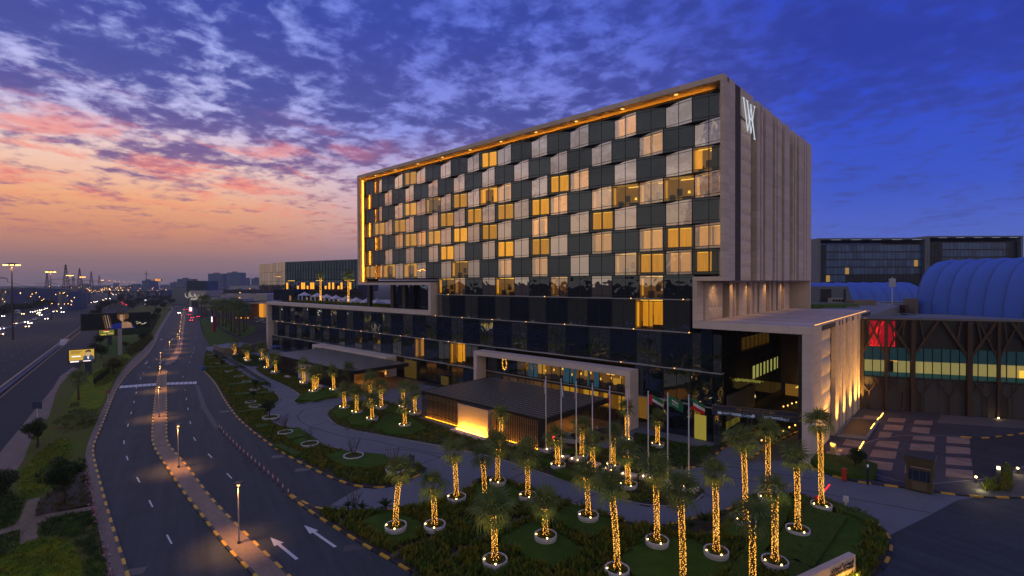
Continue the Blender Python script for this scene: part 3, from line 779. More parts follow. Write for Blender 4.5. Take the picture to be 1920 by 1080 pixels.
I4 = island('planting_bed', I4T + I4B + I4K, smooth=0)
I5L = [(640, 1180), (785, 1082), (740, 1055), (700, 1033), (650, 1003), (600, 972), (575, 955), (560, 944), (543, 930)][::-1]
I5T = [(545, 929), (575, 947), (603, 957), (650, 960), (700, 960), (727, 959), (762, 955), (805, 946), (825, 940), (862, 926), (877, 919), (895, 905), (925, 896), (942, 899), (1005, 921), (1057, 942), (1107, 956), (1153, 973), (1184, 984), (1233, 988), (1273, 983), (1309, 971), (1358, 961), (1375, 952), (1389, 944), (1404, 932), (1484, 929), (1502, 931), (1522, 940), (1560, 946), (1604, 959), (1631, 972), (1653, 991), (1668, 1008), (1673, 1029), (1664, 1053), (1647, 1078), (1600, 1180)]
I5 = island('planting_bed', I5T + I5L[::-1][:-1], smooth=0)
I6T = [(1190, 857), (1235, 878), (1290, 880), (1325, 872), (1345, 850), (1372, 826), (1420, 800), (1412, 796), (1335, 838), (1300, 838), (1240, 822), (1190, 812), (1180, 830)]
I6 = island('planting_bed', I6T, smooth=0)
kerb(I1L, cols=YB); kerb(I1R[:13], step=2.0)
kerb(I1R[12:-1], step=2.0)
kerb(I4B + [(1321, 922)], step=2.0); kerb(I4T, step=2.0)
kerb(I5L, cols=YB); kerb(I5T[:-1], cols=YB)
kerb([(477, 693), (500, 709), (530, 722), (560, 738), (562, 745), (550, 752), (551, 757), (563, 759), (600, 752), (655, 745), (700, 739)], step=2.0)
kerb([(432, 671), (445, 680), (460, 687), (475, 688), (500, 686), (512, 681)], step=2.0)
kerb(I6T[:7], cols=YB)
# plaza by the shopping centre
PK = [(1500, 866), (1522, 878), (1540, 886), (1560, 893), (1590, 902), (1640, 909), (1700, 916), (1760, 925), (1830, 933), (1925, 935), (2200, 935)]
pk = poly_px(PK)
sheet('plaza', pk + [(60, 140), (-15, 112), (-15.6, 70)], .15, M_PLAZA, px=False)
kerb(PK, cols=YB, h=.17)
def pz(u, v): return G(1540+u/5.053, 760+v/5.053, .15)
PANELS = [[(505,385),(540,335),(742,345),(722,410)],[(457,485),(490,420),(717,440),(700,508)],[(415,590),(447,520),(683,545),(665,620)],[(622,152),(640,117),(803,127),(785,165)],[(580,232),(605,183),(782,190),(765,240)],[(535,303),(555,250),(675,260),(650,305)],
 [(875,178),(890,140),(1057,148),(1050,190)],[(850,250),(868,203),(1030,213),(1020,272)],[(860,325),(875,290),(1080,298),(1075,345)],[(835,420),(850,360),(1070,375),(1065,440)],[(815,520),(828,447),(1062,470),(1055,535)],[(787,640),(797,560),(1040,580),(1040,655)],
 [(1187,355),(1187,298),(1400,310),(1410,368)],[(1180,450),(1183,385),(1410,403),(1412,465)],[(1178,558),(1180,485),(1420,507),(1430,578)],[(1178,672),(1180,597),(1435,620),(1440,695)],
 [(380,135),(410,95),(545,105),(525,150)],[(200,375),(235,318),(390,345),(360,395)],[(130,460),(160,400),(330,410),(300,470)],[(60,560),(90,500),(280,515),(250,570)]]
plz = [o for o in COL.objects if o.name == 'plaza'][0]
for q in PANELS:
    p = [pz(*a) for a in q]; b = MB(); b.prism(p, .14, .165); b.obj('paving_panel', M_PANEL, plz)
b = MB(); b.prism([pz(1103,165), pz(1130,90), pz(1920,140), pz(1920,220)], .14, .165); b.obj('paving_panel', M_LIGHTP, plz)
b = MB(); b.prism([pz(1410,690), pz(1400,305), pz(1500,312), pz(2300,260), pz(2300,720), pz(1800,640), pz(1600,690)], .14, .160); b.obj('paving_panel', M_WALK if False else paver_mat('rough_grey_pavers', (.075,.072,.075), (.06,.058,.06), (.035,.035,.035), .3, .15), plz)
line_strip('white_kerb_line', [Vector(pz(*q)) for q in ((400,370),(450,345),(560,315),(700,292),(850,285),(1000,285),(1150,287),(1320,297))], .16, .17, M_KC)
kerb([pz(*q) for q in ((1320,300),(1460,312),(1580,312),(1700,295),(1920,268),(2200,235))], cols=YB, world=True, h=.28)
line_strip('white_kerb_line', [Vector(pz(*q)) for q in ((340,540),(400,595),(540,665),(700,710),(860,740),(1040,745),(1250,725),(1450,708),(1700,690),(1840,620),(1925,575))], .14, .17, M_KC)

# ------------------------------------------------------------------ road markings
def dash(px, py, dirpx, L=2.2, w=.14, m=M_PAINT, z=.0225, name='lane_dash'):
    c = Vector(G(px, py)); d = (Vector(G(px+dirpx[0], py+dirpx[1]))-c).normalized(); n = Vector((-d.y, d.x))
    b = MB(); q = [c+d*L/2+n*w/2, c-d*L/2+n*w/2, c-d*L/2-n*w/2, c+d*L/2-n*w/2]
    b.face([(v.x, v.y, z) for v in q][::-1] if d.cross(n) < 0 else [(v.x, v.y, z) for v in q])
    o = b.obj(name, m); o['kind'] = 'structure'
def dashes(pts, L=2.2, w=.14):
    for i, p in enumerate(pts):
        a = pts[max(0, i-1)]; c = pts[min(len(pts)-1, i+1)]
        dash(p[0], p[1], ((c[0]-a[0])*.05, (c[1]-a[1])*.05), L, w)
S2 = lambda l: [(u/2.842, 700+v/2.842) for u, v in l]
S8 = lambda l: [(180+u/8, 640+v/8) for u, v in l]
dashes(S2([(902,885),(804,695),(737,568),(678,452),(661,367),(682,277),(699,211),(714,153),(726,103),(750,25)]) + S8([(607,700),(665,562),(715,477),(793,390),(905,265),(945,215),(1000,165),(1028,115),(1040,78)]) +
       [(315.5,640),(316.5,631),(318,624),(320,617),(322,612),(324,606)])
dashes(S2([(1222,547),(1119,440),(1037,350),(1014,263),(1002,190),(993,137),(984,90)]) + S8([(1333,733),(1305,530),(1402,315),(1430,228),(1455,175),(1470,125),(1475,90)]) + [(366.5,631),(366,623),(364,617),(362,610),(361,605)])
for i in range(8): dash(228.4+8.6*i, 725.5-.64*i, (1.2 if i < 4 else .5, -5), 3.2, .75, name='crosswalk_stripe')
for i in range(7): dash(315.6+8.25*i, 719.4-.27*i, (-.1, -5), 3.2, .75, name='crosswalk_stripe')
def arrow(tip, tail, sc=1.0):
    a, c = Vector(G(*tip)), Vector(G(*tail)); d = (a-c).normalized(); n = Vector((-d.y, d.x)); L = (a-c).length
    b = MB(); w = .13*sc; hl_ = L*.34; hw_ = .42*sc
    q = [c+n*w, c-n*w, a-d*hl_-n*w, a-d*hl_-n*hw_, a, a-d*hl_+n*hw_, a-d*hl_+n*w]
    b.face([(v.x, v.y, .0225) for v in q]); b.obj('road_arrow', M_PAINT, kind='structure')
arrow((507, 1008), (557, 1049)); arrow((570, 985), (629, 1026))
arrow((272, 683), (277, 677), .7); arrow((298.5, 682), (303, 676), .7); arrow((302, 638), (304, 634.5), .8); arrow((321, 638.5), (324, 635), .8)
for o0, w in ((-1.2, .25), (-32.0, .25)): sheet('highway_line', strip(o0-w/2, o0+w/2, -60, 900), .0145, M_PAINTY, px=False)
sheet('highway_line', strip(1.1, 1.3, -60, 190), .0105, M_PAINTY, px=False)
for o0 in (-5, -8.8, -12.6, -16.4, -39, -43, -47, -51):
    b = MB()
    for s in range(0, 420, 12): b.add([(*p, .0145) for p in strip(o0-.09, o0+.09, s, s+3.5)], [(0, 1, 2, 3)])
    o = b.obj('lane_dash', mat('worn_lane_paint', (.16, .16, .165), .85, .3, 2.0, spec=.1)); o['kind'] = 'stuff'
b = MB()
for i in range(9): b.add([(*hw(101+i*3.2, -.2-.25*i), .015), (*hw(102.6+i*3.2, -.2-.25*i), .015), (*hw(103.6+i*3.2, 1.3-.1*i), .015), (*hw(102+i*3.2, 1.3-.1*i), .015)], [(0, 1, 2, 3)])
o = b.obj('chevron_marking', M_PAINT); o['kind'] = 'stuff'
def barrier(o0, s0, s1, label, m):
    b = MB(); th = thing('concrete_barrier', label, 'barrier', (*hw(s0, o0), 0))
    n = int((s1-s0)/6)
    prof = [(-.32, 0), (-.30, .1), (-.14, .35), (-.09, .9), (.09, .9), (.14, .35), (.30, .1), (.32, 0)]
    q = MB(); L = (s1-s0)/n - .04
    for (a, z0), (c, z1) in zip(prof, prof[1:]): q.face([(0, a, z0), (0, c, z1), (L, c, z1), (L, a, z0)][::-1])
    q.face([(0, a, z) for a, z in prof]); q.face([(L, a, z) for a, z in prof][::-1])
    me = q.mesh('barrier_block', m)
    for i in range(n): inst('barrier_block', me, th, (*hw(s0+(s1-s0)*i/n, o0), 0), (0, 0, math.atan2(HD.y, HD.x)))
    return th
M_BARR = mat('barrier_concrete', (.26, .26, .27), .8, .15, 1.0, objvar=.08)
barrier(.0, -60, 98, 'grey concrete barrier between motorway and slip road in the foreground', M_BARR)
barrier(-31.0, -60, 560, 'long concrete barrier along the middle of the motorway', M_BARR)
barrier(-62.5, -40, 560, 'concrete barrier along the far edge of the motorway', M_BARR)
import numpy as np
rng = np.random.default_rng(11)
def leaf_mat(name, c1, c2, scale=1.2, rough=.6, c3=None):
    m = bpy.data.materials.new(name); m.use_nodes = True
    t = NT(m.node_tree); b = m.node_tree.nodes['Principled BSDF']
    pos = t.n('ShaderNodeNewGeometry').outputs['Position']
    n = t.noise(pos, scale, 3, .6)
    c = t.mix(t.sm(n, .36, .64), c1, c2)
    n2 = t.noise(pos, 14, 2, .5); v = t.m('ADD', .55, t.m('MULTIPLY', n2, .9))
    c = t.mix(1.0, c, t.comb(v, v, v), 'MULTIPLY')
    t.put(b, 'Base Color', c); b.inputs['Roughness'].default_value = rough
    b.inputs['Specular IOR Level'].default_value = .08
    tr = t.n('ShaderNodeBsdfTranslucent'); t.put(tr, 0, c)
    mx = t.n('ShaderNodeMixShader'); mx.inputs[0].default_value = .25
    o = m.node_tree.nodes['Material Output']
    t.put(mx, 1, b.outputs[0]); t.put(mx, 2, tr.outputs[0]); t.put(o, 0, mx.outputs[0])
    MATS[name] = m; return m
L_SHRUB = leaf_mat('shrub_leaves', (.085, .145, .018), (.19, .175, .018), .9)
L_HEDGE = leaf_mat('hedge_leaves', (.055, .115, .016), (.08, .135, .018), 1.5)
L_TREE = leaf_mat('tree_leaves', (.030, .058, .016), (.05, .08, .022), .8)
L_PALM = leaf_mat('palm_leaves', (.10, .16, .055), (.16, .19, .06), .6)
L_YEL = leaf_mat('yellowing_shrub_leaves', (.12, .10, .015), (.075, .08, .02), .8)
L_GRASS = leaf_mat('long_grass', (.030, .075, .018), (.046, .09, .02), .7)
L_FLOW = mat('flower_heads', (.38, .02, .03), .7, 0, col2=(.5, .48, .46), scale=9)
M_BARK = mat('tree_bark', (.075, .052, .036), .9, .3, 6, bump=.5)
M_PBARK = mat('palm_bark', (.085, .055, .034), .9, .3, 5, bump=.6, bscale=14)
M_WHITE = mat('white_planter_paint', (.56, .56, .58), .55, .08, 2)
M_GROOVE = mat('planter_groove', (.13, .09, .05), .8, .1)
M_FAIRY = emis('fairy_light_bulb', (1.0, .42, .035), 5.0, sample=False)

def cards(name, P, A, E, size, asp, m, parent=None, curl=.0, **kw):
    """many small leaf-shaped quads: positions P, azimuths A, elevations E; one mesh"""
    n = len(P); size = np.broadcast_to(size, n)
    d = np.stack([np.cos(A)*np.cos(E), np.sin(A)*np.cos(E), np.sin(E)], 1)
    s = np.stack([-np.sin(A), np.cos(A), np.zeros(n)], 1)
    mid = P + d*(size*.55)[:, None]; mid[:, 2] += curl*size
    v = np.empty((n, 4, 3)); w = (size*asp*.5)[:, None]
    v[:, 0] = P; v[:, 1] = mid + s*w; v[:, 2] = P + d*size[:, None]; v[:, 3] = mid - s*w
    me = bpy.data.meshes.new(name)
    me.vertices.add(n*4); me.vertices.foreach_set('co', v.ravel())
    me.loops.add(n*4); me.loops.foreach_set('vertex_index', np.arange(n*4))
    me.polygons.add(n); me.polygons.foreach_set('loop_start', np.arange(n)*4)
    me.materials.append(m); me.update(calc_edges=True); me.validate()
    if kw.pop('mesh_only', False): return me
    return link(bpy.data.objects.new(name, me), parent, **kw)
def inpoly(X, Y, poly):
    r = np.zeros(len(X), bool); n = len(poly); j = n-1
    for i in range(n):
        xi, yi = poly[i]; xj, yj = poly[j]
        if yi != yj: r ^= ((yi > Y) != (yj > Y)) & (X < (xj-xi)*(Y-yi)/(yj-yi)+xi)
        j = i
    return r
def scatter(poly, dens, holes=(), circles=()):
    p = np.array(poly); lo, hi = p.min(0), p.max(0)
    n = int(dens*(hi[0]-lo[0])*(hi[1]-lo[1]))
    X = rng.uniform(lo[0], hi[0], n); Y = rng.uniform(lo[1], hi[1], n)
    k = inpoly(X, Y, poly)
    for h in holes: k &= ~inpoly(X, Y, h)
    for cx, cy, r in circles: k &= (X-cx)**2+(Y-cy)**2 > r*r
    return X[k], Y[k]
def tufts(name, poly, dens, h, m, holes=(), circles=(), leaves=7, z=.13, asp=.28, spread=.12, mask=None, label=None):
    X, Y = scatter(poly, dens, holes, circles)
    if mask is not None:
        k = mask(X, Y); X, Y = X[k], Y[k]
    n = len(X)
    if n == 0: return None
    X = np.repeat(X, leaves)+rng.normal(0, spread, n*leaves); Y = np.repeat(Y, leaves)+rng.normal(0, spread, n*leaves)
    hs = np.repeat(rng.uniform(.65, 1.25, n), leaves)*h*rng.uniform(.6, 1.15, n*leaves)
    P = np.stack([X, Y, np.full(len(X), z)], 1)
    o = cards(name, P, rng.uniform(0, 2*pi, len(X)), rng.uniform(.55, 1.35, len(X)), hs, asp, m, curl=.10)
    return tag(o, label, None, None, 'stuff')

# ---- hedges and lawn pads: clipped solids with a leafy skin
def clipped(name, label, cat, poly, z0, z1, m, dens=26, leaf=.16, lawn=False, group=None):
    th = thing(name, label, cat, (*poly[0], 0), group)
    b = MB(); b.prism(poly, z0, z1-.04, m); b.obj('hedge_core' if not lawn else 'turf', m, th)
    X, Y = scatter(poly, dens)
    P = [np.stack([X, Y, np.full(len(X), z1-.08)], 1)]
    p = poly + poly[:1]
    for a, c in zip(p, p[1:]):
        L = math.hypot(c[0]-a[0], c[1]-a[1]); n = int(L*(z1-z0)*dens)
        u = rng.uniform(0, 1, n)
        P.append(np.stack([a[0]+(c[0]-a[0])*u, a[1]+(c[1]-a[1])*u, rng.uniform(z0, z1-.05, n)], 1))
    P = np.concatenate(P)
    o = cards('leaves', P, rng.uniform(0, 2*pi, len(P)), rng.uniform(-.2, 1.2, len(P)), rng.uniform(.6, 1.3, len(P))*leaf, .55, m if not lawn else L_HEDGE, th)
    o['kind'] = 'stuff'
    return th
def px_box(a, b, w):
    a, b = Vector(G(*a)), Vector(G(*b)); d = (b-a).normalized(); n = Vector((-d.y, d.x))*w/2
    return [tuple(a+n), tuple(a-n), tuple(b-n), tuple(b+n)]

# ---- trees
def blob_cloud(n, blobs, surf=.5):
    w = np.array([b[3]**2 for b in blobs]); k = rng.choice(len(blobs), n, p=w/w.sum()); B = np.array(blobs)[k]
    v = rng.normal(size=(n, 3)); v /= np.linalg.norm(v, axis=1)[:, None]
    r = rng.uniform(surf, 1, n)**.6
    return B[:, :3] + v*(B[:, 3]*r)[:, None]*np.array([1, 1, .85])
def tree_proto(kind, H, R, n, m, leaf=.26, seed=0):
    rs = random.Random(seed); blobs = []
    th = kind*0
    for i in range(15):
        a = rs.uniform(0, 2*pi); rr = R*sqrt(rs.uniform(0, 1))*.72; zc = H*.63 + (H*.30)*rs.uniform(-.8, 1.0)*(1-rr/R*.6)
        blobs.append((rr*cos(a), rr*sin(a), zc, R*rs.uniform(.28, .48)))
    P = blob_cloud(n, blobs)
    crown = cards('crown', P, rng.uniform(0, 2*pi, n), rng.uniform(-.8, 1.2, n), rng.uniform(.6, 1.4, n)*leaf, .5, m, mesh_only=True)
    b = MB(); th_ = H*.025+.05
    b.tube([(0, 0, 0), (.04*R, .02, H*.2), (-.03*R, .05, H*.42), (0, 0, H*.6)], [th_*1.3, th_, th_*.85, th_*.5], 7)
    for i in range(6):
        a = i*1.05+rs.uniform(0, .6); b.tube([(0, 0, H*(.30+.04*i)), (R*.35*cos(a), R*.35*sin(a), H*.52), (R*.65*cos(a), R*.65*sin(a), H*.7)], [th_*.55, th_*.36, th_*.12], 5)
    return crown, b.mesh('trunk', M_BARK, True)
TP = [tree_proto(0, 4.5, 1.75, 5200, L_TREE, .20, 3), tree_proto(0, 6.5, 3.0, 4200, L_TREE, .40, 5), tree_proto(0, 7.5, 3.8, 3600, L_TREE, .55, 9), tree_proto(0, 3.0, 1.5, 2200, L_YEL, .22, 12)]
def tree(k, x, y, s, label, group=None, z=0, name='tree', cat='tree', sz=None):
    t = thing(name, label, cat, (0, 0, 0), group)
    inst('crown', TP[k][0], t); inst('trunk', TP[k][1], t)
    t.location = (x, y, z); t.rotation_euler = (0, 0, random.uniform(0, 6.28)); t.scale = (s, s, sz or s)
    return t
for px, py, k, s, lab in ((118, 945, 0, 1.12, 'round dark tree in a stone ring beside the crossing footpaths'), (70, 838, 0, .92, 'round dark tree beside the brown pavement and small blue sign'), (-12, 960, 0, 1.0, 'dark round tree cut by the left edge of the photo'),
      (212, 702, 3, 1.45, 'dry bushy tree standing on the sloping park near the big billboard pole'), (190, 672, 1, .62, 'dark bush behind the small lit screen in the park'), (178, 662, 1, .5, 'dark bush left of the screens by the slip road'), (188, 648, 1, .66, 'leafy dark tree under the second small screen'),
      (236, 655, 3, 1.0, 'low dark bush right of the billboard pole'), (268, 640, 1, .6, 'broad dark shrub tree beside the service road bend'), (262, 618, 2, .9, 'large dark tree behind the right end of the billboard'), (285, 606, 2, .85, 'large dark tree close to the service road kerb'),
      (180, 600, 2, 1.0, 'big dark tree rising behind the left end of the billboard'), (297, 592, 2, .8, 'dark tree at the far bend of the service road kerb')):
    x, y = G(px, py); tree(k, x, y, s, lab)
gx_ = [(185,583),(196,578),(205,574),(214,569),(226,566),(240,572),(250,577),(258,571),(268,566),(276,574),(284,568),(292,576),(300,570),(308,576),(303,563),(290,560),(278,558),(265,556),(315,562),(322,568),(330,563),(230,556),(246,560),(318,555)]
for i, (px, py) in enumerate(gx_):
    x, y = G(px, py+4); tree(2, x, y, .9+.5*((i*37) % 10)/10, 'dark tree in the park belt between motorway and service road', 'trees in the far park belt')
for i in range(26):
    px = -8+i*6.3+((i*31) % 5); py = 592 - i*1.35 + ((i*17) % 7)
    x, y = G(px, max(py, 552)); tree(2, x, y, .75+.5*((i*53) % 10)/10, 'dark tree beyond the far side of the motorway', 'trees beyond the motorway')

# ---- fan palms
def frond_mesh(seed, droop, m=L_PALM, n=15):
    rs = random.Random(seed); b = MB()
    pl_ = .62
    b.face([(0, -.02, 0), (pl_, -.012, .03), (pl_, .012, .03), (0, .02, 0)], m)
    for i in range(n):
        a = (i/(n-1)-.5)*R_(235); L = (.92-.18*abs(a)/2.0)*rs.uniform(.9, 1.08)
        ca_, sa_ = cos(a), sin(a); fold = .10*abs(sa_)
        k = (pl_+L*.55*ca_, L*.55*sa_, .05+fold-.05*droop); tip = (pl_+L*ca_, L*sa_, .03+fold-.42*droop*rs.uniform(.7, 1.3))
        nx, ny = -sa_*.042, ca_*.042
        b.add([(pl_, 0, .03), (k[0]+nx, k[1]+ny, k[2]), tip, (k[0]-nx, k[1]-ny, k[2])], [(0, 1, 3), (1, 2, 3)], m)
    return b.mesh('frond', m)
FRONDS = [frond_mesh(1, .5), frond_mesh(2, .8), frond_mesh(3, 1.1), frond_mesh(4, 1.5)]
def fronds(parent, x, y, z, sc, seed, n=20):
    rs = random.Random(seed)
    for i in range(n):
        u = i/(n-1); el = R_(86-142*u**1.05)+rs.uniform(-.22, .22); az = i*2.39996+rs.uniform(-.2, .2)
        s = 1.16*sc*(.78+.34*math.sin(pi*min(1, .25+u*.75)))*rs.uniform(.78, 1.18)
        o = bpy.data.objects.new('frond', FRONDS[min(3, int(u*3.2)+(i % 2 if u < .8 else 0))])
        o.location = (x, y, z + .12*(1-u)*sc); o.rotation_euler = (rs.uniform(-.35, .35), -el, az); o.scale = (s, s, s)
        link(o, parent)
def palm(x, y, zc, label, lit=True, base=0.0, seed=0, group=None, sc=1.0, lean=(0, 0), thick=1.0, nf=20):
    """zc: height of the crown's heart above the ground"""
    th = thing('palm_tree', label, 'palm', (x, y, base), group)
    rs = random.Random(seed); h = zc-base
    tx, ty = x+lean[0], y+lean[1]
    pts = [(x+lean[0]*u*u, y+lean[1]*u*u, base+h*u) for u in (0, .12, .3, .5, .7, .88, 1)]
    r0 = .20*thick
    tb = MB(); tb.tube(pts, [r0*1.25, r0*1.02, r0*.95, r0*.9, r0*.88, r0*.95, r0*.8], 10)
    tb.obj('trunk', M_PBARK, th, smooth=True)
    if lit:
        b = MB(); n = int((46 if thick == 1.0 else 80)*(h-.45)); 
        for i in range(n):
            u = (i+rs.random())/n*.93; a = i*2.4+rs.uniform(-.5, .5); rr = r0*(1.25 if u < .06 else .98)+.03
            cx_, cy_, cz_ = x+lean[0]*u*u+rr*cos(a), y+lean[1]*u*u+rr*sin(a), base+h*u+.05
            s = .027*rs.uniform(.8, 1.25)
            b.add([(cx_+s, cy_, cz_), (cx_-s, cy_, cz_), (cx_, cy_+s, cz_), (cx_, cy_-s, cz_), (cx_, cy_, cz_+s), (cx_, cy_, cz_-s)], [(0,2,4),(2,1,4),(1,3,4),(3,0,4),(2,0,5),(1,2,5),(3,1,5),(0,3,5)])
        b.obj('fairy_lights', M_FAIRY, th, kind='stuff')
    fronds(th, tx, ty, zc, sc*rs.uniform(.86, 1.12), seed+100, nf+int(rs.uniform(-4, 5)))
    if lit:
        lamp('uplight', 'SPOT', (x+.55, y-.5, base+.12), 75*h*h+200, (1, .66, .22), th, .06, (tx+.5, ty-.7, zc), 62, .9)
    return th
PLANT = {}
def planter(x, y, r, label, base=0.0, h=.62, bowl=True, cover=True):
    th = thing('planter', label, 'planter', (x, y, base), 'white ringed planters')
    b = MB(); bot = .72 if bowl else .94
    b.lathe([(r*bot*.96, 0), (r*(bot+(1-bot)*.55), h*.34), (r*.97, h*.40), (r*.985, h*.62), (r, h*.68), (r, h), (r*.90, h), (r*.88, h-.12)], 26, (x, y, base)); b.obj('bowl', M_WHITE, th, smooth=False)
    b = MB()
    for zz_ in (.36, .65): b.lathe([(r*(.965 if zz_ < .5 else .995)+.006, h*zz_-.014), (r*(.975 if zz_ < .5 else .998)+.006, h*zz_+.014)], 26, (x, y, base))
    b.obj('groove_band', M_GROOVE, th)
    b = MB(); b.face([(x+r*.89*cos(2*pi*i/20), y+r*.89*sin(2*pi*i/20), base+h-.10) for i in range(20)]); b.obj('soil', M_BEDSOIL, th)
    if cover:
        n = int(260*r); R = r*.82*np.sqrt(rng.uniform(.08, 1, n)); A = rng.uniform(0, 2*pi, n)
        P = np.stack([x+R*np.cos(A), y+R*np.sin(A), np.full(n, base+h-.11)], 1)
        o = cards('ground_cover', P, rng.uniform(0, 2*pi, n), rng.uniform(.4, 1.4, n), rng.uniform(.10, .26, n), .4, L_SHRUB, th); o['kind'] = 'stuff'
    return th
SPOTM = None
def spot_pair(parent, x, y, z, r):
    for sx, sy in ((.62, -.55), (-.55, -.62)):
        inst('spot_lamp', SPM, parent, (x+r*sx, y+r*sy, z), (0, 0, 0), (.75, .75, .75))
# (planter px, planter py, crown px, crown py, planter radius or 0, description that singles it out)
FG = [(742,1000, 751,888, 1.0, 'leftmost palm of the front garden, in the planter nearest the driveway mouth'),
 (815,998, 811,912, 1.0, 'second palm from the left in the front garden, planter half hidden by shrubs'),
 (856,944, 851,852, 1.0, 'palm at the garden edge right of the dark blue driveway sign'),
 (909,940, 904,858, 0, 'palm rising from shrubs just left of the garden planter with the curved drive behind'),
 (933,913, 935,838, .95, 'palm in front of the left end of the curved wall screen beside the drive'),
 (990,941, 987,858, .95, 'palm on the front garden lawn below the near corner of the big canopy'),
 (1023,1018, 1020,948, 1.0, 'short palm on the diamond lawn in the middle of the front garden'),
 (1103,979, 1098,892, 1.0, 'palm on the lawn beside the lower bend of the drive'),
 (928,1066, 924,962, 1.02, 'shaggy palm at the bottom of the front garden above the planter'),
 (1157,1084, 1145,917, .95, 'leaning tall palm at the bottom of the front garden with a bent crown'),
 (1232,1028, 1228,888, 1.0, 'tall palm in a planter on the lawn below the nine flagpoles'),
 (1281,1096, 1275,928, 0, 'very tall palm cut by the bottom edge, right of the flagpole lawn'),
 (1343,1049, 1341,893, 1.0, 'tall palm with open crown in a planter left of the trimmed hedges'),
 (1398,988, 1393,832, .95, 'palm between the hedge walk and the ramp entrance, second row'),
 (1440,944, 1440,812, .95, 'palm before the ramp entrance, third row from the bottom'),
 (1411,1110, 1411,978, 0, 'low palm at the bottom edge in front of the clipped hedges'),
 (1453,1068, 1453,925, 1.0, 'tall palm in the lowest planter beside the clipped hedges'),
 (1496,1007, 1493,868, 1.0, 'palm with a drooping shaggy crown before the stone wing corner'),
 (1540,959, 1537,800, .95, 'tallest palm, in front of the stone wing wall by the red barrier')]
MID = [(1046,880, 1042,822, .95, 'palm in a white bowl beside the first flagpole'), (1091,862, 1092,802, .85, 'palm in a bowl between the second and third flagpoles, nearer the canopy'),
 (1112,888, 1110,836, 0, 'short palm without planter behind the third flagpole'), (1150,880, 1150,818, .9, 'palm in a bowl behind the fifth flagpole'),
 (1178,918, 1174,853, 1.0, 'palm in the bowl planter beside the sixth flagpole'), (1176,830, 1174,768, .85, 'palm before the right leg of the entrance frame'),
 (1233,840, 1233,788, .9, 'palm in a white bowl on the small bed behind the seventh flagpole'), (940,838, 939,779, 0, 'palm against the canopy screen right of the glowing wall')]
LEFT = [(646,769, 644,732, .95, 'leftmost palm of the rounded island in the drive'), (669,778, 669,737, .95, 'second palm from the left on the rounded island'),
 (698,791, 696,752, 1.0, 'front palm of the rounded island, middle of its edge'), (715,768, 714,727, 1.05, 'palm in the large bowl at the centre of the rounded island'),
 (759,803, 759,763, .95, 'palm of the rounded island nearest the dark canopy screen, front row'), (778,779, 777,737, 1.05, 'palm in the large bowl right at the dark canopy corner'),
 (756,768, 756,727, .8, 'palm at the back right of the rounded island, planter hidden'), (695,764, 694,717, .8, 'palm at the back of the rounded island, before the lit lobby'),
 (655,733, 654,694, 0, 'palm standing in front of the amber lobby of the far canopy')]
FAR = [(570,722, 568,687, .95, 'palm before the pale panel of the far canopy wall'), (588,738, 587,701, 1.0, 'front palm of the pair on the clipped lawn tongue'), (594,733, 597,698, .95, 'back palm of the pair on the clipped lawn tongue'),
 (626,735, 624,697, .95, 'palm at the near right corner of the far canopy'), (441,667, 440,643, .95, 'far palm by the curved ramp wall'), (462,675, 461,652, .9, 'left palm of a pair on the small triangular island'),
 (465,679, 465,656, .95, 'right palm of a pair on the small triangular island'), (492,677, 490,651, .95, 'palm at the back of the triangular island by the blue parasol'), (502,693, 499,663, 1.0, 'leaning palm left of the far canopy front'),
 (517,701, 516,673, 1.0, 'palm touching the left corner of the far canopy')]
circ = []
front_ = lambda i: i < len(FG)
for i, (bx, by, cx, cy, pr, d) in enumerate(FG+MID+LEFT+FAR):
    x, y = G(bx, by); zc = max(2.2, ztop(x, y, cy)); bz = .12
    front = i < len(FG)
    q = AD(cx, cy, depth(x, y, zc)); lean = (max(-.9, min(.9, q.x-x)), max(-.9, min(.9, q.y-y)))
    lab = d + ', trunk wound with fairy lights'
    if len(lab.split()) > 16: lab = 'fairy-lit ' + d
    if len(lab.split()) > 16: lab = d
    hp = (.72 if front_(i) else .62) if pr >= .8 else 0
    p = palm(x, y, zc, lab, True, bz+max(0, hp-.12), 10+i*7, 'palms wound with fairy lights', sc=1.06 if front else (1.0 if i < 27 else 1.15), lean=lean, thick=1.0 if front else 1.15)
    if pr:
        lb = 'white planter of the ' + d
        if len(lb.split()) > 16: lb = ' '.join(lb.split()[:16]).rstrip(',')
        pt = planter(x, y, pr, lb, bz-.12 if front else bz-.1, hp+.1)
        spot_pair(pt, x, y, bz+hp, pr)
        circ.append((x, y, pr+.1))
    else: circ.append((x, y, .3))
# ring planters with young trees on the long bed, bare trees beside the drive
def bare_tree(px, py, ptop, label, lit=False, z=.13, wide=1.0):
    x, y = G(px, py); H = max(1.6, ztop(x, y, ptop)-z); th = thing('bare_tree', label, 'tree', (x, y, z)); b = MB(); rs = random.Random(int(px))
    for i in range(7):
        a = i*.9+rs.uniform(-.3, .3); t = R_(14+rs.uniform(0, 22))*wide
        p = [Vector((x, y, z))]; d = Vector((cos(a)*sin(t), sin(a)*sin(t), cos(t)))
        for k in range(5):
            d = (d+Vector((rs.uniform(-.12, .12), rs.uniform(-.12, .12), .10))).normalized(); p.append(p[-1]+d*H/5)
        b.tube(p, [.055, .045, .035, .025, .016, .008], 5)
        for k in (2, 3, 4):
            for s in (1, 2, 3):
                e = Vector((rs.uniform(-1, 1), rs.uniform(-1, 1), .9)).normalized(); b.tube([p[k], p[k]+e*H*.11, p[k]+e*H*.18+Vector((rs.uniform(-.1, .1), rs.uniform(-.1, .1), .1))], [.014, .010, .005], 4)
    b.obj('branches', M_BARK, th)
    if lit: lamp('uplight', 'SPOT', (x-.2, y-.5, z+.5), 60, (1, .5, .1), th, .05, (x, y, z+H*.6), 70, .8)
    return th
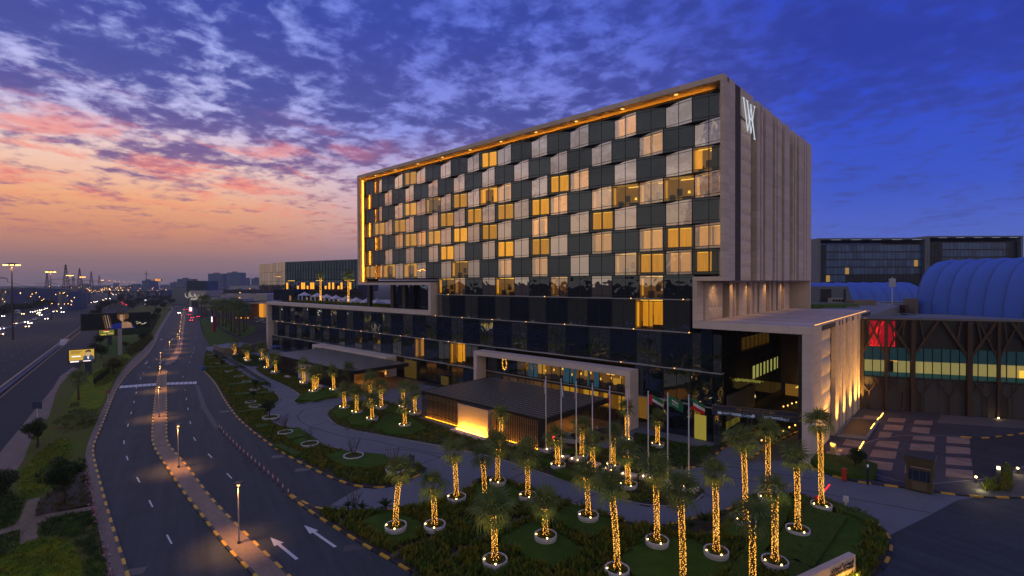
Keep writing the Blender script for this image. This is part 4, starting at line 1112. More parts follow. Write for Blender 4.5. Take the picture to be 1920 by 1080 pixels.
for a in ((533, 806, 773, 'bare twiggy tree at the inner edge of the drive bend, nearest the bowl planter'), (578, 829, 799, 'bare twiggy tree in the second ring planter of the long bed'), (663, 857, 818, 'bare twiggy tree behind the ring planter on the big hedge bed'),
          (735, 887, 834, 'bare tree lit amber from below at the bed tip', True), (664, 957, 915, 'bare twiggy tree at the driveway mouth beside small cycads')): bare_tree(*a)
RINGS = [(394,668,.8),(398,674,.8),(409,684,.85),(419,690,.95),(429,699,1.0),(448,709,1.0),(462,719,.95),(478,734,1.0),(480,743,1.0),(470,758,.95),(478,766,1.0),(508,787,1.35),(535,816,1.1),(581,838,1.2),(663,861,1.3),(742,887,1.2)]
for i, (px, py, r) in enumerate(RINGS):
    x, y = G(px, py); planter(x, y, r, 'white ring planter number %s along the long roadside bed, counted from the far end' % ('one two three four five six seven eight nine ten eleven twelve thirteen fourteen fifteen sixteen'.split()[i]), .02, .55, bowl=(r > 1.3))
    circ.append((x, y, r+.1))
for px, py, s, lab in ((405,678,.42,'small dark tree at the far end of the long bed'),(416,690,.45,'small dark tree in the fourth ring planter'),(478,731,.42,'small dark tree in the middle of the long bed'),(476,752,.38,'thin dark tree between two clipped hedges of the long bed'),(505,786,.62,'bushy round shrub in the large bowl at the bed waist'),(500,770,.36,'dark shrub on the bed edge above the bowl')):
    x, y = G(px, py); tree(0, x, y, s, lab, z=.4)
# cycads
CYM = None
def cycad(px, py, s, label):
    x, y = G(px, py); th = thing('cycad', label, 'plant', (x, y, .13), 'cycads beside the drive'); rs = random.Random(int(px*3))
    b = MB(); b.tube([(x, y, .1), (x, y, .13+.5*s)], [.13*s, .11*s], 8); b.obj('trunk', M_PBARK, th)
    for i in range(18):
        a = i*2.4; el = rs.uniform(.1, 1.1); o = inst('frond', FRN, th, (x, y, .13+.5*s), (0, -el, a), (s, s, s))
    return th
fb = MB()
for i in range(9):
    u0, u1 = i/9, (i+1)/9
    f = lambda u: (1.0*u, 0, .25*u-.45*u*u)
    a, c = f(u0), f(u1); w0, w1 = .12*sin(pi*min(1, u0*1.0+.12)), .12*sin(pi*min(.99, u1+.12))
    fb.face([(a[0], -w0, a[2]+.02), (a[0], 0, a[2]), (c[0], 0, c[2]), (c[0], -w1, c[2]+.02)]); fb.face([(a[0], 0, a[2]), (a[0], w0, a[2]+.02), (c[0], w1, c[2]+.02), (c[0], 0, c[2])])
FRN = fb.mesh('cycad_frond', L_TREE)
for a in ((653,960,.8,'small cycad at the driveway mouth, leftmost'),(678,962,.9,'small cycad right of the bare tree at the driveway mouth'),(723,964,1.15,'largest cycad on the garden edge by the driveway mouth'),(902,912,.9,'cycad at the garden edge under the fourth palm'),(1297,1000,1.0,'dark cycad on bare soil left of the far garden kerb'),(1322,990,1.1,'middle cycad of three on the bare soil under the drive bend'),(1349,979,1.0,'right cycad of three by the drive bend'),(1205,856,.8,'cycad on the small bed by the entrance frame')): cycad(*a)

# ---- lawns, hedges and shrubs of the front garden
def lawn(label, pts, h=.42, sm=0):
    p = poly_px(pts)
    if sum(q[0]*r[1]-r[0]*q[1] for q, r in zip(p, p[1:]+p[:1])) < 0: p = p[::-1]
    clipped('clipped_lawn_block', label, 'hedge', p, .12, h, M_LAWN, 60, .07, lawn=True); return p
holes = []
for lab, pts in (('dark diamond lawn block around the short palm of the front garden', [(932,1018),(985,990),(1012,988),(1100,1038),(1040,1070),(1000,1060)]),
   ('dark lawn block around the palm by the lower bend of the drive', [(1032,975),(1072,950),(1140,978),(1158,990),(1105,1016),(1075,1002)]),
   ('dark lawn block behind three palms at the top of the front garden', [(893,912),(938,905),(1000,938),(958,960),(930,972),(884,938)]),
   ('small lawn around the leftmost planter of the front garden', [(672,985),(728,962),(792,986),(780,1018),(735,1022)]),
   ('lawn block under the tall palm below the flagpoles', [(1165,1052),(1210,1012),(1300,1018),(1385,1062),(1330,1100),(1200,1110)]),
   ('long trimmed lawn block beside the stone name sign', [(1576,966),(1630,986),(1622,1012),(1603,1060),(1590,1110),(1480,1110),(1530,1052)]),
   ('lawn block before the second palm row near the ramp', [(1396,945),(1440,936),(1460,960),(1400,1012),(1352,1012),(1376,980)])): holes.append(lawn(lab, pts))
hd = [('tall clipped hedge from the third palm row down to the bottom edge', px_box((1478,938),(1385,1100),1.7), 1.15), ('dark clipped hedge strip left of the long lawn block', px_box((1548,968),(1478,1060),3.6), .95), ('clipped hedge along the curved kerb by the intercom post', px_box((1560,955),(1640,988),1.3), .9),
      ('clipped hedge behind the last palm planter', px_box((1492,940),(1530,958),1.6), .9), ('low dark hedge before the lowest planter on the right', px_box((1470,1065),(1520,1100),2.4), .8)]
for lab, p, h in hd: clipped('hedge', lab, 'hedge', p, .12, min(h, .62), L_HEDGE); holes.append(p)
PATHS = [[(733,1046),(760,1030),(800,1018),(832,998)],[(838,1052),(880,1026),(945,990),(985,972)],[(1128,1075),(1190,1040),(1222,1010),(1245,992)],[(1565,975),(1535,1020),(1500,1075)],[(1320,1010),(1352,990),(1378,965)]]
for p in PATHS: line_strip('garden_path', p, .45, .137, M_LIGHTP)
ph = []
for p in PATHS:
    w = [Vector(G(*q)) for q in p]
    for a, c in zip(w, w[1:]):
        d = (c-a).normalized(); n = Vector((-d.y, d.x))*.35; ph.append([tuple(a+n), tuple(a-n), tuple(c-n), tuple(c+n)])
soil_hole = poly_px([(1255,1000),(1275,988),(1320,975),(1372,958),(1345,1005),(1300,1012)])
clear5 = resample(I5 + I5[:1], .8)
def edge_mask(poly, d):
    q = np.array([(v.x, v.y) for v in resample(poly+poly[:1], .7)])
    def f(X, Y):
        k = np.ones(len(X), bool)
        for a in range(0, len(q), 60):
            c = q[a:a+60]; k &= (((X[:, None]-c[:, 0])**2+(Y[:, None]-c[:, 1])**2).min(1) > d*d)
        return k
    return f
tufts('shrubs', I5, 11, .66, L_SHRUB, holes+ph+[soil_hole], circ, 9, asp=.22, mask=edge_mask(I5, .45))
# long roadside bed
hh = []
for i, (a, b_, w, h) in enumerate((((388,694),(446,690),1.4,.8),((392,676),(424,671),1.2,.7),((428,727),(500,721),1.4,.85),((440,746),(513,742),1.5,.9),((480,807),(503,803),1.8,.7),((540,829),(566,823),1.5,.7),((446,778),(500,770),1.2,.6),((520,838),(560,858),1.0,.5))):
    p = px_box(a, b_, w); clipped('hedge', 'clipped green hedge bar %s across the long roadside bed, counted from the far end' % ('three two four five seven eight six nine'.split()[i]), 'hedge', p, .12, h, L_HEDGE, 18, .2); hh.append(p)
for lab, pts in (('rounded lawn block around the ring planter with a bare tree on the long bed', [(545,808),(560,806),(590,826),(605,838),(560,842),(535,822)]), ('dark lawn block around the wide ring planter by the bed tip', [(610,860),(640,850),(720,858),(735,872),(700,884),(640,880)])): hh.append(lawn(lab, pts, .5))
for p in ([(516,841),(551,838)], [(562,867),(596,861)], [(638,900),(712,884)]): line_strip('garden_path', p, .35, .137, M_LIGHTP)
tufts('shrubs', I1, 8, .55, L_SHRUB, hh, circ, 8, asp=.26, mask=edge_mask(I1, .55))
# island with the flagpoles and rounded island
for lab, pts in (('left clipped lawn tier of the rounded island', [(622,776),(640,763),(668,768),(655,786),(632,788)]), ('middle clipped lawn tier of the rounded island', [(650,790),(672,775),(700,778),(712,786),(690,803),(660,801)]), ('right clipped lawn tier of the rounded island', [(700,806),(725,783),(772,790),(800,808),(770,820),(730,818)]),
    ('clipped lawn tongue below the pair of palms', [(555,753),(575,739),(610,733),(650,737),(640,744),(590,755)]), ('small back lawn on the rounded island', [(725,765),(752,768),(775,778),(750,783),(722,775)])): hh.append(lawn(lab, pts, .55))
for lab, a, b_, w, h in (('clipped hedge bar before the first flag plinths', (1010,868), (1040,880), 1.0, .7), ('clipped hedge mound under the second flagpole', (1048,893), (1085,905), 1.6, .9), ('clipped hedge behind the flag plinths', (1040,858), (1085,856), 1.6, .9)):
    p = px_box(a, b_, w); clipped('hedge', lab, 'hedge', p, .12, h, L_HEDGE); hh.append(p)
tufts('ground_cover', I4, 7, .36, L_SHRUB, hh, circ, 7, asp=.4, mask=edge_mask(I4, .4))
tufts('ground_cover', I3, 6, .4, L_SHRUB, hh, circ, 7, asp=.4, mask=edge_mask(I3, .4))
tufts('ground_cover', I2, 6, .35, L_HEDGE, hh, circ, 7, asp=.4)
tufts('ground_cover', I6, 6, .40, L_HEDGE, (), circ, 7, asp=.4, mask=edge_mask(I6, .5))
# plaza edge hedge
hp_ = poly_px([(1508,865),(1515,850),(1560,862),(1605,868),(1645,880),(1640,902),(1590,900),(1550,890)])
clipped('hedge', 'dark clipped hedge bed at the plaza corner under the small tree', 'hedge', hp_, .12, .75, L_HEDGE)
# left park
S5 = lambda l: [(u/4.908, 860+v/4.908) for u, v in l]
sheet('stone_path', S5([(-400,800),(0,655),(140,605),(180,560),(240,400),(250,385),(370,355),(320,540),(440,510),(880,410),(890,465),(500,545),(380,590),(350,640),(345,730),(200,830),(185,790),(185,650),(0,700),(-400,860)]), .03, paver_mat('pale_stone_path', (.27, .21, .13), (.22, .17, .11), (.10, .08, .06), .5, .35))
L1 = poly_px([(33,925),(35,900),(45,880),(60,862),(80,842),(100,828),(118,820),(130,826),(135,845),(133,870),(125,893),(105,910),(80,925),(58,933),(42,935)])
L2 = poly_px([(-60,1120),(-30,1060),(20,1035),(50,1015),(80,1010),(115,1010),(140,1025),(152,1050),(160,1100),(140,1160)])
for p in (L1, L2): sheet('lawn', p, .036, M_LAWNY, px=False); tufts('lawn_grass', p, 26, .16, leaf_mat('yellow_lawn_grass', (.11, .12, .012), (.065, .09, .014), .5) if 'yellow_lawn_grass' not in MATS else MATS['yellow_lawn_grass'], z=.03, leaves=4, asp=.3, spread=.1)
for pts in ([(72,985),(82,975),(172,955),(205,1080),(220,1160),(170,1160),(158,1060),(142,1016),(112,1006),(74,1008)], [(-40,1010),(-30,935),(14,915),(24,925),(45,942),(30,985)], [(-60,1090),(-40,1020),(36,995),(36,1022),(10,1040)]):
    p = poly_px(pts); tufts('long_grass', p, 16, .34, L_GRASS, z=.01, leaves=6, asp=.16)
p = poly_px([(66,968),(72,940),(100,918),(135,890),(160,868),(178,948)]); sheet('planting_soil', p, .03, M_BEDSOIL, px=False); tufts('low_shrubs', p, 3.0, .35, L_YEL, z=.02, leaves=7)
p = poly_px([(158,880),(164,880),(184,985),(178,985)]); tufts('flowers', p, 14, .28, L_FLOW, z=.02, leaves=4, asp=.5)
p = poly_px([(184,990),(190,990),(212,1090),(206,1090)]); tufts('flowers', p, 14, .28, L_FLOW, z=.02, leaves=4, asp=.5)
for pts, m in (([(125,760),(150,720),(185,690),(215,705),(190,760),(150,790)], M_LAWNY), ([(225,668),(250,650),(275,640),(270,652),(245,672)], M_LAWNY), ([(180,640),(230,632),(278,632),(268,655),(215,668),(185,662)], M_LAWN)): sheet('lawn', poly_px(pts), .034, m, px=False)
for pts, m, h, d in (([(240,655),(262,640),(282,628),(286,636),(265,655),(245,668)], L_YEL, .9, 3), ([(176,700),(200,690),(225,672),(240,676),(205,718),(185,725)], L_SHRUB, .5, 2), ([(100,790),(150,765),(190,770),(175,800),(120,815)], L_YEL, .3, 2.0), ([(205,612),(250,600),(300,590),(280,625),(215,630)], L_TREE, 1.2, 1.2)):
    tufts('park_shrubs', poly_px(pts), d, h, m, z=.01, leaves=8, asp=.35, spread=.3)
b = MB()
for i in range(7):
    px, py = 178+i*4.2, 727-i*3.5
    x, y = G(px, py); t = tree(0, x, y, .28, 'small pointed conifer in the row beside the sidewalk', 'small conifers beside the sidewalk', sz=.5)
for px, py, cy, lab in ((147,750,710,'unlit fan palm on the park slope near the lit screen'), (140,781,764,'low young palm on the park slope'), (155,794,776,'small palm above the yellow lawn')):
    x, y = G(px, py); palm(x, y, max(1.0, ztop(x, y, cy)), lab, False, .01, int(px), sc=1.25 if py < 760 else .8, thick=1.1)
# grove of unlit palms on the far lawn and two lit ones on the roof terrace
sheet('lawn', [(376,598),(386,597),(405,612),(425,625),(447,636),(440,641),(392,650),(384,630)], .03, M_LAWN)
sheet('lawn', [(392,596),(440,600),(480,613),(478,622),(455,634),(420,618)], .031, M_LAWN)
for i, (px, py, cy) in enumerate(((398,604,572),(405,606,570),(410,609,574),(418,612,572),(424,612,576),(433,622,575),(440,624,573),(449,630,576),(457,622,580),(462,617,577),(384,592,562),(388,593,560),(378,590,563),(428,606,574),(445,612,580))):
    x, y = G(px, py); palm(x, y, ztop(x, y, cy), 'unlit palm of the grove on the far lawn by the shopping centre', False, 0, i*3+1, 'grove of unlit palms', sc=2.4, thick=2.2, nf=22)
for px, cy, lab in ((601,518,'left fairy-lit palm on the hotel roof terrace'), (653,520,'right fairy-lit palm on the hotel roof terrace')):
    x, z = onY(px, cy, 84); palm(x, 84, z, lab, True, 15.9, int(px), sc=1.15, thick=1.2)
# ------------------------------------------------------------------ entrance canopies
M_WARMP = paver_mat('warm_brown_forecourt_pavers', (.26, .15, .085), (.21, .125, .075), (.10, .06, .04), .6, .6, rot=0)
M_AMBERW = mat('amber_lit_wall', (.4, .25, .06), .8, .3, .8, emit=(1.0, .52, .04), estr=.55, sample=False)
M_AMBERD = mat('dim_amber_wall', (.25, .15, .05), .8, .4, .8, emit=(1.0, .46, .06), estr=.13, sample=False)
M_WWALL = mat('ridged_travertine', (.42, .33, .24), .6, .25, .8, bump=.5, bscale=9, stretch=(.4, .4, 5))
M_SLAT = mat('bronze_slat', (.026, .026, .028), .45, .2, 2, metal=.2, objvar=.25)
M_SLATE = mat('canopy_slat_edge', (.30, .28, .25), .5, .1, metal=.1)
def canopy(label, x0, x1, y0, y1, zt, px_open, nslat, fin_step, glow, n_tier=4):
    th = thing('entrance_canopy', label, 'canopy', ((x0+x1)/2, y0, 0))
    block('roof_plate', (x0, y0+.2, zt-.42), (x1, y1, zt-.22), M_BRONZE, th)
    w = (y1-y0)/nslat
    for i in range(nslat):
        s = block('roof_slat', (x0, y0+w*i, zt-.2), (x1, y0+w*i+w*.62, zt), M_SLAT, th)
        block('slat_edge', (x0+.1, y0+w*i+w*.62, zt-.12), (x1-.1, y0+w*i+w*.86, zt-.005), M_SLATE, s)
    block('edge_beam', (x1-.05, y0, zt-.75), (x1+.25, y1, zt+.03), M_BRONZE, th); block('edge_beam', (x0-.25, y0, zt-.75), (x0+.05, y1, zt+.03), M_BRONZE, th)
    fm = MB(); hz = (zt-.1)/n_tier
    for k in range(n_tier):
        d = .12 if k % 2 else .0
        fm.box(-.06, -.06+d*.3, hz*k+.03, .06, .05, hz*(k+1)-.05); fm.box(-.08, -.09, hz*(k+1)-.09, .08, .06, hz*(k+1)-.02)
    fme = fm.mesh('screen_fin', M_SLAT)
    n = int((x1-x0)/fin_step)
    for i in range(n+1):
        x = x0 + (x1-x0)*i/n
        if px_open and px_open[0] < x < px_open[1]: continue
        inst('screen_fin', fme, th, (x, y0, .05))
    if glow:
        for a, c in ((x0+.3, px_open[0]), (px_open[1], x1-.6)):
            block('screen_backing', (a, y0+.75, .0), (c, y0+.8, zt-.5), mat('screen_backing_board', (.5, .33, .16), .8, .2), th)
            block('amber_light_strip', (a, y0+.42, .06), (c, y0+.50, .12), emis("amber_foot_strip", (1.0, .38, .02), 17), th)
    else: block('screen_backing', (x0+.1, y0+.5, .0), (x1-1.2, y0+.55, zt-.5), M_BRONZE, th)
    block('corner_column', (x1-.5, y0-.1, 0), (x1+.2, y0+.8, zt-.2), M_BRONZE, th)
    return th
can2 = canopy('near dark slatted canopy with glowing fins behind the flagpoles', -69.2, -42.8, 52.3, 68.9, 4.55, (-59.6, -51.4), 17, .34, True)
can1 = canopy('far dark slatted canopy before an amber lobby, left of the rounded island', -136.2, -96.0, 54.0, 68.6, 4.5, None, 15, .5, False)
def entry_frame(label, x0, x1, zt, th_, y0, y1):
    f = thing('stone_portal', label, 'portal', ((x0+x1)/2, y0, 0))
    slabs(f, 'stone_slab', x0, y0, zt-th_, x1, y1, zt, 0, 2.6, M_STONE_L)
    slabs(f, 'stone_slab', x0, y0, 0, x0+th_, y1, zt-th_-.01, 2, 1.5, M_STONE_L); slabs(f, 'stone_slab', x1-th_, y0, 0, x1, y1, zt-th_-.01, 2, 1.5, M_STONE_L)
    return f
fr2 = entry_frame('near pale stone portal over the glowing lobby behind the flagpoles', -74.2, -38.9, 9.25, .85, 68.95, 71.6)
fr1 = entry_frame('far pale stone portal behind the far dark canopy', -143.8, -105.0, 4.95, .75, 68.7, 71.6)
lamp('wall_washer', 'SPOT', (-105.4, 68.2, .2), 160, (1, .5, .1), fr1, .1, (-105.4, 68.9, 3), 80, .8)
lamp('wall_washer', 'SPOT', (-39.3, 68.3, .2), 90, (1, .5, .1), fr2, .1, (-39.3, 69, 3), 80, .8)
# forecourts
sheet('forecourt', [(-70, 53), (-39.5, 53.5), (-38.6, 71), (-70, 71.3)], .032, M_WARMP, px=False)
sheet('forecourt', [(-134, 55), (-94, 55), (-92, 71), (-134, 71.3)], .034, M_WARMP, px=False)
# lobby glazing behind the near portal: upper lounge with blue curtains, lower amber lobby
GY = 71.9
M_BLUEC = mat('blue_curtain', (.05, .18, .30), .9, .2, 2, emit=(.06, .30, .55), estr=.22, sample=False)
for i in range(16):
    a, c = -73.3+2.08*i, -73.3+2.08*(i+1)
    block('lobby_glass', (a+.04, GY-.03, .1), (c-.04, GY, 4.5), G_CLR, hotel); block('lobby_glass', (a+.04, GY-.03, 5.1), (c-.04, GY, 8.38), G_CLR if i > 3 else G_PD, hotel)
    block('mullion', (a-.05, GY-.06, .1), (a+.04, GY+.08, 8.4), M_MULL, hotel)
block('spandrel', (-73.3, GY-.08, 4.5), (-39.8, GY+.1, 5.1), M_DARK, hotel)
lounge = MB()
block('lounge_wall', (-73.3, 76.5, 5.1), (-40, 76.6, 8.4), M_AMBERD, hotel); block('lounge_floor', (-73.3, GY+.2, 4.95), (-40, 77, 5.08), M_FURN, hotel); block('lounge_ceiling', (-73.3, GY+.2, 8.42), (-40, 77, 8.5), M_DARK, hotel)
for p0, p1 in ((992, 999), (1001, 1007), (1057, 1071), (1075, 1080), (1102, 1106), (1114, 1122)):
    x, _ = onY(p0, 700, GY+.4); u, _ = onY(p1, 705, GY+.4); block('curtain', (x, GY+.3, 5.1), (u, GY+.5, 8.4), M_BLUEC, hotel)
for p0, p1, z0, z1, m in ((1010, 1022, 5.2, 8.2, M_AMBERW), (1026, 1034, 7.2, 8.0, M_COVE), (1036, 1054, 6.2, 7.4, M_AMBERD), (1096, 1101, 6.0, 8.3, M_AMBERW), (1082, 1092, 5.6, 6.6, M_AMBERD), (1124, 1134, 6.0, 8.1, M_AMBERD), (1138, 1152, 6.9, 7.3, M_COVE), (1150, 1166, 5.3, 6.4, M_AMBERW)):
    x, _ = onY(p0, 700, 75.5); u, _ = onY(p1, 705, 75.5); block('lounge_panel', (x, 75.4, z0), (u, 75.6, z1), m, hotel)
for i in range(9): block('lounge_table', (-58+i*2.0, 73.5, 5.1), (-57.1+i*2.0, 74.3, 5.85), M_FURN, hotel)
for i in range(10):
    lb = MB(); lb.lathe([(.16, 0), (.11, .35)], 8); inst('table_lamp', lb.mesh('table_lamp', M_COVE), hotel, (-60+i*2.05, 74.4, 6.0+.4*(i % 3)))
wr = thing('light_wreath', 'tall ring of warm fairy lights hanging behind the portal glass', 'wreath', (-68.3, 72.3, 5.4)); wb = MB(); rs = random.Random(4)
for i in range(150):
    a = rs.uniform(0, 6.28); r = rs.uniform(.75, 1.0); p = (-68.3+.62*r*cos(a)+rs.uniform(-.05, .05), 71.78+rs.uniform(-.1, .05), 6.9+1.25*r*sin(a)); s = .032
    wb.add([(p[0]+s, p[1], p[2]), (p[0]-s, p[1], p[2]), (p[0], p[1]-s, p[2]), (p[0], p[1], p[2]+s), (p[0], p[1], p[2]-s)], [(0,2,3),(2,1,3),(2,0,4),(1,2,4)])
wb.obj('fairy_lights', M_FAIRY, wr, kind='stuff')
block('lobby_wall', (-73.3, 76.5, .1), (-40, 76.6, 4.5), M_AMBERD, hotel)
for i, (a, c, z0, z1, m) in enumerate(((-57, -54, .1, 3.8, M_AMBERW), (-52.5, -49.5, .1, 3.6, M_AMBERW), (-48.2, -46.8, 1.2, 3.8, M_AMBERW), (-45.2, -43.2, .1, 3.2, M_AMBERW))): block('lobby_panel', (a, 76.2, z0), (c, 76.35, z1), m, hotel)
for i in range(6): block('lobby_shelf', (-51+i*1.7, 71.2, .05), (-49.6+i*1.7, 71.6, 2.2), M_FURN, hotel)
for x, y in ((-64, 57), (-56, 57), (-48, 57), (-64, 65), (-56, 65), (-48, 65)):
    inst('downlight', DLM, can2, (x, y, 4.12)); lamp('ceiling_lamp', 'SPOT', (x, y, 4.05), 900, (1, .56, .14), can2, .25, (x, y, 0), 150, .6)
# amber lobby behind the far canopy
for i, (p0, p1, m) in enumerate(((640, 655, M_AMBERW), (656, 668, M_AMBERW), (671, 681, M_AMBERW), (683, 692, M_AMBERW), (694, 702, M_AMBERW), (704, 712, M_AMBERD), (713, 722, M_AMBERD))):
    x, _ = onY(p0, 700, 71.5); u, _ = onY(p1, 705, 71.5); block('lobby_panel', (x+.1, 71.62, .1), (u-.15, 71.7, 4.1), m, hotel)
for x, y in ((-126, 62), (-114, 62), (-103, 62), (-99, 58)): lamp('ceiling_lamp', 'SPOT', (x, y, 4.0), 800, (1, .55, .12), can1, .25, (x, y, 0), 150, .6)
for px, x0_ in ((764, 757), (1, 1)):
    pass
for p0, p1, z1 in ((758, 780, 4.4), (826, 840, 2.2)):
    x, _ = onY(p0, 700, 71.4); u, _ = onY(p1, 705, 71.4); block('lit_glass', (x, 71.5, .2), (u, 71.56, z1), mat('olive_lit_glass', (.1, .08, .03), .4, .2, emit=(.7, .42, .05), estr=.06, sample=False), hotel)
# pale stone panel before the far canopy
x, y = G(558, 712); u, _ = G(581, 716)
sp1 = thing('feature_wall', 'pale stone panel standing before the far canopy wall', 'wall', (x, y, 0)); slabs(sp1, 'stone_slab', x, 53.1, 0, x+5.6, 53.6, 4.1, 2, 1.0, M_STONE_L)
for i in range(4): block('stone_bench', (-131+i*8.2, 51.6, .1), (-129.2+i*8.2, 52.4, .6), M_STONE_L, sp1)
# glowing water wall
ww = thing('water_wall', 'wide stone water wall glowing amber from a light line at its foot', 'fountain', (-55.4, 51.5, 0))
slabs(ww, 'stone_slab', -58.9, 51.35, .35, -52.2, 52.2, 4.25, 2, .43, M_WWALL, gap=.012)
block('basin', (-59.4, 50.0, 0), (-51.8, 51.3, .38), M_STONE_L, ww); block('light_line', (-58.9, 51.02, .39), (-52.2, 51.10, .43), emis('water_wall_light', (1, .40, .025), 45), ww)
_wl = lamp('wall_washer', 'AREA', (-55.5, 50.86, .47), 620, (1, .42, .04), ww, .1, (-55.5, 51.3, 1.6)); _wl.data.shape = 'RECTANGLE'; _wl.data.size = 6.6; _wl.data.size_y = .08
block('water_tray', (-58.7, 51.5, 4.25), (-52.4, 52.1, 4.36), M_BRONZE, ww)
# ------------------------------------------------------------------ flags
M_POLE = mat('brushed_flagpole', (.62, .62, .64), .45, .05)
RED, GRN, WHT, BLK, MAR, BLU = (mat('flag_'+n, c, .8, .06) for n, c in (('red', (.50, .012, .015)), ('green', (.01, .16, .07)), ('white', (.62, .62, .64)), ('black', (.015, .015, .017)), ('maroon', (.22, .01, .03)), ('blue', (.02, .04, .2))))
def flag(i, px, py, ptop, label, paint, fly, L=1.9, Hh=1.25, drop=.0):
    """paint(u, v) -> material; u along the fly, v from the bottom; fly 0 = hanging limp, 1 = blowing"""
    x, y = G(px, py); H = ztop(x, y, ptop)
    p = thing('flagpole', 'grey flagpole carrying the ' + label, 'flagpole', (x, y, .12), 'flagpoles before the canopy')
    b = MB(); b.tube([(x, y, .5), (x, y, H-.1)], [.09, .055], 10); b.obj('pole', M_POLE, p, smooth=True)
    b = MB(); b.lathe([(.0, -.10), (.09, -.04), (.09, .04), (.0, .10)], 10, (x, y, H)); b.obj('finial', M_POLE, p)
    f = MB(); nu, nv = 18, 14; z1 = H-.35-drop; dirx = Vector((.80, .6, 0))
    def pt(u, v):
        if fly > .5:
            s = u*L; w = .16*sin(u*9+v*2.2)*u; sag = -.38*u*u*L
            q = Vector((x, y, z1-Hh+v*Hh)) + dirx*s*.88 + Vector((-dirx.y, dirx.x, 0))*w
            q.z += sag + .06*sin(u*7); return q
        s = u*L; fold = .13*sin(u*20+i)*(.4+u); out = (.10+.22*u*(1-v*.3))*(1 if i % 2 else -1)
        return Vector((x+out*.8+.05*sin(v*5), y+fold*.8, z1-Hh*1.0+v*Hh-u*L*.52))
    for a in range(nu):
        for c in range(nv):
            u0, u1, v0, v1 = a/nu, (a+1)/nu, c/nv, (c+1)/nv
            f.face([pt(u0, v0), pt(u1, v0), pt(u1, v1), pt(u0, v1)], paint((u0+u1)/2, (v0+v1)/2))
    o = f.obj('flag', None, None, smooth=True); tag(o, label + ' on the pole before the hotel', 'flag', 'flags before the canopy')
    k = thing('flag_plinth', 'stone plinth with two lamps under the ' + label, 'plinth', (x, y, .12), 'flag plinths')
    block('base', (x-.85, y-.55, .12), (x+.85, y+.75, .58), M_STONE_L, k)
    for sx in (-.45, .45):
        inst('spot_lamp', SPM, k, (x+sx, y-.35, .66))
    lamp('uplight', 'SPOT', (x+.2, y-.4, .75), 45, (1, .6, .2), k, .05, (x, y, 5), 35, .8)
def stripes(u, v): return BLU if (u < .38 and v > .48) else (RED if int(v*13) % 2 == 0 else WHT)
def serr(m): return lambda u, v: WHT if u < .33+.05*abs(((v*9) % 1)-.5)*2 else m
flag(0, 1023.8, 848, 706, 'first white limp flag on the far left', lambda u, v: WHT, 0, 1.7, 1.15)
flag(1, 1052.5, 862, 711, 'second white limp flag', lambda u, v: WHT, 0, 1.7, 1.15)
flag(2, 1080.7, 869, 716, 'limp red and white striped flag', stripes, 0, 1.7, 1.1)
flag(3, 1111, 877, 720, 'maroon flag with white serrated hoist', serr(MAR), 0, 1.9, 1.1)
flag(4, 1143.7, 888, 725, 'red flag with white serrated hoist', serr(RED), 0, 1.8, 1.15)
flag(5, 1177, 898, 731, 'red white and green flag hanging half open', lambda u, v: RED if u < .28 or .33 < v < .66 else (WHT if v >= .66 else GRN), 0, 1.8, 1.1, .3)
flag(6, 1215.5, 903, 735, 'flag with red hoist and green white black bands', lambda u, v: RED if u < .27 else (GRN if v > .66 else (WHT if v > .33 else BLK)), 1, 1.9, 1.15)
flag(7, 1252, 914, 738, 'green flag with white script and sword', lambda u, v: WHT if (.25 < u < .75 and .52 < v < .74 and int(u*26+v*9) % 3) or (.3 < u < .72 and .30 < v < .37) else GRN, 1, 1.9, 1.15)
flag(8, 1291.5, 922, 742, 'green white and red flag with black trapezoid hoist', lambda u, v: BLK if u < .27 and abs(v-.5) < .5-.33*(u/.27)*.9 else (GRN if v > .66 else (WHT if v > .33 else RED)), 1, 1.9, 1.15)

# ------------------------------------------------------------------ gateway sign over the ramp
M_SIGN = mat('dark_blue_sign_board', (.018, .028, .060), .5, .05)
M_GOLD = mat('gold_sign_trim', (.38, .26, .12), .4, .1, metal=.5)
M_SIGNW = emis('white_sign_lettering', (.60, .70, 1.0), .30, False)
ga, gc_ = Vector(G(1335, 760, 6.0)), Vector(G(1518, 774, 6.2))
gate = thing('gateway_sign', 'long dark blue gateway sign board spanning the ramp entrance', 'sign', (ga.x, ga.y, 0))
gd = (gc_-ga); GL = gd.length; ang = math.atan2(gd.y, gd.x)
GM = Matrix.Translation((ga.x, ga.y, 0)) @ Matrix.Rotation(ang, 4, 'Z')
def gl(name, lo, hi, m):
    q = MB(); q.box(*lo, *hi); q.v = [tuple(GM @ Vector(v)) for v in q.v]; return q.obj(name, m, gate)
gl('board', (0, 0, 4.75), (GL, .3, 6.1), M_SIGN)
for lo, hi in (((.0, -.02, 6.06), (GL, 0, 6.10)), ((.0, -.02, 5.42), (GL, 0, 5.45)), ((0, -.02, 5.42), (.04, 0, 6.1)), ((GL-.04, -.02, 5.42), (GL, 0, 6.1))): gl('gold_trim', lo, hi, M_GOLD)
def gtext(s, x, z, size, m):
    o = inst('lettering', text_mesh('lettering', s, size, m, .012), gate); o.matrix_basis = GM @ Matrix.Translation((x, -.03, z)) @ Matrix.Rotation(pi/2, 4, 'X')
    o.matrix_parent_inverse = gate.matrix_basis.inverted()
gtext('THE WALDORF ASTORIA', GL*.46, 5.75, .42, M_GOLD)
gtext('DO NOT ENTER', GL*.185, 5.08, .40, M_SIGNW); gtext('ENTRANCE', GL*.645, 5.08, .42, M_SIGNW)
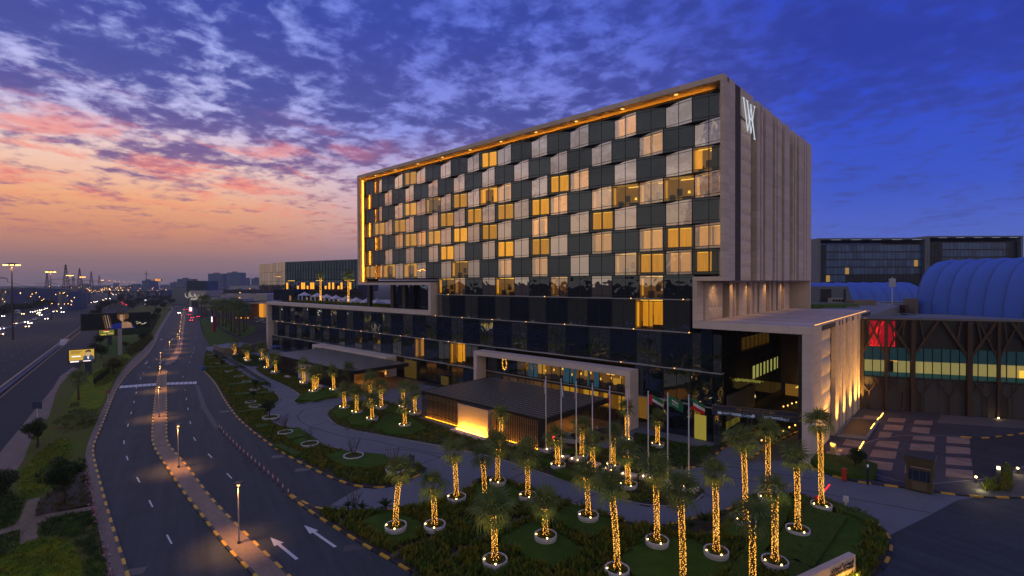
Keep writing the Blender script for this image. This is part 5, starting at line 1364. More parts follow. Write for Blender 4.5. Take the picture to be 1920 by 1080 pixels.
gtext('\uFE8E\uFECB\uFEEE\uFEE8\uFEE3 \uFEDD\uFEEE\uFEA7\uFEAA\uFEDF\uFE8D'[::1] if False else 'ممنوع الدخول', GL*.34, 5.08, .40, M_SIGNW); gtext('مدخل', GL*.76, 5.08, .40, M_SIGNW)
def ring(x, z, r, m):
    q = MB()
    for i in range(16):
        a, c = 2*pi*i/16, 2*pi*(i+1)/16
        q.face([GM @ Vector((x+r*cos(a), -.03, z+r*sin(a))), GM @ Vector((x+r*cos(c), -.03, z+r*sin(c))), GM @ Vector((x+.6*r*cos(c), -.03, z+.6*r*sin(c))), GM @ Vector((x+.6*r*cos(a), -.03, z+.6*r*sin(a)))])
    q.face([GM @ Vector((x-.5*r, -.031, z-.1*r)), GM @ Vector((x+.5*r, -.031, z-.1*r)), GM @ Vector((x+.5*r, -.031, z+.1*r)), GM @ Vector((x-.5*r, -.031, z+.1*r))])
    q.obj('symbol', m, gate)
ring(GL*.085, 5.08, .19, M_SIGNW); ring(GL*.44, 5.08, .19, M_SIGNW); ring(GL*.30, 5.75, .18, M_GOLD); ring(GL*.62, 5.75, .18, M_GOLD)
for x in (.25, .8, GL*.38, GL*.42, GL-.3): gl('post', (x, .05, 0), (x+.12, .2, 4.8), M_SIGN)
for i in range(9): 
    q = MB(); q.bar(GM @ Vector((.3, .12, .4+i*.5)), GM @ Vector((.86, .12, .65+i*.5 if i % 2 else .9+i*.5-.5)), .05); q.obj('brace', M_SIGN, gate)
# ramp into the portal: sunken lane walls, guiding lights
rp = thing('ramp_wall', 'curved stone wall at the mouth of the basement ramp', 'wall', (*G(1495, 850), 0)); q = MB()
rw = smooth_poly(poly_px([(1497, 856), (1493, 848), (1494, 838), (1503, 826), (1520, 812)]), 2)
for a, c in zip(rw, rw[1:]): seg_block('stone_slab', a, c, .35, 0, 1.25, mat('warm_wall_stone', (.26, .15, .10), .8, .2), rp)
for i, (px, py) in enumerate(((1410, 847), (1428, 834), (1468, 816), (1480, 809), (1491, 805), (1501, 801), (1428, 783), (1469, 769), (1477, 767), (1485, 763), (1493, 761))):
    x, y = G(px, py); k = thing('guide_light', 'small amber guide light on the kerb of the basement ramp', 'lamp', (x, y, 0), 'guide lights along the ramp')
    block('post', (x-.05, y-.05, 0), (x+.05, y+.05, .55), M_BRONZE, k); block('lens', (x-.08, y-.08, .55), (x+.08, y+.08, .75), emis('guide_lens', (1, .5, .1), 3.5, False), k); lamp('ramp_lamp', 'POINT', (x, y-.15, .9), 10, (1, .6, .15), k, .08)
kerb([(1366, 838), (1400, 815), (1440, 796), (1470, 780)], cols=YB, step=1.0); kerb([(1395, 868), (1420, 852), (1450, 832), (1480, 817), (1520, 800)], cols=YB, step=1.0)
sheet('ramp_lane', [(1400, 868), (1450, 834), (1490, 815), (1520, 802), (1521, 855), (1490, 862)], .028, mat('ramp_concrete', (.12, .105, .085), .7, .2, .4))
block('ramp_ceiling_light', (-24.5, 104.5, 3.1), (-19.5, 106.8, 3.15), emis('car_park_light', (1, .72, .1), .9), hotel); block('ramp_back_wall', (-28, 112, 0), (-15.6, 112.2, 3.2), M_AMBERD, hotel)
block('ramp_side_wall', (-16.45, 72, 0), (-16.40, 107, 3.3), mat('dark_red_wall', (.10, .04, .03), .8, .2), hotel)
# ------------------------------------------------------------------ plaza furniture
def obj_box(th, name, lo, hi, m): return block(name, lo, hi, m, th)
M_BOOTH = mat('olive_booth_metal', (.075, .055, .022), .5, .15, 2)
x, y = G(1725, 915, .15); bk = thing('guard_booth', 'bronze guard booth with dark windows and heavy cornice on the plaza', 'booth', (x, y, .15))
w = 1.15
obj_box(bk, 'base_wall', (x-w, y-w, .15), (x+w, y+w, 1.25), M_BOOTH); obj_box(bk, 'front_panel', (x-.62, y-w-.03, .25), (x+.62, y-w, 1.15), mat('booth_panel', (.12, .09, .05), .6, .1))
for sx in (-1, 1):
    for sy in (-1, 1): obj_box(bk, 'corner_post', (x+sx*(w-.12)-.12, y+sy*(w-.12)-.12, 1.25), (x+sx*(w-.12)+.12, y+sy*(w-.12)+.12, 2.75), M_BOOTH)
obj_box(bk, 'window_pane', (x-w+.1, y-w+.14, 1.25), (x+w-.1, y-w+.18, 2.4), G_PD); obj_box(bk, 'window_pane', (x+w-.18, y-w+.2, 1.25), (x+w-.14, y+w-.2, 2.6), G_PD); obj_box(bk, 'window_pane', (x-w+.14, y-w+.2, 1.25), (x-w+.18, y+w-.2, 2.6), G_PD)
for u in (-.62, -.02, .58): obj_box(bk, 'mullion', (x+u, y-w+.04, 1.25), (x+u+.05, y-w+.13, 2.4), M_BOOTH)
obj_box(bk, 'transom', (x-w, y-w+.02, 2.4), (x+w, y-w+.14, 2.62), M_BOOTH)
for i, e in enumerate((.0, .07, .13, .18)): obj_box(bk, 'cornice_band', (x-w-e, y-w-e, 2.75+.24*i), (x+w+e, y+w+e, 2.97+.24*i), M_BOOTH)
obj_box(bk, 'roof', (x-w-.15, y-w-.15, 3.72), (x+w+.15, y+w+.15, 3.8), mat('booth_roof', (.05, .045, .03), .8, .2))
def bollard(px, py, ptop, label, w=.16, lit=True, col=M_DARK):
    x, y = G(px, py, .15); H = ztop(x, y, ptop); t = thing('bollard_light', label, 'lamp', (x, y, .15)); obj_box(t, 'post', (x-w, y-w, .15), (x+w, y+w, H-.42), col); obj_box(t, 'cap', (x-w-.02, y-w-.02, H-.1), (x+w+.02, y+w+.02, H), col)
    obj_box(t, 'lens', (x-w+.03, y-w+.03, H-.42), (x+w-.03, y+w-.03, H-.1), emis('white_lantern', (1, .82, .5), 5, False) if lit else M_SIGNW)
    if lit: lamp('lantern_lamp', 'POINT', (x, y-.35, H-.2), 60, (1, .78, .4), t, .12)
    return t
bollard(1872, 918, 876, 'tall black bollard light with glowing white top on the plaza edge')
bollard(1627, 908, 871, 'slim dark post with lit white lettering strip before the plaza hedge', .11, False)
x, y = G(1870, 922, .15); pb = poly_px([(1843, 922), (1848, 905), (1895, 905), (1896, 924)], .15); k = thing('grass_planter', 'lit ornamental grass bed around the black bollard light', 'plant', (*pb[0], .15))
n = 900; X, Y = scatter(pb, 60); P = np.stack([X, Y, np.full(len(X), .15)], 1); o = cards('grass_leaves', P, rng.uniform(0, 6.28, len(P)), rng.uniform(.5, 1.4, len(P)), rng.uniform(.5, 1.1, len(P)), .12, L_SHRUB, k, curl=.1); o['kind'] = 'stuff'
lamp('uplight', 'POINT', (*G(1838, 917, .3), .5), 40, (1, .85, .35), k, .1)
pb2 = poly_px([(1879, 888), (1890, 884), (1897, 892), (1893, 903), (1882, 902)], .15); clipped('round_shrub', 'small round shrub behind the black bollard light', 'shrub', pb2, .15, 1.2, L_SHRUB, 50, .2)
for px, py, e, lab in ((1908, 888, 60, 'bright floodlight on a short stand at the right edge of the plaza'), (1830, 905, 40, 'bright floodlight left of the lit grass bed'), (1872, 786, 10, 'small spotlight at the foot of a brown tree column')):
    x, y = G(px, py, .15); k = thing('floodlight', lab, 'lamp', (x, y, .15)); obj_box(k, 'stand', (x-.04, y-.04, .15), (x+.04, y+.04, .7 if py > 800 else .3), M_BRONZE); inst('lens', SPM, k, (x, y, .8 if py > 800 else .35), (0, 0, 0), (1.5, 1.5, 1.5)); lamp('flood_lamp', 'POINT', (x, y-.1, 1.0 if py > 800 else .5), e, (1, .75, .35), k, .1)
x, y = G(1583, 900, .15); k = thing('barrier_housing', 'red barrier housing box by the plaza kerb', 'barrier', (x, y, .15)); obj_box(k, 'cabinet', (x-.22, y-.2, .15), (x+.22, y+.2, 1.35), mat('red_cabinet', (.45, .03, .015), .5, .1)); obj_box(k, 'cap', (x-.24, y-.22, 1.35), (x+.24, y+.22, 1.48), mat('red_cabinet', (.45, .03, .015)))
x, y = G(1532, 951); k = thing('barrier_gate', 'lit red barrier arm raised beside the tallest palm', 'barrier', (x, y, 0)); obj_box(k, 'cabinet', (x-.2, y-.2, 0), (x+.2, y+.2, 1.1), mat('red_cabinet', (.45, .03, .015)))
q = MB(); q.bar((x+.1, y-.25, 1.0), tuple(AD(1556, 908, depth(x, y, 1.0)-.3)), .10); q.obj('barrier_arm', emis('red_arm_light', (1, .02, .03), 1.6, False), k)
x, y = G(1586, 957); k = thing('intercom_post', 'white intercom box on a post in the hedge by the drive', 'post', (x, y, 0)); obj_box(k, 'post', (x-.08, y-.06, 0), (x+.08, y+.06, .9), M_WHITE); obj_box(k, 'box', (x-.22, y-.18, .9), (x+.22, y+.18, 1.4), M_WHITE)
x, y = G(1562, 853, .15); k = thing('pedestal', 'pale pedestal block beside the wing wall', 'pedestal', (x, y, .15)); obj_box(k, 'base', (x-.75, y-.5, .15), (x+.75, y+.5, .35), M_STONE); obj_box(k, 'block', (x-.3, y-.3, .35), (x+.3, y+.3, 1.75), mat('warm_sandstone', (.5, .36, .2), .7, .1))
x, y = G(1604, 882, .15); tree(0, x, y, .62, 'small round tree in the plaza corner hedge', z=.15)
sk = [pz(148, 295), pz(290, 135), pz(535, 155), pz(430, 322)]; k = thing('skylight', 'flat dark glass skylight with a pale rim beside the wing wall', 'skylight', (*sk[0], .15))
b = MB(); b.prism(sk, .15, .42); b.obj('pit_glass', mat('dark_grille', (.03, .028, .025), .5, .2, 3), k)
for a, c in zip(sk, sk[1:]+sk[:1]): seg_block('rim', a, c, .25, .15, .55, M_KC, k)
for i, (a, c) in enumerate((((585,75),(555,120)), ((545,140),(530,160)), ((505,192),(468,245)), ((402,345),(345,440)), ((300,500),(265,550)))):
    k = seg_block('line_light', pz(*a), pz(*c), .10, .50 if i in (1, 2) else .16, .56 if i in (1, 2) else .22, emis('amber_line_light', (1, .55, .08), 7)); tag(k, 'amber line light %s in the plaza paving, counted from the mall' % 'one two three four five'.split()[i], 'lamp', 'line lights in the plaza')
lamp('wall_washer', 'AREA', (-12.6, 79.5, .4), 60, (1, .5, .12), hotel, .6, (-14.9, 79.5, 3.5))
# dark blue slab sign, bin, road signs
x, y = G(772, 886); k = thing('pylon_sign', 'dark blue slab sign with thin gold edge at the drive bed tip', 'sign', (x, y, 0)); obj_box(k, 'slab', (x-.42, y-.12, .1), (x+.42, y+.12, 2.15), M_SIGN); obj_box(k, 'gold_edge', (x-.44, y-.135, .1), (x-.42, y+.135, 2.15), M_GOLD); obj_box(k, 'foot', (x-.6, y-.3, .05), (x+.6, y+.3, .18), M_KC)
x, y = G(381, 695); k = thing('litter_bin', 'bright blue bin at the roadside kerb of the long bed', 'bin', (x, y, 0)); obj_box(k, 'body', (x-.35, y-.35, .1), (x+.35, y+.35, 1.1), mat('blue_bin_plastic', (.02, .10, .42), .5, .1)); obj_box(k, 'lid', (x-.38, y-.38, 1.1), (x+.38, y+.38, 1.2), mat('blue_bin_plastic', (.02, .10, .42)))
x, y = G(70, 785); k = thing('road_sign', 'small dark blue sign above the round tree by the slip road', 'sign', (x, y, 0)); obj_box(k, 'post', (x-.05, y-.05, 0), (x+.05, y+.05, 1.9), M_POLE); q = MB(); q.box(-.8, -.04, 1.7, .8, .04, 2.9); q.v = [(x+vx*.74-vy*.68, y+vx*.68+vy*.74, vz) for vx, vy, vz in q.v]; q.obj('plate', mat('blue_sign_plate', (.02, .03, .09), .5), k)
x, y = G(203, 758); k = thing('round_sign', 'round traffic sign on a thin post at the sidewalk', 'sign', (x, y, 0)); obj_box(k, 'post', (x-.04, y-.04, 0), (x+.04, y+.04, 2.2), M_POLE); q = MB(); q.lathe([(0, -.02), (.42, -.02), (.42, .02), (0, .02)], 20); o = q.obj('plate', mat('dull_red_sign', (.22, .06, .06), .5), k); o.matrix_basis = Matrix.Translation((x, y-.05, 2.4)) @ Matrix.Rotation(R_(42), 4, 'Z') @ Matrix.Rotation(pi/2, 4, 'X')
# drains and manholes
for i, (px, py, s) in enumerate(((524, 856, .9), (568, 881, .9), (665, 1027, .9), (248, 1073, .9), (421, 772, .8), (303, 837, .5))):
    x, y = G(px, py); z = .15 if i == 5 else .02
    k = block('drain_cover', (x-s, y-s*.6, z-.01), (x+s, y+s*.6, z+.012), mat('cast_iron_cover', (.022, .024, .03), .5, .2, 6), None, 1.0); tag(k, ('dark drain cover in the road by the long bed kerb, upper one', 'dark drain cover in the road by the long bed kerb, lower one', 'dark drain cover beside the painted arrows', 'dark drain cover at the bottom of the left kerb', 'small drain cover by the bend of the long bed', 'dark manhole cover in the median paving')[i], 'drain cover')
# reflective posts in a row on the road
CN = thing('traffic_post', 'red and white flexible traffic post in the row dividing the slip lane', 'traffic post', (0, 0, 0), 'traffic posts dividing the lane')
M_CR = mat('red_post_plastic', (.36, .03, .025), .5, .1)
for nm, prof, m in (('foot', [(.22, 0), (.2, .06), (.06, .08)], M_DARK), ('post', [(.06, .08), (.055, .95)], M_CR), ('white_band', [(.064, .42), (.062, .78)], M_WHITE), ('cap', [(.055, .95), (.0, .99)], M_CR)):
    q = MB(); q.lathe(prof, 10); q.obj(nm, m, CN)
for i, (px, py) in enumerate([(360+u/4, 640+v/4+2) for u, v in ((207,655),(222,672),(238,698),(262,722),(286,747),(310,772),(336,797),(361,823),(389,847),(418,871),(446,897),(476,923),(507,950),(541,978),(573,1010),(607,1040),(646,1070))]+[(530.5,921),(540.7,930)]):
    o = CN if i == 0 else copy_tree(CN); place(o, *G(px, py), .02)
# ------------------------------------------------------------------ street lamps on the median
def street_lamp(label):
    t = thing('street_lamp', label, 'street lamp', (0, 0, 0), 'street lamps on the median'); q = MB(); q.tube([(0, 0, 0), (0, 0, 5.2)], [.075, .055], 8); q.obj('pole', mat('lamp_pole', (.30, .29, .28), .5, .05), t)
    q = MB(); q.box(-.40, -.14, 5.30, .40, .14, 5.38); q.box(-.14, -.40, 5.31, .14, .40, 5.39); q.box(-.05, -.05, 5.18, .05, .05, 5.3); q.obj('head', M_BRONZE, t)
    q = MB(); q.box(-.09, -.09, 5.1, .09, .09, 5.18); q.obj('light_source', emis('sodium_lens', (1, .50, .13), 6, False), t)
    q = MB(); q.lathe([(.16, 0), (.14, .22), (.08, .26)], 8); q.obj('foot', M_BRONZE, t)
    return t
SL = [(447, 908),(334, 798),(298, 725),(300, 686),(301, 661),(318, 640),(336, 631),(333, 626),(336.5, 619),(337.8, 611),(339, 603),(340.5, 596),(341.5, 590),(343, 585),(344.5, 580),(346, 576)]
ORD = 'nearest second third fourth fifth sixth seventh eighth ninth tenth eleventh twelfth thirteenth fourteenth fifteenth farthest'.split()
for i, (px, py) in enumerate(SL):
    t = street_lamp('%s street lamp along the median, glowing orange' % ORD[i]); x, y = G(px, py, 5.35); place(t, x, y, .12)
    d = bpy.data.lights.new('lamp_light', 'SPOT'); d.energy = 1700; d.color = (1, .44, .12); d.spot_size = R_(96); d.spot_blend = 1.0; d.shadow_soft_size = .12
    o = bpy.data.objects.new('lamp_light', d); o.location = (x+.0, y-.22, 5.16); link(o)
    o.parent = t; o.matrix_parent_inverse = Matrix.Translation((-x, -y, -.12))
# ------------------------------------------------------------------ stone name sign at the bottom right
a, c = Vector(G(1495, 1092, 1.75)), Vector(G(1604, 1040, 1.75))
ns = thing('name_sign', 'stone hotel name sign glowing amber at the bottom edge of the photo', 'sign', (a.x, a.y, 0)); d = (c-a); Ls = d.length; an = math.atan2(d.y, d.x); SM = Matrix.Translation((a.x, a.y, 0)) @ Matrix.Rotation(an, 4, 'Z')
def sl_(name, lo, hi, m):
    q = MB(); q.box(*lo, *hi); q.v = [tuple(SM @ Vector(v)) for v in q.v]; return q.obj(name, m, ns)
sl_('wall', (-3, 0, .1), (Ls*.72, .5, 1.75), M_STONE); sl_('wall', (Ls*.72+.02, 0, .1), (Ls, .5, 1.75), M_STONE)
sl_('light_line', (-3, -.35, .35), (Ls-.1, -.28, .4), emis('sign_foot_light', (1, .46, .05), 70)); sl_('light_kerb', (-3, -.42, .1), (Ls, -.2, .33), M_CONC)
def stext(s, x, z, size):
    o = inst('lettering', text_mesh('lettering', s, size, M_SIGN, .03, 'RIGHT'), ns); o.matrix_basis = SM @ Matrix.Translation((x, -.05, z)) @ Matrix.Rotation(pi/2, 4, 'X'); o.matrix_parent_inverse = ns.matrix_basis.inverted()
stext('والدورف أستوريا', Ls-.35, 1.40, .36); stext('WALDORF ASTORIA', Ls-.35, 1.0, .34)
# ------------------------------------------------------------------ shopping centre on the right
MA, MB_ = Vector(G(1611, 766)), Vector(G(1920, 788)); MD = (MB_-MA).normalized(); MN = Vector((MD.y, -MD.x))   # MN points towards the camera
def onM(px, py, off=0.0):
    d = ray(px, py); a = MA + MN*off
    # ray hits the vertical plane through a along MD
    den = d.x*MD.y - d.y*MD.x
    t = (a.x*MD.y - a.y*MD.x)/den
    p = Vector((d.x*t, d.y*t)); return ((p-a).dot(MD), HCAM + d.z*t)
MM = Matrix.Translation((MA.x, MA.y, 0)) @ Matrix.Rotation(math.atan2(MD.y, MD.x), 4, 'Z')       # local: x along wall, -y outwards
mall = thing('shopping_centre', 'brown shopping centre wing with tree-shaped columns and a lit gallery window', 'building', (MA.x, MA.y, 0))
def ml(name, lo, hi, m, parent=None, **kw):
    q = MB(); q.box(*lo, *hi); q.v = [tuple(MM @ Vector(v)) for v in q.v]; o = q.obj(name, m, parent or mall); 
    for k, v in kw.items(): o[k] = v
    return o
M_MCLAD = mat('brown_black_cladding', (.020, .018, .018), .6, .3, 2.5); M_MLOW = mat('grey_cladding', (.058, .052, .052), .7, .2, .6, stretch=(2, 2, .3)); M_COR = mat('rust_brown_column', (.052, .027, .012), .6, .25, 1.5)
zr = onM(1611, 598)[1]; zg1 = onM(1630, 650)[1]; zg0 = onM(1630, 704)[1]
ml('upper_wall', (-.5, 0, zg1), (62, 3, zr), M_MCLAD); ml('parapet', (-.6, -.15, zr), (62, 3, zr+.35), mat('parapet_grey', (.16, .16, .17), .6, .1))
for i in range(31): ml('wall_panel', (-.5+i*2.0, -.10, 0), (1.46+i*2.0, .0, zg0-.25), M_MLOW)
ml('lower_wall', (-.5, .02, 0), (62, 3, zg0-.3), M_DARK); ml('sill', (-.5, -.2, zg0-.25), (62, .1, zg0-.05), M_BRONZE)
for i in range(31): ml('gallery_glass', (.8+i*1.25, .1, zg0), (2.0+i*1.25, .14, zg1), G_CLR); ml('mullion', (.72+i*1.25, .0, zg0), (.80+i*1.25, .2, zg1), M_MULL)
zy1 = onM(1700, 679)[1]-.2
ml('gallery_wall', (.5, 5.0, zg0), (26.5, 5.2, zy1+.5), mat('cream_gallery_wall', (.5, .45, .25), .8, .15, .5, emit=(.92, .80, .32), estr=.36, sample=False)); ml('gallery_wall', (26.5, 5.0, zg0), (45, 5.2, zg1), mat('teal_dark_wall', (.03, .07, .09), .8, .3, .5, emit=(.02, .10, .16), estr=.12, sample=False))
ml('gallery_ceiling', (.5, .3, zy1+.35), (45, 5.1, zg1), mat('teal_gallery_curtain', (.03, .07, .09), .7, .5, .8, emit=(.03, .11, .17), estr=.3, sample=False)); ml('gallery_floor', (.5, .2, zg0-.1), (45, 5.1, zg0), mat('gallery_floor_tiles', (.1, .12, .12)))
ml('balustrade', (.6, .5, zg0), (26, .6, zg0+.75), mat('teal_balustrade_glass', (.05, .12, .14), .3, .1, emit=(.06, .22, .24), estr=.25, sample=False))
ml('shop_door', (5.2, 4.9, zg0), (6.6, 5.0, zg0+2.2), M_DARK); ml('kiosk', (24, 2.5, zg0), (25.2, 3.5, zg0+1.6), M_COVE)
for s in (1.5, 10.9, 25.9): ml('gallery_pillar', (s, 4.5, zg0), (s+.5, 4.9, zy1+.5), mat('cream_gallery_wall', (.5, .45, .25)))
def mtree(label, px, pyb, w, ybr, spread, ztop_, fork):
    s, _ = onM(px, 770, .6); q = MB()
    t = MM @ Vector((s, -.6, 0)); k = bpy.data.objects.new('tree_column', None); k.location = t; link(k, mall)
    q = MB(); q.bar(MM @ Vector((s, -.6, 0)), MM @ Vector((s, -.6, ztop_ if fork == 2 else ybr+.4)), w, w, up=MN.to_3d()); q.obj('column_shaft', M_COR, k)
    for sx in (-1, 1):
        q = MB(); q.bar(MM @ Vector((s, -.5, ybr)), MM @ Vector((s+sx*spread, -.4, ztop_)), w*.6, w*.6, up=MN.to_3d()); q.obj('column_branch', M_COR, k)
        q = MB(); q.bar(MM @ Vector((s+sx*spread*.45, -.45, ybr+(ztop_-ybr)*.45)), MM @ Vector((s+sx*spread*.30, -.4, ztop_)), w*.4, w*.4, up=MN.to_3d()); q.obj('column_branch', M_COR, k)
for px, w, f in ((1661, .42, 2), (1711, .62, 2), (1817, .70, 2), (1872, .42, 2), (1616, .4, 2), (1950, .7, 2)): mtree('', px, 0, w, zg0+(zg1-zg0)*.72, 3.6 if w > .5 else 2.6, zr-.1, f)
for px in (1629, 1661, 1694, 1728.5, 1781, 1852.5, 1890, 1817): mtree('', px, 0, .24, zg0*.52, 1.7, zg0-.25, 1)
# red illuminated screen
s0, z1 = onM(1630, 601, .3); s1, z0 = onM(1678, 650, .3)
rs_ = thing('red_screen', 'red illuminated hanging panel with rows of red light dots', 'sign', tuple(MM @ Vector((s0, -.3, z0)))); ml('panel', (s0, -.35, z0), (s1, -.28, z1), mat('red_glow_panel', (.3, .01, .02), .7, .25, 1.2, emit=(.7, .0, .025), estr=.30, sample=False), rs_)
q = MB()
def led(u, v):
    c = MM @ Vector((s0+(s1-s0)*u, -.40, z0+(z1-z0)*v)); r = .07
    q.add([(c.x+r, c.y, c.z), (c.x-r, c.y, c.z), (c.x, c.y-r, c.z), (c.x, c.y, c.z+r), (c.x, c.y, c.z-r)], [(0,2,3),(2,1,3),(2,0,4),(1,2,4)])
for i in range(14):
    t = i/13
    led(.62, .02+.96*t); led(.66, .02+.96*t); led(.30-.22*t+.15, .62-.55*t); led(.97, .65*t+.02); led(.05+.08*abs(sin(i*2)), .05*(i % 2)+.02+.1*(i % 3)); led(.25+.30*t, .60+.35*t); led(.72+.24*t, .98-.34*t); led(.28+.02*(i % 2), .5+.3*t); led(.92*t+.04, .02)
o = q.obj('light_dots', emis('red_led', (1, .02, .02), 1.4, False), rs_, kind='stuff')
# strings of warm lights inside the gallery
q = MB(); rr = random.Random(3)
for i in range(110):
    s, z = onM(1674+13*rr.random(), 653+26*rr.random()); c = MM @ Vector((s, .9, z)); r = .04
    q.add([(c.x+r, c.y, c.z), (c.x-r, c.y, c.z), (c.x, c.y, c.z+r), (c.x, c.y, c.z-r)], [(0,2,1),(0,1,3)])
gl2 = thing('light_curtain', 'hanging warm fairy lights behind the gallery window under the red panel', 'lights', tuple(MM @ Vector((onM(1680, 660)[0], .9, zg0)))); q.obj('fairy_lights', M_FAIRY, gl2, kind='stuff')
# people: one continuous body each (skin over a joint skeleton)
def person(label, loc, rz, pose, shirt, trousers, sc=1.0):
    t = thing('person', label, 'person', loc)
    J = {'pel': (0, 0, .95), 'che': (0, -.02, 1.30), 'nek': (0, -.01, 1.50), 'hea': (0, .02, 1.64), 'top': (0, .01, 1.74)}
    for s, n in ((-1, 'l'), (1, 'r')):
        J.update({n+'sh': (s*.19, 0, 1.42), n+'el': (s*.26, .02, 1.14), n+'ha': (s*.27, .10, .90), n+'hi': (s*.10, 0, .90), n+'kn': (s*.11, .03, .50), n+'an': (s*.12, -.02, .08), n+'to': (s*.13, .15, .03)})
        if pose == 'sit': J.update({n+'kn': (s*.12, .42, .92), n+'an': (s*.12, .44, .50), n+'to': (s*.12, .58, .46), n+'ha': (s*.18, .34, 1.02)})
        if pose == 'walk': J.update({n+'kn': (s*.11, .16*s+.06, .50), n+'an': (s*.12, .24*s-.06, .08), n+'to': (s*.13, .24*s+.10, .05), n+'ha': (s*.26, -.16*s+.08, .92)})
    dz = -.45 if pose == 'sit' else 0
    keys = list(J); E = [('pel','che'),('che','nek'),('nek','hea'),('hea','top')]
    for n in 'lr': E += [('che', n+'sh'), (n+'sh', n+'el'), (n+'el', n+'ha'), ('pel', n+'hi'), (n+'hi', n+'kn'), (n+'kn', n+'an'), (n+'an', n+'to')]
    RAD = {'pel': .14, 'che': .16, 'nek': .055, 'hea': .10, 'top': .07, 'sh': .07, 'el': .045, 'ha': .035, 'hi': .09, 'kn': .06, 'an': .045, 'to': .035}
    me = bpy.data.meshes.new('body'); me.from_pydata([(x, y, z+dz) for x, y, z in J.values()], [(keys.index(a), keys.index(b)) for a, b in E], []); me.materials.append(shirt); me.materials.append(trousers)
    o = bpy.data.objects.new('body', me); COL.objects.link(o); md = o.modifiers.new('skin', 'SKIN'); o.modifiers.new('sub', 'SUBSURF').levels = 1
    o.modifiers['sub'].render_levels = 1
    sk_ = me.skin_vertices[0].data
    for i, k in enumerate(keys):
        r = RAD.get(k, RAD.get(k[1:], .05)); sk_[i].radius = (r, r)
    sk_[0].use_root = True
    dg = bpy.context.evaluated_depsgraph_get(); m2 = bpy.data.meshes.new_from_object(o.evaluated_get(dg)); bpy.data.objects.remove(o)
    m2.materials.clear(); m2.materials.append(shirt); m2.materials.append(trousers); m2.materials.append(M_SKIN); 
    for p in m2.polygons:
        z = p.center.z-dz; p.material_index = 1 if z < .92 else (2 if z > 1.5 else 0); p.use_smooth = True
    inst('body', m2, t, (0, 0, 0)); h = MB(); h.lathe([(.0, 1.80+dz), (.085, 1.76+dz), (.115, 1.68+dz), (.10, 1.62+dz)], 12, (0, -.015, 0)); h.obj('hair', mat('dark_hair', (.015, .012, .01)), t, smooth=True)
    t.rotation_euler = (0, 0, rz); t.scale = (sc, sc, sc); return t
M_SKIN = mat('skin', (.30, .18, .12), .6, 0); M_SH1 = mat('dark_clothes', (.02, .02, .024), .8, 0); M_SH2 = mat('white_shirt', (.5, .5, .5), .8, 0); M_SH3 = mat('red_shirt', (.4, .02, .03), .8, 0)
WR = math.atan2(MD.y, MD.x)
for lab, px, py, pose in (('person in dark clothes walking along the lit gallery', 1769, 700, 'walk'), ('person sitting at the left end of the lit gallery', 1631, 695, 'sit'), ('person sitting second from the left in the lit gallery', 1638, 696, 'sit'), ('person sitting third from the left in the lit gallery', 1646, 697, 'sit'), ('person sitting by a table at the right end of the lit gallery', 1836, 706, 'sit')):
    s, _ = onM(px, py, -2.0); person(lab, tuple(MM @ Vector((s, 2.0, zg0+.02))), WR+(1.2 if pose == 'walk' else 2.6), pose, M_SH1, M_SH1, 1.1)
    if pose == 'sit': ml('bench', (s-.3, 1.75, zg0), (s+.3, 2.25, zg0+.46), M_FURN)
x, y = G(637, 706); person('person in a white shirt standing under the far canopy', (x+.5, y+2, .04), 2.5, 'stand', M_SH2, M_SH1)
x, y = G(1093, 838); person('person in a red shirt walking at the near canopy mouth', (x, y+2.5, .04), 1.0, 'walk', M_SH3, M_SH1)

# ------------------------------------------------------------------ roofscape behind the wing
def at(px, py, dep): return AD(px, py, dep)
RV = Vector((CR.x, CR.y)).normalized(); FV = Vector((CF.x, CF.y)).normalized()
def face_box(name, label, cat, p0, p1, dep, thick, m, z0=0.0, group=None, top=None, turn=0.0, make=True):
    """building whose front faces the camera side: p0 = left-top pixel, p1 = right-bottom pixel"""
    a = at(p0[0], p0[1], dep); b_ = at(p1[0], p0[1], dep); zt = a.z; zb = at(p0[0], p1[1], dep).z if z0 is None else z0
    w = (b_-a).to_2d(); L = w.length; an = math.atan2(w.y, w.x)+turn
    M = Matrix.Translation((a.x, a.y, 0)) @ Matrix.Rotation(an, 4, 'Z')
    t = thing(name, label, cat, (a.x, a.y, zb), group)
    def put(nm, lo, hi, mm, par=None, **kw):
        q = MB(); q.box(*lo, *hi); q.v = [tuple(M @ Vector(v)) for v in q.v]; o = q.obj(nm, mm, par or t)
        for k, v in kw.items(): o[k] = v
        return o
    if make: put('wall', (0, 0, zb), (L, thick, zt), m)
    return t, put, L, zb, zt, M
M_GROOF = mat('green_roof', (.06, .12, .012), .9, .4, .6); M_TAN = mat('tan_roof_block', (.20, .16, .11), .8, .15, .6); M_GREYB = mat('grey_roof_cladding', (.13, .15, .18), .6, .15, .8); M_ROOFC = mat('roof_concrete', (.20, .20, .20), .85, .25, .4)
block('mall_roof_deck', (-28, 122, 14.0), (-15.2, 190, 16.2), M_ROOFC, mall); ml('mall_roof_deck', (.5, 3, zr-3), (60, 60, zr-2.2), M_ROOFC)
t, put, L, zb, zt, M = face_box('green_roof', 'flat green planted roof behind the stone wing', 'roof', (1478, 571), (1610, 581), 128, 14, M_GROOF, None)
for lo, hi in (((0, -.3, zb), (L*.30, .4, zb+.5)), ((L*.62, 4, zt), (L*.9, 5, zt+.3)), ((L*.3, 1, zt), (L*.5, 1.6, zt+.2)), ((L*.80, -.4, zb), (L, -.1, zb+.9))): put('roof_edge', lo, hi, M_GREYB)
t, put, L, zb, zt, M = face_box('plant_room', 'grey sloped plant room with a large dark louvre door on the roof', 'building', (1534, 537), (1590, 569), 150, 8, M_GREYB, None)
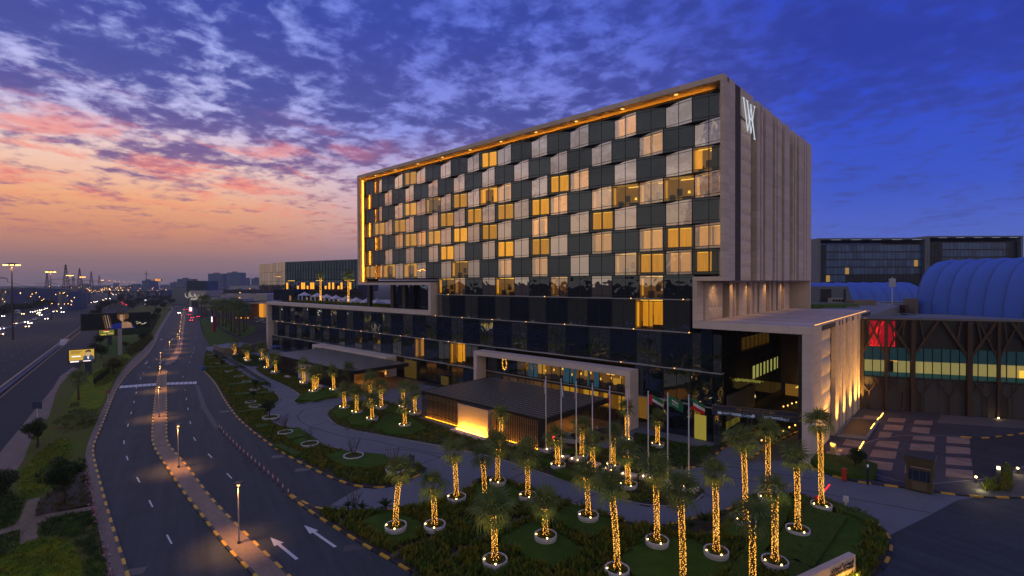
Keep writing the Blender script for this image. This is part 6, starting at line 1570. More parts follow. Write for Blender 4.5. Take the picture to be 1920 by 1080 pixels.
put('louvre_door', (L*.08, -.1, zb+.3), (L*.44, 0, zt-.8), M_DARK); put('louvre_door', (L*.86, -.1, zb+.3), (L*.92, 0, zt-.8), M_DARK)
q = MB(); q.add([M @ Vector(v) for v in ((L, 0, zb), (L*1.18, 0, zb), (L, 0, zt), (L, 8, zb), (L*1.18, 8, zb), (L, 8, zt))], [(0, 1, 2), (3, 5, 4), (1, 4, 5, 2)]); q.obj('sloped_side', M_GREYB, t)
ac, pac, La, za, zta, M = face_box('air_conditioner', 'pale air conditioning unit with round fans beside the plant room', 'air conditioner', (1557, 559), (1581, 568), 145, 1.2, mat('ac_beige', (.3, .28, .24), .7, .1), None)
for i in range(4):
    q = MB(); q.lathe([(.0, -.03), (.55, -.03), (.55, .03)], 14); o = q.obj('fan', M_DARK, ac); o.matrix_basis = M @ Matrix.Translation((.9+i*.85, -.06, (za+zta)/2)) @ Matrix.Rotation(pi/2, 4, 'X'); o.scale = (.7, .7, .7)
for lab, p0, p1, dep, m in (('tan roof block left of the satellite dish', (1602, 563), (1642, 588), 140, M_TAN), ('low pale roof parapet wall below the small domes', (1640, 566), (1722, 580), 158, mat('pale_parapet', (.22, .23, .26), .7, .1)), ('tan roof block at the foot of the big dome', (1715, 560), (1722, 600), 140, M_TAN), ('brown vertical duct on the mall roof', (1698, 572), (1704, 588), 138, mat('brown_duct', (.08, .035, .02))), ('flat pale roof slab with railings', (1634, 588), (1690, 600), 132, M_ROOFC), ('small tan box on the mall roof', (1659, 585), (1667, 592), 130, M_TAN), ('low grey box with blue cover on the mall roof', (1703, 589), (1719, 600), 130, M_GREYB)):
    t, put, L, zb, zt, M = face_box('roof_block', lab, 'roof structure', p0, p1, dep, 4, m, None)
    if 'railings' in lab:
        for i in range(9): put('railing_post', (L*i/8-.03, 0, zt), (L*i/8+.03, .06, zt+1.1), M_BRONZE)
        put('rail', (0, 0, zt+1.05), (L, .05, zt+1.1), M_BRONZE)
p = at(1655, 582, 136); ds = thing('satellite_dish', 'white satellite dish with long feed struts on the mall roof', 'satellite dish', tuple(p)); q = MB(); q.lathe([(0, 0), (.6, .06), (1.15, .25), (1.5, .5)], 18); o = q.obj('dish', M_WHITE, ds, smooth=True); o.matrix_basis = Matrix.Translation(p) @ Matrix.Rotation(.5, 4, 'X')
q = MB(); q.bar(p+Vector((-1.3, 0, .3)), at(1648, 568, 135), .12); q.bar(p+Vector((.3, 0, .2)), at(1669, 569, 135), .12); q.bar(p, p+Vector((0, 0, -1.6)), .16); q.obj('strut', M_WHITE, ds)
# inflated cushion vaults
M_CUSH = mat('foil_cushion', (.09, .18, .60), .6, .06, .3, spec=.1); M_RIB = mat('cushion_rib', (.10, .15, .32), .5, .1)
def vault(label, pl, pr, dep_l, dep_r, prof, n, bulge, cap=True, shear=0.0):
    """row of cushions; prof: (setback, height px-free z) points of the vault section, bottom to top"""
    a, c = at(pl[0], pl[1], dep_l), at(pr[0], pr[1], dep_r); d = (c-a).to_2d(); L = d.length; d.normalize(); nn = Vector((-d.y, d.x)); an = math.atan2(d.y, d.x)
    t = thing('cushion_roof', label, 'roof', (a.x, a.y, 0)); W = L/n; K = 10
    for i in range(n):
        q = MB(); V = []
        for k, (sb, z) in enumerate(prof):
            for j in range(K+1):
                u = j/K; h = bulge*(1-(2*u-1)**2)
                dk = Vector((prof[min(k+1, len(prof)-1)][0]-prof[max(k-1, 0)][0], prof[min(k+1, len(prof)-1)][1]-prof[max(k-1, 0)][1])).normalized()
                ox, oz = -dk.y*h, dk.x*h
                p_ = a.to_2d() + d*(W*(i+u) + shear*(k/(len(prof)-1))) + nn*(sb+ox); V.append((p_.x, p_.y, z+oz))
        F = [(k*(K+1)+j, k*(K+1)+j+1, (k+1)*(K+1)+j+1, (k+1)*(K+1)+j) for k in range(len(prof)-1) for j in range(K)]
        q.add(V, F); q.obj('cushion', M_CUSH, t, smooth=True)
        q = MB(); pts = [a.to_2d()+d*(W*i+shear*(k/(len(prof)-1)))+nn*(sb-.05) for k, (sb, z) in enumerate(prof)]; q.tube([(p_.x, p_.y, pr_[1]+.05) for p_, pr_ in zip(pts, prof)], .11, 6); q.obj('rib', M_RIB, t)
    return t
vault('large blue inflated cushion vault rising behind the mall roof edge', (1716, 600), (1960, 600), 142, 114, [(0, 8.5), (.0, 13), (.4, 17), (1.3, 21), (2.8, 24.3), (4.8, 26.6), (7.6, 28), (11, 28.4), (16, 27.6)], 7, .55)
vault('low row of blue cushion vaults in front of the dark glass hotel', (1481, 573), (1735, 569), 176, 190, [(0, 13.0), (.2, 15.5), (1.2, 18), (3.2, 20.2), (6.2, 21.4), (9.5, 21.6), (13, 20.5)], 10, 1.0, shear=3.2)
# dark glass hotel behind
M_CGLASS = mat('blue_curtain_wall', (.05, .11, .24), .25, .3, .15, spec=.35, objvar=.35); M_CG2 = mat('dark_curtain_wall', (.012, .024, .05), .3, .3, .2, spec=.25, objvar=.4)
for lab, p0, p1, d0, d1 in (('left wing of the dark glass hotel behind the domes', (1533, 447), (1733, 441), 222, 222), ('right wing of the dark glass hotel behind the domes', (1737, 443), (1912, 437), 226, 226)):
    t, put, L, zb, zt, M = face_box('glass_hotel', lab, 'hotel', p0, (p1[0], 560), d0, 24, M_DARK, 0.0, make=False)
    put('wall', (.6, .6, 0), (L-.6, 24, zt-2.5), M_DARK); put('roof_frame', (-.4, -1.2, zt-.7), (L+.4, 24, zt), M_GREYB); put('side_frame', (-.4, -1.2, 0), (.6, 24, zt-.7), M_GREYB); put('side_frame', (L-.6, -1.2, 0), (L+.4, 24, zt-.7), M_GREYB)
    ns_ = 8; nb = 27 if 'left' in lab else 24; rr = random.Random(nb)
    for r in range(ns_):
        z1_ = zt-2.6-r*3.35
        put('floor_band', (.6, .35, z1_-.35), (L-.6, .58, z1_), M_MULL)
        for c in range(nb):
            u0 = .7+(L-1.4)*c/nb; u1 = .7+(L-1.4)*(c+1)/nb-.12
            lit = rr.random() < .035
            inner = ('left' in lab and 6 < c and r > 3)
            m = emis('dim_far_window', (1, .55, .12), .35, False) if lit and r > 1 else (M_CG2 if (inner or c < 2 or ('right' in lab and (c > 20 or c < 4))) else M_CGLASS)
            put('window', (u0, .3, z1_-3.25), (u1, .5, z1_-.4), m)
    for i in range(5): put('soffit_light', (L*(.12+.19*i), -.6, zt-.75), (L*(.12+.19*i)+L*.09, -.3, zt-.70), emis('pale_soffit_strip', (.5, .62, .9), .9, False))
am = at(1673, 540, 150); k = thing('antenna_mast', 'white cluster of phone antennas on a short mast above the low domes', 'antenna', (am.x, am.y, 14))
q = MB(); q.tube([(am.x, am.y, 14), (am.x, am.y, am.z+3.2)], .15, 6); q.obj('mast', M_POLE, k)
for i in range(6): q = MB(); a = i*1.05; q.box(am.x+.7*cos(a)-.14, am.y+.7*sin(a)-.1, am.z+.3, am.x+.7*cos(a)+.14, am.y+.7*sin(a)+.1, am.z+2.8); q.obj('antenna_panel', M_WHITE, k)

# ------------------------------------------------------------------ roof terrace and the glass block beyond the hotel
A3, B3, C3 = at(535, 491, 300), at(486, 496, 338), at(672, 489, 268); zt3, zb3 = A3.z, at(535, 546, 300).z
gb_ = thing('glass_block', 'dark mirrored glass block with an amber-lit lower storey beyond the roof terrace', 'building', (A3.x, A3.y, 0))
def wall_between(P, Q, n, z0, z1, m, nm, sub=1):
    for i in range(n):
        a = P.to_2d().lerp(Q.to_2d(), i/n+.004); c = P.to_2d().lerp(Q.to_2d(), (i+1)/n-.004)
        for k in range(sub): seg_block(nm, a, c, .25, z0+(z1-z0)*k/sub+.06, z0+(z1-z0)*(k+1)/sub-.06, m, gb_)
G_TAN = glass_mat('tan_mirror_glass', (.92, .80, .66), .42, (.05, .045, .04), .01); G_NAVY = glass_mat('navy_mirror_glass', (.35, .5, .62), .14, (.012, .018, .024), .02)
wall_between(B3, A3, 9, zb3, zt3, G_TAN, 'facade_panel', 3); zm = zb3+(zt3-zb3)*.38
wall_between(A3, C3, 26, zm, zt3, G_NAVY, 'facade_panel', 2); wall_between(A3, C3, 26, zb3+1, zm-.3, G_PD, 'facade_panel', 1)
bk3 = ((B3-A3).to_2d()*1.0)
q = MB(); q.prism([tuple(A3.to_2d()+FV*.5), tuple(C3.to_2d()+FV*.5), tuple(C3.to_2d()+FV*40), tuple(B3.to_2d()+FV*40), tuple(B3.to_2d()+FV*.5)], zb3, zt3-.3, M_DARK, bottom=True); q.obj('inner_wall', M_DARK, gb_)
q = MB(); q.prism([tuple(A3.to_2d()+FV*6-RV*5), tuple(C3.to_2d()+FV*6), tuple(C3.to_2d()+FV*30), tuple(A3.to_2d()+FV*30-RV*8)], 0, zb3, M_DARK); q.obj('base_wall', M_DARK, gb_)
for i, u in enumerate((.03, .19, .25, .28, .33, .38, .41, .58, .63, .68, .75, .79, .90)):
    p = A3.to_2d().lerp(C3.to_2d(), u)-FV*.4; q = MB(); h = (.5 if i % 3 == 1 else 1.0)*(zm-zb3)*.55; q.box(p.x-.35, p.y-.35, zb3+1.4, p.x+.35, p.y+.35, zb3+1.4+h); q.obj('amber_lamp', emis('far_amber_lamp', (1, .36, .03), 1.6, False), gb_)
for u0, u1 in ((.04, .14), (.45, .54), (.83, .95)): 
    p, r = A3.to_2d().lerp(C3.to_2d(), u0)-FV*.3, A3.to_2d().lerp(C3.to_2d(), u1)-FV*.3; seg_block('amber_lamp', p, r, .15, zm-.6, zm-.3, emis('far_amber_strip', (1, .55, .05), 1.2, False), gb_)
M_CANV = mat('white_canvas', (.55, .54, .60), .8, .05)
for i, (px, py) in enumerate(((571, 561), (595, 563), (613, 565), (630, 567), (649, 569), (668, 571), (688, 573), (707, 574))):
    x, _ = onY(px, py, 86+i*.3); y = 86+i*.3; zt = onY(px, py-14, y)[1]
    c = thing('cabana', 'white canvas cabana number %s from the left on the roof terrace' % 'one two three four five six seven eight'.split()[i], 'cabana', (x, y, 16), 'roof terrace cabanas'); w = 1.75; ze = zt-1.15
    q = MB(); n = 6
    for s, (ux, uy) in enumerate(((1,0),(0,1),(-1,0),(0,-1))):
        vx, vy = -uy, ux
        for k in range(n):
            f = lambda u, t_: (x+ux*w*(1-t_)+vx*w*u*(1-t_), y+uy*w*(1-t_)+vy*w*u*(1-t_), ze+(zt-ze)*t_**1.4)
            t0, t1 = k/n, (k+1)/n; q.face([f(-1, t0), f(1, t0), f(1, t1), f(-1, t1)])
        q.face([(x+ux*w-vx*w, y+uy*w-vy*w, ze-.28), (x+ux*w+vx*w, y+uy*w+vy*w, ze-.28), (x+ux*w+vx*w, y+uy*w+vy*w, ze), (x+ux*w-vx*w, y+uy*w-vy*w, ze)])
    q.obj('canopy', M_CANV, c)
    for sx in (-1, 1):
        for sy in (-1, 1): block('curtain', (x+sx*(w-.2)-.2, y+sy*(w-.15)-.12, 16), (x+sx*(w-.2)+.2, y+sy*(w-.15)+.12, ze-.25), M_CANV, c)
    block('lantern', (x-.25, y+.8, 16.9), (x+.25, y+1.0, 17.5), emis('cabana_lantern', (1, .55, .15), .9 if i % 2 else .5, False), c)
block('terrace_deck', (-181, 74, 15.6), (-91, 118, 16.0), M_CONC, hotel)
xl = onY(555, 565, 76)[0]
hp = [(xl, 74.3), (-113, 74.3), (-113, 76.6), (xl, 76.6)]; clipped('terrace_hedge', 'long green planting strip along the hotel roof terrace edge', 'hedge', hp, 16, 17.0, L_SHRUB, 26, .55)
tw = thing('terrace_room', 'small dark glazed stair block at the left end of the roof terrace', 'building', (*[onY(520, 565, 90)[0]], 90, 16)); x = onY(513, 565, 88)[0]; u = onY(552, 565, 88)[0]; block('wall', (x, 88, 16), (u, 94, 20.6), G_PD, tw); block('lit_door', (u-4.5, 87.9, 16), (u-2.8, 87.95, 18), emis('terrace_door_light', (1, .45, .1), .25, False), tw)

# ------------------------------------------------------------------ shopping centre, far left
M_CREAM = mat('cream_cladding', (.36, .33, .31), .8, .12, .2); M_LATT = mat('brown_lattice', (.11, .04, .018), .8, .35, 1.0); M_LWHITE = mat('pale_roof_sheet', (.30, .32, .40), .7, .15, .1)
t, put, L, zb, zt, M = face_box('sign_block', 'pale block with faint two-line sign below the glass cube', 'building', (355, 545), (386, 580), 500, 30, M_CREAM)
o = inst('lettering', text_mesh('lettering', 'الأفنيوز', 5.2, emis('pale_sign_letters', (1, .9, .7), .5, False), .1), t); o.matrix_basis = M @ Matrix.Translation((L*.42, -.3, zt-4.6)) @ Matrix.Rotation(pi/2, 4, 'X')
o = inst('lettering', text_mesh('lettering', 'AVENUES', 2.6, MATS['pale_sign_letters'], .1), t); o.matrix_basis = M @ Matrix.Translation((L*.42, -.3, zt-8.4)) @ Matrix.Rotation(pi/2, 4, 'X')
put('entrance', (L*.12, -.2, 0), (L*.55, .1, 6), M_DARK)
t, put, L, zb, zt, M = face_box('glass_cube', 'dark gridded glass cube on the far shopping centre roof', 'building', (351, 527), (387, 545), 505, 20, M_CGLASS, None)
for i in range(10): put('mullion', (L*i/9-.25, -.4, zb), (L*i/9+.25, 0, zt), M_MULL)
for i in range(4): put('mullion', (0, -.35, zb+(zt-zb)*i/3-.2), (L, 0, zb+(zt-zb)*i/3+.2), M_MULL)
put('base_wall', (-L*.12, 2, 0), (.2, 20, zb+1), M_GREYB)
for lab, p0, p1, dep, th_, m in (('long low shopping centre roof behind the palms', (386, 552), (500, 575), 520, 60, M_CREAM), ('dark upper roof band of the far shopping centre', (388, 543), (500, 553), 560, 40, M_DARK), ('bluish roof plane of the far shopping centre', (430, 536), (500, 544), 620, 60, M_LWHITE), ('pale box building behind the far palms', (386, 558), (408, 592), 430, 20, M_CREAM), ('cream block right of the far palms', (407, 561), (445, 592), 400, 25, M_CREAM), ('grey building left of the glass cube', (322, 540), (352, 575), 560, 40, M_GREYB), ('low blue store building by the far bend', (296, 544), (314, 556), 800, 30, mat('blue_store', (.015, .03, .16)))):
    t, put, L, zb, zt, M = face_box('shopping_block', lab, 'building', p0, p1, dep, th_, m)
    for i in range(3): put('roof_unit', (L*(.2+.25*i), 3, zt), (L*(.2+.25*i)+L*.06, 8, zt+(zt-zb)*.03+.6), M_GREYB)
    if dep > 500 and p0[0] > 380: put('warm_lamp', (L*.18, -.4, zt-4), (L*.19, 0, zt-3.2), emis('far_orange_lamp', (1, .4, .08), 4, False)); put('warm_lamp', (L*.55, -.4, zt-4), (L*.56, 0, zt-3.2), MATS['far_orange_lamp'])
t, put, L, zb, zt, M = face_box('lattice_entrance', 'brown lattice building with a glowing orange entrance beside the hotel leg', 'building', (443, 567), (504, 609), 330, 30, M_LATT, make=False)
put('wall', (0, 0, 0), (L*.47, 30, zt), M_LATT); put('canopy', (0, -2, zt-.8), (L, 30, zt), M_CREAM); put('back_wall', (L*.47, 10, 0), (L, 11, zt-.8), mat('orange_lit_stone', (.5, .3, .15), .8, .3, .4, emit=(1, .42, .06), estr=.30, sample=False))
put('orange_light', (L*.50, 8.5, 0), (L*.62, 9, zt-1.2), emis('entrance_orange', (1, .40, .03), .8, False)); put('orange_light', (L*.92, .0, 0), (L*.97, 1, zt-1), MATS['entrance_orange'])
for i in range(16): put('lattice_bar', (L*.47*i/16, -.25, 0), (L*.47*i/16+.5, 0, zt-.9), mat('lattice_bar_brown', (.07, .025, .012)))
for i in range(6): put('planter_light', (L*(.02+.07*i), -1.4, 0), (L*(.05+.07*i), -1, .9), mat('planter_orange', (.4, .2, .05), .8, 0, emit=(1, .38, .04), estr=.9, sample=False))
# curved ramp wall and balustrade between far lawn and the drive
rw = thing('retaining_wall', 'curved tan retaining wall of the ramp beyond the triangular island', 'wall', (*G(405, 660), 0))
cw = smooth_poly(poly_px([(402, 660), (415, 668), (432, 668), (460, 664), (490, 655), (504, 650)]), 2)
for a, c in zip(cw, cw[1:]): seg_block('wall_panel', a, c, .4, 0, 2.6, mat('tan_wall', (.17, .13, .10), .8, .2, .6), rw)
gr = thing('glass_balustrade', 'long blue-grey glass balustrade along the slip ramp through the beds', 'balustrade', (*G(400, 661), 0)); gp = resample(smooth_poly(poly_px([(399, 661), (425, 676), (455, 693), (485, 713), (510, 730)]), 1), 2.4)
for a, c in zip(gp, gp[1:]): seg_block('glass_pane', a, c, .05, .12, 1.25, mat('blue_grey_glass', (.05, .06, .09), .15, .1, spec=.8), gr)
q = resample(smooth_poly(poly_px([(492, 628), (470, 640), (455, 648)]), 1), 3.0)
x, y = G(516, 664); k = thing('parasol', 'blue parasol by the far end of the hotel base', 'parasol', (x, y, 0)); q = MB(); q.lathe([(1.9, 2.4), (1.0, 2.75), (.0, 3.0)], 8, (x, y, 0)); q.obj('canopy', mat('blue_canvas', (.03, .07, .24), .8), k); block('pole', (x-.04, y-.04, 0), (x+.04, y+.04, 2.6), M_POLE, k)
x, y = G(401, 622); k = thing('pylon_sign', 'dark red pylon sign with a lit white panel on the far lawn', 'sign', (x, y, 0)); H = ztop(x, y, 590); block('slab', (x-1.0, y-.6, 0), (x+1.0, y+.6, H), mat('crimson_panel', (.22, .008, .03), .6), k); block('lit_panel', (x-.95, y-.75, H*.62), (x+.0, y-.6, H-.4), emis('pylon_white', (.9, .95, 1), 2.2, False), k)
x, y = G(273, 575); k = thing('pylon_sign', 'white glowing totem sign among the far trees', 'sign', (x, y, 0)); H = ztop(x, y, 563); block('post', (x-.4, y-.4, 0), (x+.4, y+.4, H*.5), M_DARK, k); block('lit_panel', (x-1.4, y-.5, H*.45), (x+1.4, y+.5, H+2), emis('totem_white', (1, .85, 1), 1.6, False), k)
x, y = G(365, 586); k = thing('lit_screen', 'small bright white roadside screen at the end of the service road', 'screen', (x, y, 0)); H = ztop(x, y, 576); block('post', (x-.3, y-.3, 0), (x+.3, y+.3, H), M_DARK, k); block('lit_panel', (x-3, y-3, H*.4), (x+3, y-2.6, H+1), emis('screen_white', (1, .8, .85), 1.6, False), k)

# ------------------------------------------------------------------ billboards
def board(px0, px1, py0, py1, base, label, frame=.25):
    x, y = G(*base); dep = depth(x, y); a, c = at(px0, py0, dep), at(px1, py1, dep); w = (a.to_2d()-c.to_2d()).length
    mid = ((a+c)/2); V = Vector((mid.x, mid.y)).normalized(); an = math.atan2(-V.x, V.y)
    M = Matrix.Translation((mid.x, mid.y, 0)) @ Matrix.Rotation(an, 4, 'Z'); t = thing('billboard', label, 'billboard', (x, y, 0))
    def put(nm, lo, hi, m, par=None):
        q = MB(); q.box(*lo, *hi); q.v = [tuple(M @ Vector(v)) for v in q.v]; return q.obj(nm, m, par or t)
    def pic(nm, pts, m, o):       # flat print: polygon in 0..1 board space
        q = MB(); q.face([M @ Vector((-w/2+u*w, -.32-o*.004, c.z+v*(a.z-c.z))) for u, v in pts]); return q.obj(nm, m, t)
    put('case', (-w/2-frame, -.3, c.z-frame), (w/2+frame, .5, a.z+frame), M_DARK)
    return t, put, pic, w, c.z, a.z, M
scr = lambda n, c, s=1.0: mat('screen_'+n, (.004, .004, .004), .9, 0, spec=0.0, emit=c, estr=s, sample=False)
t, put, pic, w, z0, z1, M = board(169, 269.5, 588, 616, (223, 666), 'wide dark billboard showing a woman in a blue dress')
dxp = (223-219)/100*w
put('pole', (w*.04-.55, -.4, 0), (w*.04+.55, .6, z0), M_CONC)
pic('print', [(0,0),(1,0),(1,1),(0,1)], scr('black', (.004, .005, .006)), 1)
for u, m in ((.28, (.25, .10, .04)), (.31, (.45, .32, .2)), (.345, (.5, .36, .24)), (.37, (.18, .05, .03))): pic('print', [(u+.05,.05),(u+.065,.05),(u+.02,.92),(u+.01,.92)], scr('drape%d' % (u*1000), m, .6), 2)
pic('print', [(.40,.0),(.38,.15),(.44,.30),(.52,.38),(.66,.36),(.74,.2),(.77,.0)], scr('blue_dress', (.01, .015, .12)), 2)
pic('print', [(.57,.02),(.57,.4),(.60,.45),(.66,.42),(.69,.36),(.74,.04)], scr('skin_shade', (.28, .15, .08)), 3)
pic('print', [(.51,.98),(.50,.72),(.53,.56),(.66,.62),(.68,.8),(.67,.98)], scr('hair', (.10, .045, .02)), 3)
pic('print', [(.545,.90),(.538,.70),(.552,.54),(.578,.44),(.605,.52),(.622,.70),(.618,.90)], scr('face', (.42, .24, .14)), 4)
pic('print', [(.585,.90),(.582,.44),(.605,.52),(.622,.70),(.618,.90)], scr('face_shade', (.24, .12, .06)), 4.5)
for u in (.555, .598): pic('print', [(u-.012,.745),(u+.014,.745),(u+.014,.775),(u-.012,.775)], scr('eye', (.03, .02, .02)), 5)
pic('print', [(.568,.54),(.598,.54),(.592,.57),(.575,.57)], scr('lips', (.45, .08, .06)), 5); pic('print', [(.576,.62),(.59,.62),(.586,.74),(.58,.74)], scr('nose', (.5, .28, .16)), 5)
for i in range(5): pic('print', [(.655+.014*i,.2),(.667+.014*i,.18),(.660+.012*i,.44-.02*i),(.650+.012*i,.44-.02*i)], scr('hand', (.34, .19, .11)), 4)
for i, (u, v) in enumerate(((.78,.38),(.79,.26),(.83,.30),(.86,.22),(.89,.24),(.82,.33),(.91,.30))): pic('print', [(u,v),(u+.035,v),(u+.03,v+.04),(u+.005,v+.04)], scr('glints', (.6, .5, .36)), 3)
t, put, pic, w, z0, z1, M = board(135.5, 171, 655.5, 679, (164, 703), 'small lit screen with a yellow advert and a man in dark jacket')
put('leg', (w*.12, -.2, 0), (w*.40, .5, z0-.2), M_SIGN); pic('print', [(0,.18),(1,.18),(1,1),(0,1)], scr('yellow', (.62, .38, .06)), 1); pic('print', [(0,0),(1,0),(1,.18),(0,.18)], scr('dark_strip', (.03, .03, .035)), 1)
for i, v in enumerate((.88, .80, .72)): pic('print', [(.06,v),(.52-.05*i,v),(.52-.05*i,v+.035),(.06,v+.035)], scr('ink', (.12, .07, .02)), 2)
pic('print', [(.10,.46),(.46,.46),(.46,.53),(.10,.53)], scr('white', (.8, .78, .7)), 2); pic('print', [(.04,.05),(.38,.05),(.38,.14),(.04,.14)], MATS['screen_white'] if 'screen_white' in MATS else scr('white', (.8,.78,.7)), 2); pic('print', [(.55,.06),(.86,.06),(.86,.12),(.55,.12)], scr('white', (.8, .78, .7)), 2)
pic('print', [(.55,.18),(.57,.45),(.68,.58),(.85,.58),(.97,.45),(1,.18)], scr('jacket', (.05, .08, .13)), 2); pic('print', [(.66,.70),(.67,.5),(.75,.40),(.84,.5),(.86,.72),(.78,.82)], scr('face2', (.55, .36, .24)), 3); pic('print', [(.64,.74),(.66,.9),(.78,.98),(.88,.9),(.87,.74),(.76,.82)], scr('hair2', (.06, .04, .03)), 4); pic('print', [(.72,.4),(.80,.4),(.76,.2)], scr('white', (.8, .78, .7)), 3)
t, put, pic, w, z0, z1, M = board(189, 211, 617, 628.5, (208, 647), 'smaller lit screen under the wide billboard with green and gold picture')
put('leg', (w*.05, -.2, 0), (w*.35, .5, z0-.2), M_SIGN); pic('print', [(0,0),(1,0),(1,1),(0,1)], scr('olive', (.16, .14, .02)), 1); pic('print', [(.25,.65),(.65,.65),(.55,.95),(.35,.95)], scr('red_shape', (.6, .04, .02)), 2); pic('print', [(.3,.5),(.7,.5),(.65,.66),(.28,.66)], scr('yellow_shape', (.75, .8, .3)), 3); pic('print', [(.05,.06),(.45,.06),(.45,.2),(.05,.2)], scr('yellow2', (.8, .7, .15)), 2); pic('print', [(.6,.2),(.95,.25),(.95,.4),(.6,.32)], scr('gold2', (.6, .45, .15)), 2)
# ------------------------------------------------------------------ far city
M_C = [mat('city_wall_%d' % i, c, .85, .15, .03) for i, c in enumerate(((.15, .14, .16), (.11, .12, .15), (.19, .17, .17), (.07, .10, .18)))]
M_TWR = mat('blue_tower_glass', (.05, .11, .26), .3, .2, .05, objvar=.25, spec=.2); M_WLIT = emis('far_window_light', (1, .55, .2), 1.0, False)
for i, (lab, p0, p1, dep) in enumerate((('broad blue tower left of the pair on the skyline', (390, 513), (418, 535), 1500), ('taller blue tower right of the pair on the skyline', (425, 511), (451, 535), 1480), ('low tower block touching the taller blue tower', (452, 521), (460, 535), 1600), ('pale twin tower block beside the taller blue tower', (420, 522), (426, 535), 1580),
     ('small blue tower next to the glass block on the skyline', (471, 522), (487, 537), 1400), ('stepped apartment tower behind the glass cube', (332, 523), (357, 540), 1300), ('square tower under construction with a crane', (266, 526), (280, 545), 1200), ('low stepped block left of the apartment tower', (318, 530), (332, 541), 1450))):
    t, put, L, zb, zt, M = face_box('tower_block', lab, 'building', p0, p1, dep, 30, M_C[3] if i != 5 else M_C[1])
    nf = max(3, int((p1[1]-p0[1])/3)); nb_ = max(3, int((p1[0]-p0[0])/4))
    for r in range(nf):
        for c in range(nb_): put('window', (L*(c+.12)/nb_, -.5, zt-(r+.85)*(zt-6)/nf), (L*(c+.88)/nb_, .1, zt-(r+.2)*(zt-6)/nf), M_TWR)
    put('roof_unit', (L*.3, 4, zt), (L*.6, 14, zt+3), M_C[1])
    if i == 6: put('crane_mast', (L*.48, 2, zt), (L*.53, 3, zt+22), M_DARK); put('crane_jib', (L*.2, 2, zt+15), (L*.8, 3, zt+16), M_DARK)
rr = random.Random(21)
for i in range(46):
    px = -12 + i*6.6 + rr.uniform(-2, 2) if i < 24 else 150+(i-24)*9.0+rr.uniform(-3, 3)
    dep = rr.uniform(430, 640) if i < 24 else rr.uniform(1100, 2000)
    top = (543 + rr.uniform(-3.5, 9)) if i < 24 else 536+rr.uniform(-6, 3)
    t, put, L, zb, zt, M = face_box('house', 'low pale house in the district beyond the motorway' if i < 24 else 'low grey building on the hazy skyline', 'house', (px, top), (px+rr.uniform(6, 14), 560), dep, 14, M_C[i % 4], 0.0, 'houses beyond the motorway' if i < 24 else 'low skyline buildings')
    if i < 24:
        for k in range(3): put('window', (L*(.15+.27*k), -.15, zt-2.6), (L*(.30+.27*k), .05, zt-1.0), M_WLIT if rr.random() < .12 else M_DARK)
        put('parapet', (0, -.1, zt), (L, .3, zt+.7), M_C[(i+1) % 4])
for i in range(14):
    px = 1476+i*4.4; t, put, L, zb, zt, M = face_box('house', 'low building in the lit city strip under the tower overhang', 'house', (px, 531+rr.uniform(0, 5)), (px+rr.uniform(3, 6), 545), rr.uniform(500, 900), 12, M_C[i % 4], 0.0, 'city strip behind the tower')
q = MB()
def bulb(p, r):
    q.add([(p.x+r, p.y, p.z), (p.x-r, p.y, p.z), (p.x, p.y+r, p.z), (p.x, p.y-r, p.z), (p.x, p.y, p.z+r), (p.x, p.y, p.z-r)], [(0,2,4),(2,1,4),(1,3,4),(3,0,4),(2,0,5),(1,2,5),(3,1,5),(0,3,5)])
for i in range(170):
    px = rr.choice((rr.gauss(150, 40), rr.gauss(230, 45), rr.uniform(0, 330), rr.uniform(118, 200))); py = 544+rr.gauss(0, 3.2)+max(0, (150-px)*.02)
    if px < 340: d_ = rr.uniform(600, 1500); bulb(at(px, py, d_), .00055*d_*rr.uniform(.4, 1.1))
for i in range(40): d_ = rr.uniform(450, 900); bulb(at(rr.uniform(1476, 1532), 533+rr.uniform(-4, 6), d_), .0007*d_*rr.uniform(.5, 1.1))
for i in range(26): d_ = rr.uniform(260, 480); bulb(at(rr.uniform(0, 140), rr.uniform(548, 572), d_), .0007*d_)
o = q.obj('city_lights', emis('city_light_points', (1, .50, .13), 7, False)); tag(o, None, None, None, 'stuff')
t, put, L, zb, zt, M = face_box('overpass', 'dark road bridge crossing the motorway far away', 'bridge', (188, 546), (300, 549), 760, 10, M_DARK, None)
for i in range(6): put('pier', (L*(.1+.16*i), 3, 0), (L*(.1+.16*i)+2, 6, zb), M_DARK)
# store sign board on a tall post
a = at(296, 525, 780); k = thing('store_sign', 'dark board with glowing orange letters on a tall post', 'sign', (a.x, a.y, 0)); t2, put, L, zb, zt, M = face_box('store_sign', 'x', 'sign', (290, 523), (303, 527.2), 780, 1, MATS['blue_store'], None); t2['label'] = 'dark board with glowing orange letters on a tall post'
bpy.data.objects.remove(k); t2.name = 'store_sign'; put('post', (L*.62, .2, 0), (L*.68, .8, zb), M_POLE)
o = inst('lettering', text_mesh('lettering', 'IKEA', (zt-zb)*1.0, emis('orange_letters', (1, .38, .05), 2.2, False), .1), t2); o.matrix_basis = M @ Matrix.Translation((L*.5, -.3, (zt+zb)/2)) @ Matrix.Rotation(pi/2, 4, 'X') @ Matrix.Scale(1.25, 4)
o.matrix_parent_inverse = t2.matrix_basis.inverted()
